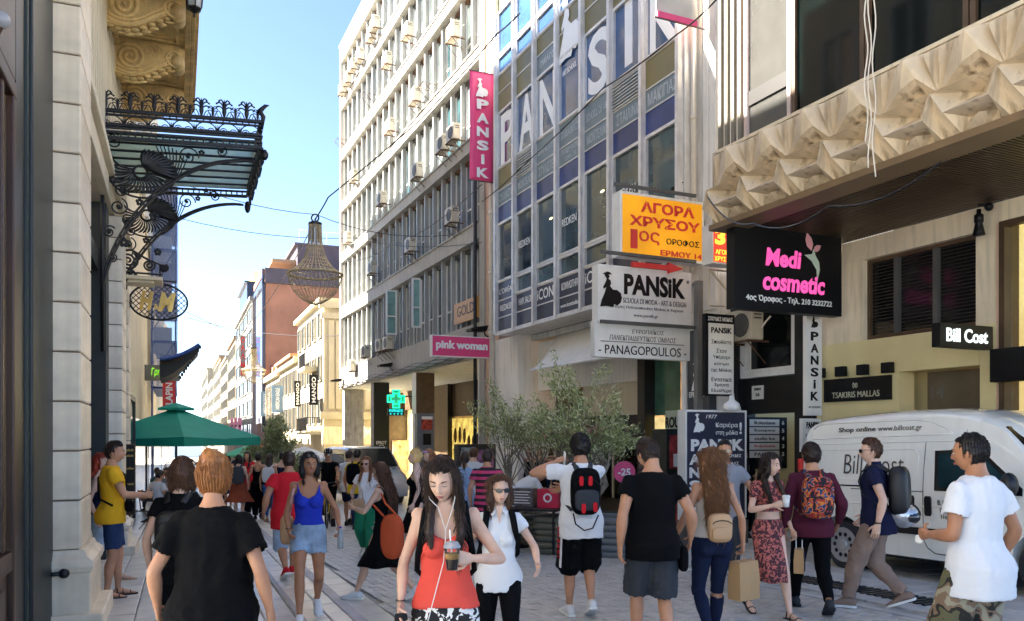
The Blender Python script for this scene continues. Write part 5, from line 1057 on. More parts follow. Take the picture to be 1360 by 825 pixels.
fobj(LF, 'corner_finial', MB().tube([(TN, DW, zc_(DW)+.3), (TN, DW+.03, zc_(DW)+.5), (TN, DW-.03, zc_(DW)+.58), (TN, DW+.06, zc_(DW)+.68), (TN, DW+.12, zc_(DW)+.7)], [.03, .04, .05, .03, .006], 6).ball((TN, DW+.05, zc_(DW)-.12), (.06, .06, .09), 7, 6).ball((TFr, DW, zc_(DW)-.22), (.06, .06, .12), 7, 6), m_iron, cnp, o, smooth=True)
# milky glass panes with bars
mk=bpy.data.materials.new('milky_canopy_glass');mk.use_nodes=True;N_=mk.node_tree.nodes;L2=mk.node_tree.links;N_.remove(N_['Principled BSDF'])
tl=N_.new('ShaderNodeBsdfTranslucent');tl.inputs[0].default_value=(.8, .9, .84, 1);dfz=N_.new('ShaderNodeBsdfDiffuse');dfz.inputs[0].default_value=(.7, .78, .72, 1);gz2=N_.new('ShaderNodeBsdfTransparent');gz2 .inputs[0].default_value=(.7, .85, .78, 1)
x1=N_.new('ShaderNodeMixShader');x1 .inputs[0].default_value=.35;L2 .new(tl.outputs[0], x1 .inputs[1]);L2 .new(dfz.outputs[0], x1 .inputs[2]);x2=N_.new('ShaderNodeMixShader');x2 .inputs[0].default_value=.35;L2 .new(x1 .outputs[0], x2 .inputs[1]);L2 .new(gz2 .outputs[0], x2 .inputs[2]);L2 .new(x2 .outputs[0], N_['Material Output'].inputs[0])
npn=7;st=(TFr-TN-.1)/npn;g0_=None
for i in range(npn):
 ta=TN+.05+i*st
 if g0_ is None:
  V=[(ta, .02, 6.26), (ta+st-.02, .02, 6.26), (ta+st-.02, DW-.04, 6.41), (ta, DW-.04, 6.41)];V+=[(a, b, c+.012)for a, b, c in V]
  g0_=fobj(LF, 'glass_pane', MB().add(V, [(0, 1, 2, 3), (4, 5, 6, 7), (0, 1, 5, 4), (1, 2, 6, 5), (2, 3, 7, 6), (3, 0, 4, 7)]), mk, cnp, (ta, 0, 6.26))
  b0_=fobj(LF, 'glazing_bar', MB().tube([(ta-.01, .02, 6.235), (ta-.01, DW-.04, 6.385)], .02, 4), m_iron, cnp, (ta, 0, 6.26))
 else:dupf(g0_, LF, i*st, 0, 0, cnp);dupf(b0_, LF, i*st, 0, 0, cnp)
fobj(LF, 'wall_beam', MB().box(TN, TFr, .0, .08, 6.1, 6.5), m_iron, cnp, o)
# shell brackets
def bracket(t):
 parts={}
 def arc(off):return[(t, max(.02, (2.28-off*.4)*(1-math.cos(q))), 3.6+off*1.2+(2.5-off*1.1)*math.sin(q)**1.2)for q in np.linspace(.0, math.pi/2, 26)]
 mb=MB().tube(arc(0), .024, 5).tube(arc(.12), .018, 5);A, B=arc(0), arc(.12)
 for i in range(1, 25, 1):mb.tube([A[i], B[i]], .014, 4)
 mb.tube([(t, .03, 2.9), (t, .03, 6.4)], .03, 5)
 parts['arch_rail']=mb
 c=(.56, 5.72);mb=MB()
 for i in range(27):
  a=-3.6+i*.185;L=.3+.06*math.sin(i*.4);cx, cz=math.cos(a), math.sin(a)
  P_=[(t+.02*math.sin(u*3), c[0]+cx*(.1+L*u)*1.1-cz*.05*math.sin(u*3), c[1]+cz*(.1+L*u)*.95+cx*.05*math.sin(u*3))for u in np.linspace(0, 1, 6)]
  mb.tube(P_, [.007, .013, .017, .02, .022, .008], 5)
 for i in range(12):
  a=-.35+i*.17;L=.5-.012*i;cx, cz=math.cos(a), math.sin(a)
  P_=[(t-.03, c[0]+.05+cx*L*u-cz*.1*u*(1-u), c[1]+.08+cz*L*u*.75)for u in np.linspace(0, 1, 6)];mb.tube(P_, [.02, .035, .045, .045, .036, .01], 6)
 mb.tube([(t, c[0]+.1*math.cos(q), c[1]+.1*math.sin(q))for q in np.linspace(0, 6.28, 14)], .022, 5)
 mb.tube([(t, c[0]+.47*math.cos(q), c[1]+.4*math.sin(q))for q in np.linspace(-3.7, .2, 24)], .016, 5)
 parts['shell']=mb
 mb=MB()
 for(a, b, s, tn, sg)in((1.25, 6.05, .16, 1.6, 1), (1.75, 6.2, .1, 1.5, -1), (.25, 5.15, .14, 1.6, -1), (.12, 4.75, .1, 1.5, 1), (.2, 6.15, .12, 1.6, 1), (.4, 4.95, .1, 1.4, 1), (1.05, 5.72, .09, 1.4, -1), (.16, 4.35, .07, 1.5, -1), (.3, 5.4, .1, 1.5, 1)):
  mb.tube([(t, p_, q_)for p_, q_ in spiral((a, b), s, tn, 26, sg, a*5)], .012, 4);mb.ball((t, a, b), (.03, .035, .035), 7, 5)
 for i in range(9):
  a=.35+i*.16;mb.tube([(t, .95+(.05+.5*u)*math.cos(a+u*.4)*.7, 5.5+.68*u*math.sin(a*.7+.6))for u in np.linspace(0, 1, 7)], .009, 4)
 for(a, b, s)in((1.45, 6.13, .05), (.75, 5.05, .07), (.33, 4.6, .075), (1.6, 6.3, .045), (.18, 5.55, .06), (.55, 5.25, .06)):
  for k in range(5):q=k*1.2566+.3;mb.ball((t-.01, a+s*.6*math.cos(q), b+s*.6*math.sin(q)), (.018, s*.5, s*.5), 6, 4)
 parts['scrollwork']=mb
 return parts
BR={}
for j, t in enumerate((TN+.12, TFr-.1)):
 if j==0:
  for nm, mb in bracket(t).items():BR[nm]=fobj(LF, nm, mb, m_iron, cnp, (t, 0, 5), smooth=True)
 else:
  for nm in BR:dupf(BR[nm], LF, TFr-TN-.22, 0, 0, cnp)
# balcony with scroll railing beyond
tb_=LF.t(190, .5);bl=fthing(LF, 'small_balcony', tb_, 0, lz(372, tb_, .4), 'small pale balcony ledge with a curled black iron railing above the oval lattice sign', 'balcony');zb4=lz(366, tb_, .5);o=(tb_, 0, zb4)
dmax=LF.d(tb_, 216)
fobj(LF, 'ledge', MB().box(tb_, tb_+.7, -.2, dmax, zb4-.07, zb4).box(tb_+.1, tb_+.6, -.2, dmax-.15, zb4-.12, zb4-.071), m_cream, bl, o, bevel=.02)
rl=MB()
for(d0, s, tn)in((.25, .17, 2.4), (.6, .11, 2), (.85, .08, 1.8)):rl.tube([(tb_+.06, a, b)for a, b in spiral((d0, zb4+.1+s), s, tn, 34, -1, 1)], .02, 5)
rl.tube([(tb_+.06, .02, zb4+.42), (tb_+.06, .3, zb4+.47), (tb_+.06, .6, zb4+.3), (tb_+.06, .9, zb4+.2), (tb_+.06, dmax-.04, zb4+.14)], .022, 5).tube([(tb_+.06, 0, zb4+.05), (tb_+.06, dmax, zb4+.05)], .02, 5)
for i in range(4):rl.tube([(tb_+.1+i*.16, dmax-.05, zb4), (tb_+.1+i*.16, dmax-.05, zb4+.25)], .014, 4)
fobj(LF, 'railing', rl, m_iron, bl, o, smooth=True)
# oval H&M sign
th=LF.t(172, .12);dL, dR=LF.d(th, 172), LF.d(th, 249);dm=(dL+dR)/2;hw=(dR-dL)/2;zt5, zb5=lz(377, th, dm), lz(425, th, dm);hz=(zt5-zb5)/2;zm=(zt5+zb5)/2
hs=fthing(LF, 'oval_sign', th, dm, zm, 'oval black lattice sign with gold H&M letters hanging over the left pavement', 'sign');o=(th, dm, zm)
mb=MB().tube([(th, dm+hw*math.cos(a), zm+hz*math.sin(a))for a in np.linspace(0, 6.2832, 41)[:-1]], .024, 6, closed=True)
for s in(-1, 1):
 for k in range(-14, 15):
  c=k*.115;pts=[]
  for q in np.linspace(-1.2, 1.2, 81):
   d_=q;z_=s*q+c
   if(d_/hw)**2+(z_/hz)**2<.98:pts.append((th, dm+d_, zm+z_))
  if len(pts)>2:mb.tube([pts[0], pts[-1]], .009, 4)
fobj(LF, 'lattice', mb, m_iron, hs, o)
lettering('H', hw*.5, hz*1.05, face_M(LF, th-.05, dm-hw*.42, zm, 'cam'), m_gold, hs, .05, .03, shear=.25);lettering('M', hw*.62, hz*1.05, face_M(LF, th-.05, dm+hw*.28, zm-hz*.02, 'cam'), m_gold, hs, .05, .03, shear=.25);lettering('&', hw*.17, hz*.3, face_M(LF, th-.05, dm-hw*.09, zm-hz*.3, 'cam'), m_gold, hs, .03, .03)
fobj(LF, 'arm', MB().tube([(th, 0, zt5+.1), (th, dm+hw*.6, zt5+.06)], .02, 5).tube([(th, 0, zb5-.1), (th, dL+.05, zm)], .016, 5).tube([(th, dm-.3, zt5+.08), (th, dm-.3, zt5-.1)], .012, 4), m_iron, hs, o)
# green handwritten plate
tg_=LF.t(205, .3);r, pt, W, H=hang_sign(LF, 'plate_sign', 'khaki plate with bright green handwritten Greek name below the oval sign', 'sign', 188, 239, 485, 506, tg_, mat('khaki_plate', (.2, .19, .13), .5), .12);lettering('Γρηγόρης', W*.66, H*.6, pt(.58, .48), mat('lime_lettering', (.25, .8, .02), .4, emit=.3), r, .0, shear=.2)
# scaffold with blue net
tsc=LF.t(210, 0);sc=fthing(LF, 'scaffold', 38, .5, LF.g(38), 'tall scaffold wrapped in blue netting on the left facade', 'scaffold');o=(38, .5, LF.g(38));zt6=1.62+(578-205)/1080*34
nt_=bpy.data.materials.new('blue_net');nt_.use_nodes=True;N_=nt_.node_tree.nodes;N_['Principled BSDF'].inputs['Base Color'].default_value=(.2, .28, .5, 1);N_['Principled BSDF'].inputs['Alpha'].default_value=.38;N_['Principled BSDF'].inputs['Roughness'].default_value=.9
t0s, t1s, ds=36, 44, 1.08
fobj(LF, 'net', MB().box(t0s, t1s, ds, ds+.02, 3.6, zt6).box(t0s-.02, t0s, .05, ds, 3.6, zt6), nt_, sc, o)
mb=MB()
for z in np.arange(3.6, zt6+.1, 1.9):mb.tube([(t0s+.1, .05, z), (t0s+.1, ds-.04, z)], .03, 4).tube([(t0s+.1, ds-.06, z), (t1s, ds-.06, z)], .03, 4).box(t0s+.05, t1s, .1, ds-.1, z-.06, z-.02)
for d in(.1, ds-.08):mb.tube([(t0s+.1, d, LF.g(36)), (t0s+.1, d, zt6)], .035, 4)
for z in np.arange(4, zt6-1, 1.9):mb.tube([(t0s+.1, .1, z), (t0s+.1, ds-.1, z+1.5)], .022, 4)
fobj(LF, 'poles', mb, mat('blue_paint', (.03, .08, .3), .5), sc, o)
for i, z in enumerate(np.arange(5, zt6-1, 1.9)):fobj(LF, 'window_behind', MB().box(t0s+.3, t0s+.35, .15, .85, z, z+1.1).box(t0s+.25, t0s+.29, .2, .5, z+.1, z+1.), m_peach if i%2 else m_signw, sc, o)
# dark kiosk awning with blue edge
tk=LF.t(212, .0)if False else 27.;P0=LF.p(tk, 0, 0);kd=LF.d(tk, 212);ke=LF.d(tk, 265)
kz0, kz1=lz(503, tk, kd), lz(478, tk, kd);kzo=lz(459, tk, ke)
ka=fthing(LF, 'tilted_awning', tk, kd, kz0, 'dark ribbed awning tilted upward with a blue top edge above the green umbrella', 'awning');o=(tk, kd, kz0);N6=12;V=[]
for i in range(N6+1):
 u=i/N6;dd=kd+(ke-kd)*u;zt=kz1+(kzo-kz1)*u**1.8;zb=kz0+(kzo-.12-kz0)*u**1.5
 V+=[(tk, dd, zb), (tk, dd, zt), (tk+2.6, dd, zb), (tk+2.6, dd, zt)]
F=[]
for i in range(N6):a=i*4;b=a+4;F+=[(a, a+1, b+1, b), (a+2, b+2, b+3, a+3), (a+1, a+3, b+3, b+1), (a, b, b+2, a+2)]
F+=[(0, 2, 3, 1), (N6*4, N6*4+1, N6*4+3, N6*4+2)]
fobj(LF, 'canvas', MB().add(V, F), mat('black_canvas', (.015, .018, .02), .7), ka, o)
fobj(LF, 'blue_edge', MB().tube([(tk-.03, kd+(ke-kd)*u, kz1+(kzo-kz1)*u**1.8+.03)for u in np.linspace(0, 1, 13)], .06, 6), _mats['blue_paint'], ka, o, smooth=True)
fobj(LF, 'wood_strip', MB().tube([(tk-.04, kd+(ke-kd)*u, kz1-.1+(kzo-kz1)*u**1.8)for u in np.linspace(0, .6, 9)], .035, 5), m_wood, ka, o)
mb=MB()
for i in range(11):u=i/11;mb.box(tk-.02, tk+.05, ke-.03-(ke-kd)*.55*u, ke+.05-(ke-kd)*.55*u, kzo-.1-(kzo-kz0)*u, kzo+.0-(kzo-kz0)*u)
fobj(LF, 'scalloped_edge', mb, _mats['black_canvas'], ka, o)
tr_=31.;r, pt, W, H=hang_sign(LF, 'vertical_banner', 'red vertical LAPIN banner right behind the green umbrella top', 'banner', 216, 233, 506, 540, tr_, m_red, .1);lettering('LAPIN', H*.85, W*.55, pt(.5, .5)@Matrix.Rotation(R_(90), 4, 'Z'), m_inkw, r, .03)
# ================================================================== green umbrella
UY=23.;c=at(234, 585, UY);gu=ground(c.x, c.y);um=thing('cafe_umbrella', Matrix.Translation((c.x, c.y, gu)), 'large green square cafe umbrella above the seated people on the left', 'umbrella');zt7=at(0, 541, UY).z;ze=at(0, 580, UY).z;hwid=1.63
V=[];n=8;mg=mat('green_canvas', (.0, .26, .18), .75, var=.08, scale=2, bump=.08, bscale=50)
ang=R_(-18);cs, sn=math.cos(ang), math.sin(ang)
def U(x, y, z):return(c.x+x*cs-y*sn, c.y+x*sn+y*cs, z)
cor=[(-1, -1), (1, -1), (1, 1), (-1, 1)];per=[]
for k in range(4):
 a, b=cor[k], cor[(k+1)%4]
 for i in range(6):u=i/6;per.append((a[0]+(b[0]-a[0])*u, a[1]+(b[1]-a[1])*u, abs(u-.5)*2))
rings=[]
for s in(.02, .25, .5, .75, 1.0):rings.append([U(x*hwid*s, y*hwid*s, zt7+(ze-zt7)*(s**.92)-(1-e)*.06*s)for x, y, e in per])
rings.append([U(x*hwid*1.005, y*hwid*1.005, ze-.25)for x, y, e in per]);mb=MB().loft(rings, cap=False)
can=obj('canopy', mb, mg, None, um, (c.x, c.y, gu), fixn=True);s=can.modifiers.new('s', 'SOLIDIFY');s.thickness=.01
obj('vent_cap', MB().loft([[U(x*.34*s, y*.34*s, z)for x, y, e in per]for s, z in((.1, zt7+.12), (1, zt7-.02), (1, zt7-.09))]), mg, None, um, (c.x, c.y, gu))
mb=MB().tube([(c.x, c.y, gu), (c.x, c.y, zt7)], .035, 8)
for x, y in cor:mb.tube([U(0, 0, zt7-.06), U(x*hwid, y*hwid, ze-.03)], .016, 4).tube([U(0, 0, ze-.25), U(x*hwid*.55, y*hwid*.55, zt7+(ze-zt7)*.58)], .014, 4)
obj('pole', mb, m_wood, None, um, (c.x, c.y, gu));obj('base', MB().box(c.x-.35, c.x+.35, c.y-.35, c.y+.35, gu, gu+.08), m_conc, None, um, (c.x, c.y, gu), bevel=.02)
# small far parasols
for(x, y, Y, col, lab)in((346, 600, 40, (.7, .12, .02), 'small orange parasol far down the street by the olive tree'), (330, 606, 36, (.1, .5, .3), 'small mint parasol far down the street behind the crowd'), (404, 611, 30, (.8, .8, .76), 'small white parasol half hidden behind the woman in blue')):
 p=at(x, y, Y);gg_=ground(p.x, p.y);q=thing('parasol', Matrix.Translation((p.x, p.y, gg_)), lab, 'parasol');obj('canopy', MB().lathe([(1.1, 0), (1.08, .08), (.5, .34), (.02, .5)], tuple(p), 10), mat('parasol_%d'%x, col, .8), None, q, tuple(p));obj('pole', MB().tube([(p.x, p.y, gg_), (p.x, p.y, p.z+.3)], .03, 6), m_whitep, None, q, tuple(p))
# ================================================================== chandeliers and street cables
def chandelier(x, ytop, ybot, Y, label, lights=None):
 p=at(x, ytop, Y);zb=at(x, ybot, Y).z;Ht=p.z-zb;k=Ht/2.9;r=thing('wire_chandelier', Matrix.Translation(p), label, 'street decoration', 'hanging wire chandeliers');prof=[(.22, 0), (.24, -.62), (.3, -.95), (.42, -1.28), (.62, -1.55), (.92, -1.78)];bowl=[(.95, -1.84), (.9, -2.12), (.74, -2.44), (.5, -2.68), (.24, -2.84), (.04, -2.9)]
 mw=mat('bronze_wire', (.4, .33, .2), .5, metal=.4, var=.3);mb=MB();n=34
 for i in range(n):
  a=2*math.pi*i/n;mb.tube([(p.x+q*k*math.cos(a), p.y+q*k*math.sin(a), p.z+z*k)for q, z in prof], .012*k, 3)
 for q, z in prof+[(.27, -.8), (.36, -1.12), (.5, -1.42), (.76, -1.68)]:mb.tube([(p.x+q*k*math.cos(a), p.y+q*k*math.sin(a), p.z+z*k)for a in np.linspace(0, 6.2832, 25)[:-1]], .012*k, 3, closed=True)
 obj('upper_cage', mb, mw, None, r, tuple(p));mb=MB()
 for i in range(n):
  a=2*math.pi*i/n;mb.tube([(p.x+q*k*math.cos(a), p.y+q*k*math.sin(a), p.z+z*k)for q, z in bowl], .012*k, 3)
 for q, z in bowl[1:5]:mb.tube([(p.x+q*k*math.cos(a), p.y+q*k*math.sin(a), p.z+z*k)for a in np.linspace(0, 6.2832, 25)[:-1]], .01*k, 3, closed=True)
 obj('bowl_cage', mb, mw, None, r, tuple(p));obj('rim', MB().tube([(p.x+.95*k*math.cos(a), p.y+.95*k*math.sin(a), p.z-1.81*k)for a in np.linspace(0, 6.2832, 33)[:-1]], .045*k, 6, closed=True), mw, None, r, tuple(p))
 mb=MB().tube([(p.x+.13*k*math.cos(a), p.y, p.z+.2*k+.13*k*math.sin(a))for a in np.linspace(0, 6.2832, 17)[:-1]], .03*k, 5, closed=True).lathe([(.1, .08), (.23, .02), (.23, -.05), (.1, -.1)], tuple(p), 12)
 for i in range(8):a=i*.785;mb.tube([(p.x+.2*k*math.cos(a), p.y+.2*k*math.sin(a), p.z), (p.x+.22*k*math.cos(a), p.y+.22*k*math.sin(a), p.z-.7*k)], .022*k, 4)
 obj('neck', mb, m_iron, None, r, tuple(p));return p, k
pA, kA=chandelier(418.5, 297, 405, 27.5, 'larger nearer wire chandelier hanging over the street left of the white office building')
pB, kB=chandelier(337, 462, 509, 55, 'smaller farther wire chandelier hanging in front of the pale office block')
def cable(label, pts, r=.016, sag=0):
 P_=[at(*p)for p in pts];out=[]
 for i in range(len(P_)-1):
  for j in range(8):u=j/8;q=P_[i].lerp(P_[i+1], u);q.z-=sag*4*u*(1-u);out.append(q)
 out.append(P_[-1]);c=P_[0];return tag(obj('overhead_cable', MB().tube(out, r, 4), m_black, None, None, tuple(c)), label, 'cable', 'overhead cables')
cable('thick black cable rising from the larger chandelier across the office facade to the top', [(418, 292, 27.5), (436, 262, 27), (560, 158, 26), (660, 45, 24), (690, 18, 22)], .028, .03)
cable('thin cable from the left row through the larger chandelier hook', [(150, 205, 21), (420, 285, 27.5), (600, 312, 26)], .012, .3)
cable('thin pale cable low in the sky from the canopy to the far office block', [(238, 290, 30), (470, 316, 33), (640, 322, 27)], .012, .25)
cable('cable falling from the chandelier hook toward the far olive tree', [(420, 290, 27.5), (376, 370, 40), (334, 430, 55), (330, 462, 55)], .02, .1)
cable('faint double cable over the street by the oval sign', [(249, 415, 40), (335, 450, 60)], .02, .1)
cable('lower faint cable over the street by the oval sign', [(249, 422, 40), (345, 442, 60), (450, 446, 50)], .018, .1)
cable('long black cable running over the navy panels and the S window letter', [(640, 268, 26.5), (700, 215, 23), (800, 118, 18.3), (900, 45, 15.5), (960, -10, 14)], .02, .05)
cable('cable net strand across the lower windows of the office facade', [(455, 345, 46), (520, 325, 38), (640, 245, 27)], .02, .3)
cable('white cable sagging under the sculpted concrete band', [(940, 262, 12.4), (1000, 297, 11.2), (1100, 274, 9.9), (1250, 215, 8.9)], .012, .15)
hw_=MB();P_=at(1155, 0, 9.2)
for dx, L in((0, 2.5), (.05, 2.6), (-.04, 2.2)):hw_.tube([(P_.x+dx+.02*math.sin(i*.9+dx*40), P_.y, P_.z+.6-L*i/20-.0)for i in range(21)], .008, 4)
tag(obj('loose_wire', hw_, m_pipe, None, None, tuple(P_)), 'loose pale wires dangling in front of the dark office glass and the sculpted band', 'wire')
# ================================================================== olive trees and planters
lf=bpy.data.materials.new('olive_leaf');lf.use_nodes=True;N_=lf.node_tree.nodes;L2=lf.node_tree.links;ge=N_.new('ShaderNodeNewGeometry');cr=N_.new('ShaderNodeValToRGB')
cr.color_ramp.elements[0].color=(.12, .15, .045, 1);cr.color_ramp.elements[1].color=(.68, .7, .45, 1);e=cr.color_ramp.elements.new(.55);e.color=(.36, .4, .16, 1);L2 .new(ge.outputs['Random Per Island'], cr.inputs[0])
pbs=N_['Principled BSDF'];L2 .new(cr.outputs[0], pbs.inputs['Base Color']);pbs.inputs['Roughness'].default_value=.5;tr=N_.new('ShaderNodeBsdfTranslucent');L2 .new(cr.outputs[0], tr.inputs[0]);mx=N_.new('ShaderNodeMixShader');mx.inputs[0].default_value=.25;L2 .new(pbs.outputs[0], mx.inputs[1]);L2 .new(tr.outputs[0], mx.inputs[2]);L2 .new(mx.outputs[0], N_['Material Output'].inputs[0])
m_bark=mat('olive_bark', (.24, .2, .15), .9, var=.3, scale=12, bump=.6, bscale=30)
def leaves(C, D, L, W):
 """diamond leaves: centres C, directions D"""
 n=len(C);D=D/np.linalg.norm(D, axis=1)[:, None];U_=np.cross(D, RNG.normal(size=(n, 3)));U_/=np.linalg.norm(U_, axis=1)[:, None];Nn=np.cross(D, U_);l=(L*RNG.uniform(.7, 1.3, n))[:, None];w=(W*RNG.uniform(.8, 1.2, n))[:, None]
 V=np.stack([C-D*l*.5, C+U_*w*.5+Nn*w*.15, C+D*l*.5, C-U_*w*.5+Nn*w*.15], 1).reshape(-1, 3);F=(np.arange(n)[:, None]*4+np.array([0, 1, 2, 3]));return V, F
def olive(p, H, blobs, label, nleaf=9000, tips=90, trunks=2, L=.06, W=.016, zmin=.9, dense=1.):
 r=thing('olive_tree', Matrix.Translation(p), label, 'tree');mb=MB();tw=MB();stems=[]
 for k in range(trunks):
  a=k*2.6+.5;top=Vector((p.x+.35*math.cos(a), p.y+.3*math.sin(a), p.z+H*.5));pts=[Vector(p)+Vector((.07*math.cos(a), .07*math.sin(a), 0))]
  for i in range(1, 7):u=i/6;q=pts[0].lerp(top, u);q+=Vector((RNG.normal()*.035, RNG.normal()*.035, 0));pts.append(q)
  mb.tube(pts, [.075*(1-.55*i/6)for i in range(7)], 7);stems.append(pts)
 Cs, Ds=[], [];wsum=sum(b[6]for b in blobs);per=max(20, int(nleaf/tips))
 for k in range(tips):
  q=RNG.random()*wsum;b=blobs[0]
  for bb in blobs:
   q-=bb[6]
   if q<=0:b=bb;break
  v=RNG.normal(size=3);v/=np.linalg.norm(v);v*=RNG.random()**.4
  tip=Vector((p.x+b[0]+v[0]*b[3], p.y+b[1]+v[1]*b[4], p.z+b[2]+v[2]*b[5]));st=stems[RNG.integers(0, trunks)];s0=st[RNG.integers(3, 7)]
  mid=s0 .lerp(tip, .5)+Vector((RNG.normal()*.08, RNG.normal()*.08, .12));path=[s0*(1-u)**2+mid*2*u*(1-u)+tip*u*u for u in np.linspace(0, 1, 7)]
  tw.tube(path, [.012, .01, .008, .006, .004, .003, .002], 4);dr=np.array((tip-path[4]).normalized());m_=int(per*RNG.uniform(.5, 1.5));u=RNG.random(m_)**.6
  base=np.array(path[3]);tp=np.array(tip)+dr*.12;c=base+(tp-base)*u[:, None]+RNG.normal(size=(m_, 3))*.055*(1.3-.6*u[:, None]);Cs.append(c);Ds.append(RNG.normal(size=(m_, 3))*.8+dr)
 obj('trunk', mb, m_bark, None, r, tuple(p), smooth=True);obj('branches', tw, m_bark, None, r, tuple(p));V, F=leaves(np.vstack(Cs), np.vstack(Ds), L, W);me=mesh_np('foliage', V-np.array(p), F);me.materials.append(lf);f=bpy.data.objects.new('foliage', me);put(f, Matrix.Translation(p), r);f['kind']='stuff';return r
def gpt(x, Y):X=(x-CX)/FPX*Y;return Vector((X, Y, ground(X, Y)))
def bl(p, x, y, Y, rx, rz_, w=1, ry=None):q=at(x, y, Y);return(q.x-p.x, q.y-p.y, q.z-p.z, rx*Y/FPX, (ry or rx)*Y/FPX*.8, rz_*Y/FPX, w)
pT=gpt(780, 12.9);pT.z+=.45
olive(pT, 2.0, [bl(pT, 760, 560, 12.9, 70, 34, 1.6), bl(pT, 745, 505, 12.9, 28, 38, .6), bl(pT, 800, 530, 12.9, 30, 40, .5), bl(pT, 815, 580, 12.9, 42, 26, 1), bl(pT, 720, 545, 12.9, 35, 28, .5), bl(pT, 840, 545, 12.9, 14, 40, .2), bl(pT, 790, 590, 12.9, 45, 16, .6)], 'broad silvery olive tree in the ribbed planter behind the man with the black backpack', 7000, 75, 3, .075, .021)
pT2=gpt(697, 14.6);pT2 .z+=.4
olive(pT2, 2.0, [bl(pT2, 690, 560, 14.6, 45, 32, 1.3), bl(pT2, 655, 555, 14.6, 34, 22, .7), bl(pT2, 632, 545, 14.6, 20, 14, .25), bl(pT2, 660, 520, 14.6, 12, 34, .2), bl(pT2, 718, 570, 14.6, 30, 24, .6)], 'thinner olive tree leaning left in front of the white column', 4200, 48, 2, .075, .021)
pT3=gpt(362, 25.5);pT3 .z+=.4
olive(pT3, 2.2, [bl(pT3, 360, 585, 25.5, 32, 22, 1.4), bl(pT3, 372, 565, 25.5, 22, 18, .7), bl(pT3, 345, 600, 25.5, 22, 14, .7), bl(pT3, 385, 598, 25.5, 16, 18, .6)], 'round bushy olive tree standing in the street beyond the crowd', 9000, 110, 2, .09, .03)
pT4=gpt(383, 23.5)
olive(pT4, 1.4, [bl(pT4, 383, 618, 23.5, 18, 14, 1)], 'low green shrub below the bushy olive tree', 3000, 40, 2, .08, .035)
# pink blossom
q=at(782, 571, 13.1);n=260;C_=np.array(q)+RNG.normal(size=(n, 3))*np.array([.2, .2, .035]);C_[:90]+=np.array([-.33, 0, -.05])*1.;V, F=leaves(C_, RNG.normal(size=(n, 3)), .035, .03);me=mesh_np('blossom', V-np.array(q), F);me.materials.append(mat('magenta_petal', (.6, .07, .2), .6));f=bpy.data.objects.new('blossom', me);pbm=thing('flowering_shrub', Matrix.Translation(gpt(786, 13.1)), 'sprays of magenta blossom showing through the broad olive tree', 'plant');put(f, Matrix.Translation(q), pbm);f['kind']='stuff';pg=gpt(786, 13.1);obj('stem', MB().tube([pg, (q.x, q.y, q.z-.5), (q.x-.2, q.y, q.z)], [.02, .014, .006], 5), m_bark, None, pbm, tuple(pg))
m_rib=mat('grey_ribbed_fibre', (.15, .16, .165), .75, var=.2, scale=4, bump=.3)
def planter(p, w, dpt, h, rot, label, m=None, nr=6):
 M=Matrix.Translation(p)@Matrix.Rotation(rot, 4, 'Z');r=thing('planter', M, label, 'planter', 'ribbed planters');rh=h/nr;first=None
 for i in range(nr):
  z=(i+.5)*rh;e=.02*i;x, y=w/2-.05+e*.4, dpt/2-.05;c=[(-x, -y), (x, -y), (x, y), (-x, y)];pts=[]
  for k in range(4):
   a, b, cc=c[k-1], c[k], c[(k+1)%4]
   for u in(0, .5, 1):v1=(Vector(a)-Vector(b)).normalized()*.1;v2=(Vector(cc)-Vector(b)).normalized()*.1;P1=Vector(b)+v1;P2=Vector(b)+v2;q=P1*(1-u)**2+Vector(b)*2*u*(1-u)+P2*u*u;pts.append((q.x, q.y, z))
  obj('rib', MB().tube(pts, rh*.54, 8, closed=True), m or m_rib, M, r, (0, 0, z), smooth=True)
 obj('soil', MB().box(-w/2+.06, w/2-.06, -dpt/2+.06, dpt/2-.06, .02, h-.08), mat('dark_soil', (.05, .035, .025), .95, var=.4, scale=12, bump=.8), M, r);return r
planter(gpt(800, 12.9), .95, .8, .62, R_(-24), 'dark grey ribbed planter right behind the man with the black backpack');planter(gpt(741, 13.2), .62, .7, .6, R_(-24), 'olive brown ribbed planter left of the man with the black backpack', mat('brown_ribbed_fibre', (.13, .12, .085), .8, var=.2))
planter(gpt(697, 14.6), .7, .7, .55, R_(-24), 'ribbed planter under the thinner olive tree', _mats['brown_ribbed_fibre']);planter(gpt(362, 25.5), 1.3, 1., .5, R_(-20), 'low planter under the bushy olive tree in the street')
# ================================================================== advertising stand with the lamp
tA5=RF.t(987, 1.15);dA_, dB_=RF.d(tA5, 905), RF.d(tA5, 986)
r, pt, W, H=hang_sign(RF, 'advertising_stand', 'dark blue standing PANSIK panel in a grey frame with a lamp on top', 'sign', 905, 986, 545, 689, tA5, mat('dark_blue_print', (.025, .03, .06), .4), .22, .035, m_whitep)
emblem(pt(.22, .12, .004), H*.17, m_inkw, r);lettering('1977', W*.18, H*.035, pt(.42, .06), m_inkw, r, shear=.2);lettering('Καριέρα', W*.36, H*.055, pt(.67, .14), m_inkw, r);lettering('στη μόδα', W*.36, H*.055, pt(.67, .21), m_inkw, r);lettering('!', W*.04, H*.11, pt(.9, .165), m_inkw, r, .02)
lettering('PANSiK', W*.86, H*.11, pt(.52, .32), m_inkw, r, .045);lettering('ΑΝΩΤΕΡΕΣ ΣΠΟΥΔΕΣ', W*.62, H*.03, pt(.6, .42), m_inkw, r, .02);lettering('ΣΧΟΛΗ ΜΟΔΑΣ', W*.5, H*.028, pt(.62, .49), m_inkw, r, .01)
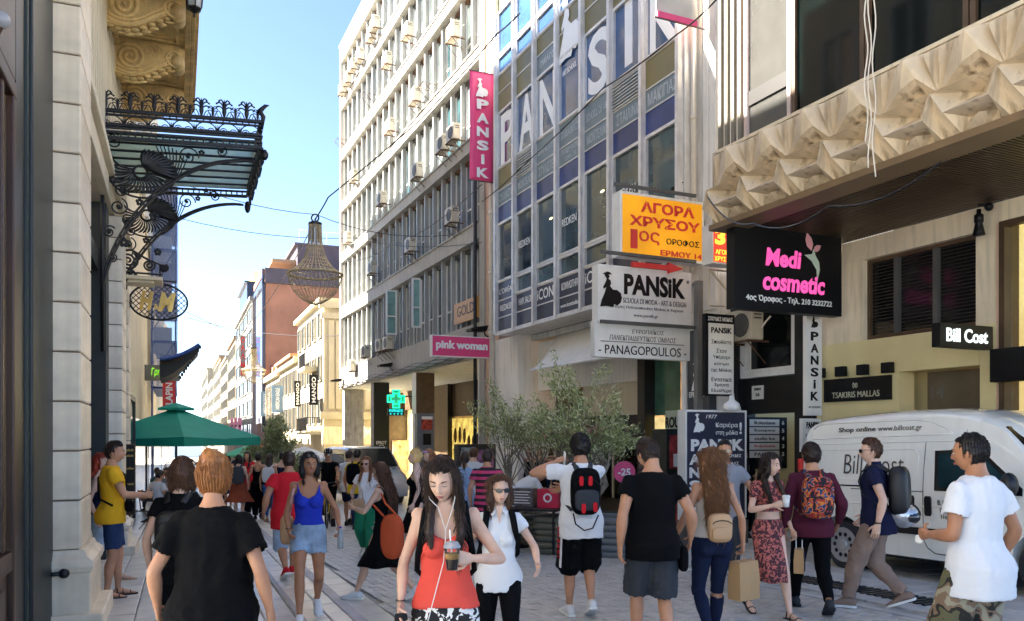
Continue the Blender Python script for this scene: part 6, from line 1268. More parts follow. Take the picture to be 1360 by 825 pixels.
for i, ch in enumerate('ANSiK'):lettering(ch, W*(.17 if ch!='i' else.05), H*.095, pt(.15, .45+i*.118), m_inkw, r, .045)
gt5=RF.g(tA5, 1.2);zbt=RF.z(689, tA5, 1.3);fobj(RF, 'legs', MB().box(tA5-.2, tA5+.2, dA_-.12, dA_-.04, gt5, zbt).box(tA5-.2, tA5+.2, dB_+.04, dB_+.12, gt5, zbt), m_grille, r, (tA5, 1.2, gt5))
zl=RF.z(545, tA5, 1.1);dl=RF.d(tA5, 957);fobj(RF, 'lamp', MB().lathe([(.16, -.02), (.13, .1), (.05, .16), (.04, .24)], (tA5-.3, dl, zl), 12).tube([(tA5-.3, dl, zl+.2), (tA5-.1, dl-.2, zl+.28), (tA5, dl-.3, zl)], .015, 5), m_whitep, r, (tA5, dl, zl), smooth=True)
# green poster kiosk
tK=RF.t(906, .9);r, pt, W, H=hang_sign(RF, 'poster_stand', 'dark green poster kiosk with red posters left of the standing PANSIK panel', 'poster stand', 876, 904, 570, 700, tK, m_green, .5, 0)
m_pos=mat('red_poster_print', (.5, .05, .05), .5, var=.9, scale=5)
def sheet_on(pt, u0, u1, v0, v1, W, H, m, r, name='poster'):
 M=pt((u0+u1)/2, (v0+v1)/2, 0);w, h=(u1-u0)*W/2, (v1-v0)*H/2;return obj(name, MB().box(-w, w, -h, h, .0, .006), m, M, r)
sheet_on(pt, .12, .88, .06, .4, W, H, m_pos, r);sheet_on(pt, .3, .75, .25, .38, W, H, m_signw, r);sheet_on(pt, .15, .85, .5, .7, W, H, mat('mixed_poster_print', (.3, .3, .1), .5, var=.9, scale=7), r);sheet_on(pt, .15, .85, .74, .95, W, H, m_pos, r)
tK2=RF.t(655, 1.4);r, pt, W, H=hang_sign(RF, 'poster_stand', 'low dark green poster stand with torn posters behind the man in striped polo', 'poster stand', 606, 655, 590, 660, tK2, m_green, .4, 0)
sheet_on(pt, .06, .4, .06, .9, W, H, mat('torn_paper_print', (.35, .4, .35), .7, var=.8, scale=8), r);sheet_on(pt, .5, .94, .1, .5, W, H, mat('purple_poster_print', (.3, .12, .25), .5, var=.9, scale=5), r)
# round sale tag, table with boxes
p=gpt(829, 15.5);zc5=at(829, 627, 15.5).z;r=thing('sale_tag', Matrix.Translation(p), 'round magenta sale disc reading 25 on a stand', 'sign');mb=MB().lathe([(.001, -.01), (.21, -.01), (.21, .01), (.001, .01)], (0, 0, 0), 20);mb.v=[(p.x+a, p.y+c_, zc5+b)for a, b, c_ in mb.v];obj('disc', mb, m_pink, None, r, tuple(p));lettering('-25', .24, .14, Matrix.Translation((p.x, p.y-.012, zc5))@Matrix.Rotation(R_(90), 4, 'X'), m_inkw, r, .03);obj('stand', MB().tube([(p.x, p.y+.03, p.z), (p.x, p.y+.03, zc5)], .015, 6), m_grille, None, r, tuple(p))
pt0=gpt(706, 13.3);M=Matrix.Translation(pt0)@Matrix.Rotation(R_(-22), 4, 'Z');r=thing('street_table', M, 'dark folding street table by the ribbed planter', 'table');obj('table_top', MB().box(-.55, .55, -.35, .35, .7, .74), m_black, M, r, bevel=.01)
for x in(-.48, .48):
 for y in(-.28, .28):obj('leg', MB().box(x-.02, x+.02, y-.02, y+.02, 0, .7), m_black, M, r)
for(u, w, m, lab, txt)in((-.12, .36, mat('grey_print_box', (.12, .1, .1), .5, var=.7, scale=12), 'dark printed leaflet box on the street table', None), (.32, .36, mat('crimson_box', (.55, .02, .06), .4), 'crimson box with a white ring logo on the street table', 'o')):
 Mb=M@Matrix.Translation((u, 0, .74));b_=thing('display_box', Mb, lab, 'box');obj('box', MB().box(-w/2, w/2, -.12, .12, 0, .3), m, Mb, b_, bevel=.006)
 if txt:obj('ring_logo', MB().tube([(.06*math.cos(a), -.124, .16+.06*math.sin(a))for a in np.linspace(0, 6.28, 15)[:-1]], .016, 5, closed=True), m_signw, Mb, b_)
 else:
  for j in range(5):obj('print_line', MB().box(-.14, .14-.03*(j%2), -.123, -.121, .06+j*.045, .075+j*.045), m_signw, Mb, b_)
ps=M@Matrix.Translation((-.4, -.1, .742));b_=tag(obj('paper_sheets', MB().box(-.12, .12, -.15, .15, 0, .012).box(-.05, .16, -.2, .0, .013, .02), m_signw, ps), 'white sheets of paper under the hands of the man in the red cap', 'paper')
# black menu board on the left
pm_=LF.p(LF.t(171, .2), .2, 0);tMn=LF.t(178, .3)
r, pt, W, H=hang_sign(LF, 'menu_board', 'tall black menu board with yellow chalk words behind the man in the yellow shirt', 'menu board', 164, 180, 590, 684, LF.t(166, .12), m_ink, .08, .02, m_wood)
my=mat('chalk_yellow', (.7, .5, .15), .8)
for i, (tx, v)in enumerate((('salads', .08), ('salads', .16), ('coffee', .34), ('sandwich', .56), ('toast', .72), ('snack', .8))):lettering(tx, W*.7, H*.035, pt(.5, v), my, r, shear=.2)
# ================================================================== vans
def van_body(prof, width, L_, wheels, R, sill=.28, ds=.05):
 """closed shell lofted from cross sections along s"""
 S=sorted(set([0, .02, .06, .12]+list(np.arange(.18, L_-.05, ds))+[L_-.04, L_]));rings=[]
 xs=[p_[0]for p_ in prof];ys=[p_[1]for p_ in prof]
 for s in S:
  top=float(np.interp(s, xs, ys));zb=sill
  for w_ in wheels:
   if abs(s-w_)<R:zb=max(zb, .33+math.sqrt(R*R-(s-w_)**2))
  e=min(1, (s/.12)**.5*.06+.94)if s<.12 else(min(1, ((L_-s)/.5)**.5*.14+.86)if s>L_-.5 else 1)
  zs=max(zb+.05, top-.13);row=[]
  for j in range(9):z=zb+(zs-zb)*j/8;row.append((side_w(z)*width/2*e, z))
  wz=row[-1][0]
  for j in range(1, 7):a=j/6*math.pi/2;row.append((wz*math.cos(a)**.55 if j<6 else 0, zs+(top-zs)*math.sin(a)**.8))
  rings.append([(s, -y, z)for y, z in row]+[(s, y, z)for y, z in row[-2::-1]])
 return MB().loft(rings)
def side_w(z):return float(np.interp(z, [.2, .35, .7, 1.05, 1.4, 1.75, 1.9, 2.1], [.95, .98, 1.0, 1.0, .965, .9, .875, .86]))
def wheel(M, r, s, y, sgn):
 w=obj('wheel', MB().add(*_lathe_y([(.2, -.1), (.3, -.1), (.33, -.07), (.33, .07), (.3, .1), (.2, .1)], s, y, .33)), mat('tyre_rubber', (.02, .02, .022), .8, bump=.2), M, r, (s, y, .33), smooth=False)
 mb=MB().add(*_lathe_y([(.001, sgn*.12), (.06, sgn*.12), (.07, sgn*.102), (.19, sgn*.106), (.235, sgn*.112), (.235, sgn*.02), (.001, sgn*.02)], s, y, .33))
 hc=obj('rim', mb, mat('silver_wheel', (.45, .45, .46), .35, metal=.6, var=.15), M, w, (s, y, .33), smooth=False)
 mb=MB()
 for k in range(10):a=k*.628;c_, s_=math.cos(a), math.sin(a);mb.ball((s+.145*c_, y+sgn*.108, .33+.145*s_), (.03, .012, .03), 8, 5)
 obj('rim_holes', mb, m_ink, M, w, (s, y, .33), smooth=True);return w
def _lathe_y(prof, s, y, z, n=28):
 mb=MB().lathe([(r, h)for r, h in prof], (0, 0, 0), n);return[(s+p_[0], y+p_[2], z+p_[1])for p_ in mb.v], mb.f
m_vanw=mat('glossy_white_paint', (.86, .85, .78), .2, var=.03, spec=.6, coat=1, streak=.12, scol=(.5, .46, .38))
dV=(12-9.55)/RF.q;twh=RF.t(1117, dV);VW=1.79;tv=twh+.76;gV=RF.g(twh, dV)
# van space: x = s (from tail to nose, -t direction), y = towards the street
slope=(RF.g(tv-4.4, dV)-RF.g(tv, dV))/4.4
Mv=RF.M@Matrix.Translation((tv, dV-VW/2, gV+(RF.g(tv, dV)-gV)))@Matrix(((-1, 0, 0, 0), (0, -1, 0, 0), (0, 0, 1, 0), (0, 0, 0, 1)))@Matrix.Rotation(-math.atan(slope), 4, 'Y')
vn=thing('parked_van', Mv, 'white high roofed delivery van lettered Bill Cost parked by the shop wall on the right', 'van')
prof=[(0, 1.72), (.02, 1.85), (.06, 1.95), (.15, 2.04), (.35, 2.08), (.8, 2.11), (1.6, 2.14), (2.2, 2.13), (2.6, 2.08), (2.9, 1.98), (3.05, 1.9), (3.75, 1.18), (3.9, 1.1), (4.25, .98), (4.4, .75)]
# street side of the van is -y here (matrix turns it round), so nothing else to mirror
bd=obj('body', van_body(prof, VW, 4.4, (.78, .78+2.75), .40), m_vanw, Mv, vn, smooth=True)
bd.modifiers.new('e', 'EDGE_SPLIT').split_angle=R_(38)
def on_side(name, poly, m, off=.004, th=.004, parent=None, side=-1):
 n=len(poly);V=[]
 for e in(off, off+th):V+=[(s, side*(side_w(z)*VW/2+e), z)for s, z in poly]
 return obj(name, MB().add(V, [tuple(range(n)), tuple(range(2*n-1, n-1, -1))]+[((i+1)%n, i, n+i, n+(i+1)%n)for i in range(n)]), m, Mv, parent or vn)
def strip_side(name, pts, r, m, off=.0, parent=None):return obj(name, MB().tube([(s, -(side_w(z)*VW/2+off), z)for s, z in pts], r, 5), m, Mv, parent or vn, smooth=True)
dense=lambda a, b, n=6:[(a[0]+(b[0]-a[0])*i/n, a[1]+(b[1]-a[1])*i/n)for i in range(n+1)]
m_gap=mat('panel_gap', (.05, .05, .05), .7)
for w_ in(.78, 3.53):
 for sd in(-1, 1):wheel(Mv, vn, w_, sd*(VW/2-.13), sd)
 obj('wheel_housing', MB().add(*_lathe_y([(.001, -VW/2+.28), (.39, -VW/2+.28), (.39, -VW/2+.3), (.001, -VW/2+.3)], w_, 0, .33)), m_black, Mv, vn)
dr_=obj('door', MB().box(0, .001, 0, .001, 0, .001), m_vanw, Mv, vn)if False else None
# crease lines, mouldings and panel gaps
strip_side('door_gap', dense((2.06, 1.72), (2.06, .5))+[(2.1, .42), (2.2, .36), (2.9, .34)], .006, m_gap, -.002)
strip_side('door_gap', dense((.95, 1.1), (1.9, 1.1))+[(2.05, 1.1)], .006, m_gap, -.002)
strip_side('slide_rail', dense((.32, 1.14), (1.2, 1.14)), .012, m_black, .0)
strip_side('crease', dense((.05, 1.70), (2.75, 1.72), 10), .011, m_vanw, -.004);strip_side('crease', dense((.12, .9), (2.9, .93), 10), .014, m_vanw, -.006)
strip_side('raised_panel', [(.2, 1.92), (.28, 1.97)]+dense((.4, 1.99), (1.9, 1.99), 8)+[(2.1, 1.96), (2.3, 1.88), (2.42, 1.8)]+dense((2.42, 1.8), (.22, 1.78), 10)+[(.2, 1.86), (.2, 1.92)], .011, m_vanw, -.002)
strip_side('raised_panel', [(.3, 1.6)]+dense((.4, 1.62), (1.9, 1.62), 8)+[(1.97, 1.55), (1.97, 1.28)]+dense((1.9, 1.22), (.4, 1.22), 8)+[(.3, 1.3), (.3, 1.6)], .009, m_vanw, -.002)
sk=on_side('side_moulding', [(1.25, .66), (2.75, .66), (2.75, .57), (1.25, .57)], m_black, .006, .02);on_side('rear_moulding', [(.02, .52), (.36, .52), (.36, .36), (.02, .36)], m_black, .006, .02)
dw_=on_side('side_window', [(2.2, 1.6), (2.78, 1.62), (3.3, 1.18), (3.3, 1.1), (2.22, 1.12)], m_black, .004, .005);on_side('pane', [(2.25, 1.56), (2.76, 1.58), (3.2, 1.2), (3.2, 1.15), (2.27, 1.16)], m_paneg, .0095, .003, dw_)
for s0 in(1.9, 2.14):h_=on_side('door_handle', [(s0-.045, 1.02), (s0-.03, 1.05), (s0+.03, 1.05), (s0+.045, 1.02), (s0+.045, .84), (s0+.03, .81), (s0-.03, .81), (s0-.045, .84)], m_black, .004, .02)
ws=obj('windscreen', MB().add([(3.0, -.74, 1.84), (3.0, .74, 1.84), (3.66, .8, 1.22), (3.66, -.8, 1.22), (3.04, -.74, 1.87), (3.04, .74, 1.87), (3.7, .8, 1.25), (3.7, -.8, 1.25)], [(0, 1, 2, 3), (4, 5, 6, 7), (0, 1, 5, 4), (1, 2, 6, 5), (2, 3, 7, 6), (3, 0, 4, 7)]), m_paneb, Mv, vn)
obj('wing_mirror', MB().ball((3.25, -1.04, 1.22), (.09, .1, .14), 10, 8).tube([(3.2, -.9, 1.12), (3.25, -1.0, 1.15)], .03, 6), m_black, Mv, vn, smooth=True)
obj('headlight', MB().ball((4.2, -.72, .82), (.22, .14, .12), 12, 8), m_paned, Mv, vn, smooth=True);obj('front_bumper', MB().box(4.2, 4.5, -.8, .8, .3, .6), m_black, Mv, vn, bevel=.05)
obj('rear_light', MB().box(-.012, .04, -.9, -.78, 1.0, 1.5), m_red, Mv, vn, bevel=.01);obj('underside', MB().box(.1, 4.2, -.7, .7, .22, .3), m_black, Mv, vn)
def van_text(s, z, txt, w, h, m, bold=0, shear=0):
 M_=Mv@Matrix.Translation((s, -(side_w(z)*VW/2+.006), z))@Matrix.Rotation(R_(90), 4, 'X')
 tilt=math.atan2((side_w(z+.1)-side_w(z-.1))*VW/2, .2);return lettering(txt, w, h, M_@Matrix.Rotation(-tilt*-1 if False else tilt, 4, 'X'), m, vn, bold, .002, shear=shear)
m_vt=mat('dark_brown_van_lettering', (.07, .05, .04), .5);van_text(.98, 1.885, 'Shop online', .62, .085, m_vt, .02);van_text(1.66, 1.885, 'www.billcost.gr', .66, .085, m_vt, -.0)
van_text(1.3, 1.43, 'Bill Cost', .95, .27, m_vt, -.012);van_text(2.42, .98, 'B. KOSTAS', .3, .06, m_vt, .01);van_text(2.42, .89, 'ΓΥΡΟΣ', .24, .05, m_vt);van_text(2.42, .81, 'ΤΗΛ 210', .24, .05, m_vt)
# distant silver van (nose to the camera side)
P_=gpt(487, 28.7);hx=math.atan2(-(.4), 1.0);
c2=gpt(483, 28.0);Mf=Matrix.Translation(c2)@Matrix.Rotation(R_(-62), 4, 'Z')@Matrix.Translation((-2.2, 0, 0))
fv=thing('distant_van', Mf, 'pale silver van standing across the street behind the cyclist', 'van');prof2=[(0, 1.3), (.05, 1.6), (.2, 1.85), (.6, 1.9), (2.2, 1.92), (2.7, 1.88), (3.5, 1.2), (4.1, 1.0), (4.4, .7)]
obj('body', van_body(prof2, 1.8, 4.4, (.8, 3.5), .38, .3, .1), mat('silver_paint', (.5, .52, .52), .25, metal=.3, coat=1, var=.03), Mf, fv, smooth=True)
for w_ in(.8, 3.5):
 for sd in(-1, 1):wheel(Mf, fv, w_, sd*.78, sd)
for sd in(-1, 1):obj('side_window', MB().add([(s, sd*(side_w(z)*.9+e), z)for e in(.004, .012)for s, z in((.4, 1.62), (2.6, 1.66), (3.1, 1.2), (3.1, 1.1), (.4, 1.1))], [(0, 1, 2, 3, 4), (9, 8, 7, 6, 5)]+[((i+1)%5, i, 5+i, 5+(i+1)%5)for i in range(5)]), m_paneb, Mf, fv)
obj('windscreen', MB().add([(2.72, -.7, 1.8), (2.72, .7, 1.8), (3.46, .76, 1.24), (3.46, -.76, 1.24), (2.76, -.7, 1.84), (2.76, .7, 1.84), (3.5, .76, 1.27), (3.5, -.76, 1.27)], [(0, 1, 2, 3), (4, 5, 6, 7), (0, 1, 5, 4), (1, 2, 6, 5), (2, 3, 7, 6), (3, 0, 4, 7)]), m_paneb, Mf, fv)
obj('rear_window', MB().box(-.02, .1, -.65, .65, 1.15, 1.55), m_paneb, Mf, fv)
# ================================================================== people
from mathutils import kdtree
V3=lambda*a:np.array(a, dtype=float)
JOBS=[]
def nrm(v):return v/(np.linalg.norm(v)+1e-12)
def rotm(ax, a):return np.array(Matrix.Rotation(a, 3, ax))
def pnoise(P, f, seed=0, n=7):
 """cheap smooth noise: a few crossed waves"""
 r=np.random.default_rng(seed);o=np.zeros(len(P))
 for i in range(n):k=r.normal(size=3)*f;o+=np.sin(P@k+r.random()*6.28)/n
 return o*1.6
def limb(mb, pts, rad, ref=(0, 1, 0), n=12, flat=1., hem=False):
 """tapered limb through pts; rad = radii (or (ru, rv) pairs)"""
 pts=[V3(*p)for p in pts];rings=[];m=len(pts);ref=V3(*ref)
 for i in range(m):
  t=nrm(pts[min(i+1, m-1)]-pts[max(i-1, 0)]);u=ref-t*(ref@t)
  if np.linalg.norm(u)<1e-3:u=V3(1, 0, 0)-t*t[0]
  u=nrm(u);w=np.cross(t, u);r=rad[i];ru, rv=r if isinstance(r, (tuple, list))else(r, r*flat)
  rings.append([pts[i]+u*ru*math.cos(a)+w*rv*math.sin(a)for a in np.linspace(0, 2*math.pi, n, endpoint=False)])
 t0, t1=nrm(pts[0]-pts[1]), nrm(pts[-1]-pts[-2])
 r0=rad[0]if not isinstance(rad[0], (tuple, list))else min(rad[0]);r1=rad[-1]if not isinstance(rad[-1], (tuple, list))else min(rad[-1])
 c0, c1=pts[0], pts[-1]
 pre=[[c0+(q-c0)*.6+t0*r0*.75 for q in rings[0]]];post=[[c1+(q-c1)*.6+t1*r1*.75 for q in rings[-1]]]
 if hem:post=[[c1+(q-c1)*.97+t1*.004 for q in rings[-1]], [c1+(q-c1)*.7-t1*.03 for q in rings[-1]]]
 mb.loft(pre+rings+post);return mb
def lerp(a, b, u):return a+(b-a)*u
def seg_pts(a, b, us):return[lerp(a, b, u)for u in us]
def ik(s, w, a, b, pole):
 v=w-s;d=np.linalg.norm(v);d2=min(d, (a+b)*.998);v=v/(d+1e-9);w=s+v*d2;x=(a*a-b*b+d2*d2)/(2*d2);h=math.sqrt(max(1e-6, a*a-x*x));p=pole-v*(pole@v);return s+v*x+nrm(p)*h, w
MT=[(-.09, .11, .085, 0), (-.04, .155, .105, -.005), (.03, .168, .112, -.01), (.10, .158, .105, 0), (.17, .145, .098, .005), (.27, .155, .105, 0), (.37, .172, .118, 0), (.45, .172, .108, -.005), (.51, .15, .085, -.012), (.545, .098, .066, -.015), (.575, .064, .06, -.008), (.61, .057, .057, 0), (.67, .054, .056, .008)]
FT=[(-.09, .115, .085, 0), (-.04, .16, .108, -.008), (.03, .168, .112, -.012), (.10, .145, .098, 0), (.17, .12, .085, .005), (.27, .128, .088, .0), (.37, .142, .1, 0), (.45, .145, .09, -.005), (.51, .128, .07, -.012), (.545, .082, .056, -.015), (.575, .052, .05, -.006), (.61, .047, .048, 0), (.67, .046, .048, .008)]
def head_shape(nl, nt, sex='m'):
 th=np.linspace(.0001, math.pi-.0001, nt);u=np.linspace(-1, 1, nl, endpoint=False);ph=math.pi*(u-.32*np.sin(math.pi*u))+math.pi/2
 T_, P_=np.meshgrid(th, ph, indexing='ij');x=np.sin(T_)*np.cos(P_);y=np.sin(T_)*np.sin(P_);z=np.cos(T_);lo=np.clip(-z, 0, 1);f=1.0 if sex=='m' else.95
 X=x*.077*f*(1-.30*lo**1.5);X=np.sign(X)*np.abs(X);Y=y*.098*np.where(y>0, (1-.06*lo)*.95, (1-.42*lo));Z=z*.1175
 Y=Y+.004*np.clip(y, 0, 1)*lo*2
 fr=np.clip(y, 0, 1)**.5*(y>0);g=lambda a, s:np.exp(-(a/s)**2)
 ramp=np.clip((.028-Z)/.062, 0, 1)*(1/(1+np.exp((-.040-Z)/.0022)))
 Y=Y+fr*(.025*g(X, .0105)*ramp**1.1+.006*g(np.abs(X)-.012, .006)*g(Z+.036, .008)-.0095*g(np.abs(X)-.031, .014)*g(Z, .011)+.004*g(Z-.021, .008)*g(X, .05)+.0065*g(X, .02)*(g(Z+.0605, .005)+g(Z+.071, .006))-.003*g(X, .03)*g(Z+.0655, .002)+.007*g(X, .02)*g(Z+.1, .013)+.004*g(np.abs(X)-.043, .016)*g(Z+.025, .016)-.004*g(X, .02)*g(Z+.084, .005))
 V=np.stack([X, Y, Z], -1);F=[]
 a=np.arange(nt-1)[:, None]*nl;b=np.arange(nl)[None, :];b2=(b+1)%nl;F=np.stack([a+b, a+nl+b, a+nl+b2, a+b2], -1).reshape(-1, 4);return V.reshape(-1, 3), F, np.stack([x, y, z], -1).reshape(-1, 3)
SK={}
def skin(name, c):
 m=mat('skin_'+name, c, .5, var=.17, scale=7, bump=.06, bscale=180, spec=.4);b=m.node_tree.nodes['Principled BSDF'];b.inputs['Subsurface Weight'].default_value=.12;b.inputs['Subsurface Radius'].default_value=(.02, .008, .004);b.inputs['Subsurface Scale'].default_value=.5;SK[name]=m
skin('tan', (.5, .25, .14));skin('light', (.66, .41, .29));skin('pale', (.72, .5, .4));skin('deep', (.33, .15, .08));skin('bronze', (.42, .19, .095))
def cloth(name, c, rough=.85, var=.06, **k):return mat('cloth_'+name, c, rough, var=var, scale=5, spec=.12, bump=k.pop('bump', .12), bscale=k.pop('bscale', 220), **k)
def hairm(name, c):
 if 'hair_'+name in _mats:return _mats['hair_'+name]
 m=bpy.data.materials.new('hair_'+name);m.use_nodes=True;N=m.node_tree.nodes;L=m.node_tree.links;b=N['Principled BSDF'];b.inputs['Roughness'].default_value=.42;b.inputs['Specular IOR Level'].default_value=.35
 ge=N.new('ShaderNodeNewGeometry');tc=N.new('ShaderNodeTexCoord');mp=N.new('ShaderNodeMapping');mp.inputs['Scale'].default_value=(90, 90, 7);no=N.new('ShaderNodeTexNoise');no.inputs['Scale'].default_value=1;no.inputs['Detail'].default_value=3
 L.new(tc.outputs['Object'], mp.inputs[0]);L.new(mp.outputs[0], no.inputs[0]);ad=N.new('ShaderNodeMath');ad.operation='MULTIPLY_ADD';ad.inputs[1].default_value=.45;L.new(ge.outputs['Random Per Island'], ad.inputs[0]);L.new(no.outputs[0], ad.inputs[2])
 r=N.new('ShaderNodeValToRGB');c=Vector(c);r.color_ramp.elements[0].position=.3;r.color_ramp.elements[1].position=.95;r.color_ramp.elements[0].color=(*(c*.45), 1);r.color_ramp.elements[1].color=(*[min(1, v*1.7)for v in c], 1)
 L.new(ad.outputs[0], r.inputs[0]);L.new(r.outputs[0], b.inputs['Base Color']);bp=N.new('ShaderNodeBump');bp.inputs['Strength'].default_value=.6;bp.inputs['Distance'].default_value=.004;L.new(no.outputs[0], bp.inputs['Height']);L.new(bp.outputs[0], b.inputs['Normal']);_mats['hair_'+name]=m;return m
for n_, c_ in(('black', (.012, .009, .008)), ('dark', (.028, .016, .011)), ('brown', (.07, .032, .016)), ('auburn', (.17, .06, .022)), ('ginger', (.27, .105, .03)), ('blonde', (.55, .36, .14)), ('curlybrown', (.15, .065, .025)), ('red', (.22, .025, .01)), ('beige_cap', (.5, .4, .25))):hairm(n_, c_)
def pattern(name, kind, a, b, c=None, sc=1.):
 if 'cloth_'+name in _mats:return _mats['cloth_'+name]
 m=bpy.data.materials.new('cloth_'+name);m.use_nodes=True;N=m.node_tree.nodes;L=m.node_tree.links;p=N['Principled BSDF'];p.inputs['Roughness'].default_value=.85;tc=N.new('ShaderNodeTexCoord');r=N.new('ShaderNodeValToRGB');r.color_ramp.interpolation='CONSTANT';e=r.color_ramp.elements
 if kind=='stripe':n=N.new('ShaderNodeTexWave');n.bands_direction='Z';n.inputs['Scale'].default_value=sc;n.inputs['Distortion'].default_value=.3;e[0].color=(*a, 1);e[1].position=.5;e[1].color=(*b, 1)
 else:
  n=N.new('ShaderNodeTexNoise');n.inputs['Scale'].default_value=sc;n.inputs['Detail'].default_value=3 if kind=='blot' else 1.5;n.inputs['Distortion'].default_value=.8;e[0].color=(*a, 1);e[1].position=.52;e[1].color=(*b, 1)
  if c:q=e.new(.6);q.color=(*c, 1)
  if kind=='camo':q=e.new(.43);q.color=(.02, .018, .012, 1)
  if kind=='multi':q=e.new(.46);q.color=(.35, .03, .02, 1);q=e.new(.57);q.color=(.02, .06, .25, 1)
 L.new(tc.outputs['Object'], n.inputs['Vector']if kind!='stripe' else n.inputs[0]);L.new(n.outputs[0]if kind!='stripe' else n.outputs['Fac'], r.inputs[0]);L.new(r.outputs[0], p.inputs['Base Color']);_mats['cloth_'+name]=m;return m
m_tyre=m_black
EYEW, LIP=mat('eye_white', (.75, .72, .68), .25, var=.02), mat('lips', (.42, .15, .12), .45, var=.05)
LENS=mat('dark_lens', (.008, .008, .01), .06, spec=.8)
class Person:pass
def person(label, x, Y, rz, H=1.7, sex='f', build=1., step=0., lean=0., head=(0, 0), sk='tan', hair=('short', 'dark'), top=('tee', None), bottom=('trousers', None), shoes=('shoe', None), arms=(None, None), lod=1, legs=None, seat=None, face=None, group=None, dz=0., curl=(.35, .35), feetyaw=6, hipsway=0, poles=(None, None)):
 q=Person();q.cover=[];q.k=k=H/1.75;gp=gpt(x, Y);gp.z+=dz;M=Matrix.Translation(gp)@Matrix.Rotation(R_(rz), 4, 'Z');q.M=M;q.root=root=thing('person', M, label, 'person', group);q.lod=lod
 vox=(.010, .014, .022)[lod];male=sex=='m'
 aw=.088;az=.085
 A=[V3(-aw, step*.5, az+(.07 if step<-.15 else 0)), V3(aw, -step*.5, az+(.07 if step>.15 else 0))]
 if legs:A=[V3(*legs[0]), V3(*legs[1])]
 LT, LS=.435, .405;pitch=[0, 0]
 for i in(0, 1):
  if A[i][2]>.1:pitch[i]=-R_(min(60, (A[i][2]-az)*330))
 hz=seat if seat else min(math.sqrt(max(.05, ((LT+LS)*.996)**2-(A[i][1])**2-(abs(A[i][0])-.085)**2))+A[i][2]for i in(0, 1))
 P=V3(0, 0, hz);u=V3(0, math.sin(R_(lean)), math.cos(R_(lean)));f=V3(0, math.cos(R_(lean)), -math.sin(R_(lean)));X=V3(1, 0, 0)
 tab=MT if male else FT;q.P, q.u, q.f=P, u, f
 def T(h, y=0, x_=0):return P+u*h+f*y+X*x_
 q.T=T
 def ring(h, rx, ry, y0, n=20, e=.9):return[T(h, y0+ry*math.sin(a), 0)+X*rx*np.sign(math.cos(a))*abs(math.cos(a))**e for a in np.linspace(0, 2*math.pi, n, endpoint=False)]
 bx, by=build, build**1.7
 def trows(h0, h1, add=0, addy=None, flare=0, n=14, hemx=0, boxy=0):
  hs=np.linspace(h0, h1, n);a=np.array(tab);out=[]
  for h in hs:
   rx, ry, y0=(np.interp(h, a[:, 0], a[:, j])for j in(1, 2, 3));w=max(0, min(1, (.5-h)*4));hh=hemx*max(0, min(1, (.16-h)/.16));rx=max(rx, .15 if hemx and h<.03 else 0, boxy if h<.36 else 0);out.append(ring(h, rx*(1+(bx-1)*w)+add+flare*max(0, .2-h)+hh*.6, max(ry, .105 if hemx and h<.03 else 0)*(1+(by-1)*w)+(addy if addy is not None else add)+flare*max(0, .2-h)+hh, y0+(by-1)*.03*w-hh*.5))
  if hemx:c=P+u*(h0+.03);out=[[c+(V3(*p_)-c)*.62 for p_ in out[0]]]+out
  return out
 q.trows=trows
 sw=.182 if male else.155;sw*=1+(bx-1)*.6;S=[T(.485, -.01, -sw), T(.485, -.01, sw)];q.S=S
 hw=.085*(1+(bx-1)*.5);Hp=[T(-.0, 0, -hw), T(0, 0, hw)]
 W, E=[], []
 for i in(0, 1):
  sg=(-1, 1)[i];w=arms[i]or(.075, .02, -.5);w=S[i]+X*sg*w[0]+V3(0, w[1], w[2]);pole=V3(sg*.35, -1, -.1)if poles[i]is None else V3(sg*poles[i][0], poles[i][1], poles[i][2]);e, w=ik(S[i], w, .285, .25, pole);E.append(e);W.append(w)
 K=[]
 for i in(0, 1):kn, a_=ik(Hp[i], A[i], LT, LS, V3((-.1, .1)[i], 1, 0));K.append(kn);A[i]=a_
 q.W, q.E, q.K, q.A, q.Hp=W, E, K, A, Hp
 armr=(1.08 if male else.86)*(1+(bx-1)*.7);legr=(1.if male else.98)*(1+(bx-1)*.5);q.armr, q.legr=armr, legr
 mb=MB();tk=.93 if top[0]in('tee', 'shirt')else 1.;mb.loft(trows(-.09, .67, 0, n=22))
 if tk!=1:c=mb.v;mb.v=[tuple(P+(V3(*p)-P)*1.)if(V3(*p)-P)@u>.5 else(p[0]*tk, p[1]*tk, p[2])for p in c]
 for i in(0, 1):
  sg=(-1, 1)[i]
  limb(mb, seg_pts(S[i]-X*sg*.02, E[i], (0, .12, .35, .6, .85, 1)), [armr*v for v in(.05, .053, .047, .042, .038, .037)], n=10)
  limb(mb, seg_pts(E[i], W[i], (0, .2, .45, .75, 1)), [armr*v for v in(.037, .041, .038, .029, .0235)], n=10)
  limb(mb, seg_pts(Hp[i]-u*.0, K[i], (0, .15, .4, .7, .92, 1)), [legr*v for v in(.092, .092, .08, .063, .055, .054)], n=12)
  sp=seg_pts(K[i], A[i], (0, .12, .3, .5, .75, .95, 1));bk=nrm(np.cross(X, A[i]-K[i]))*-1
  if bk[1]>0:bk=-bk
  for j, o_ in((2, .014), (3, .01)):sp[j]=sp[j]+bk*o_
  limb(mb, sp, [legr*v for v in(.054, .052, .056, .05, .037, .031, .032)], n=12)
  limb(mb, [T(.42, -.03, sg*.05), S[i]+u*.012], [.05, armr*.05], n=10)
 if not male:
  for sg in(-1, 1):mb.ball(tuple(T(.33, .062+.02*bx, sg*.062)), (.058*bx, .05*bx, .056*bx), 12, 8)
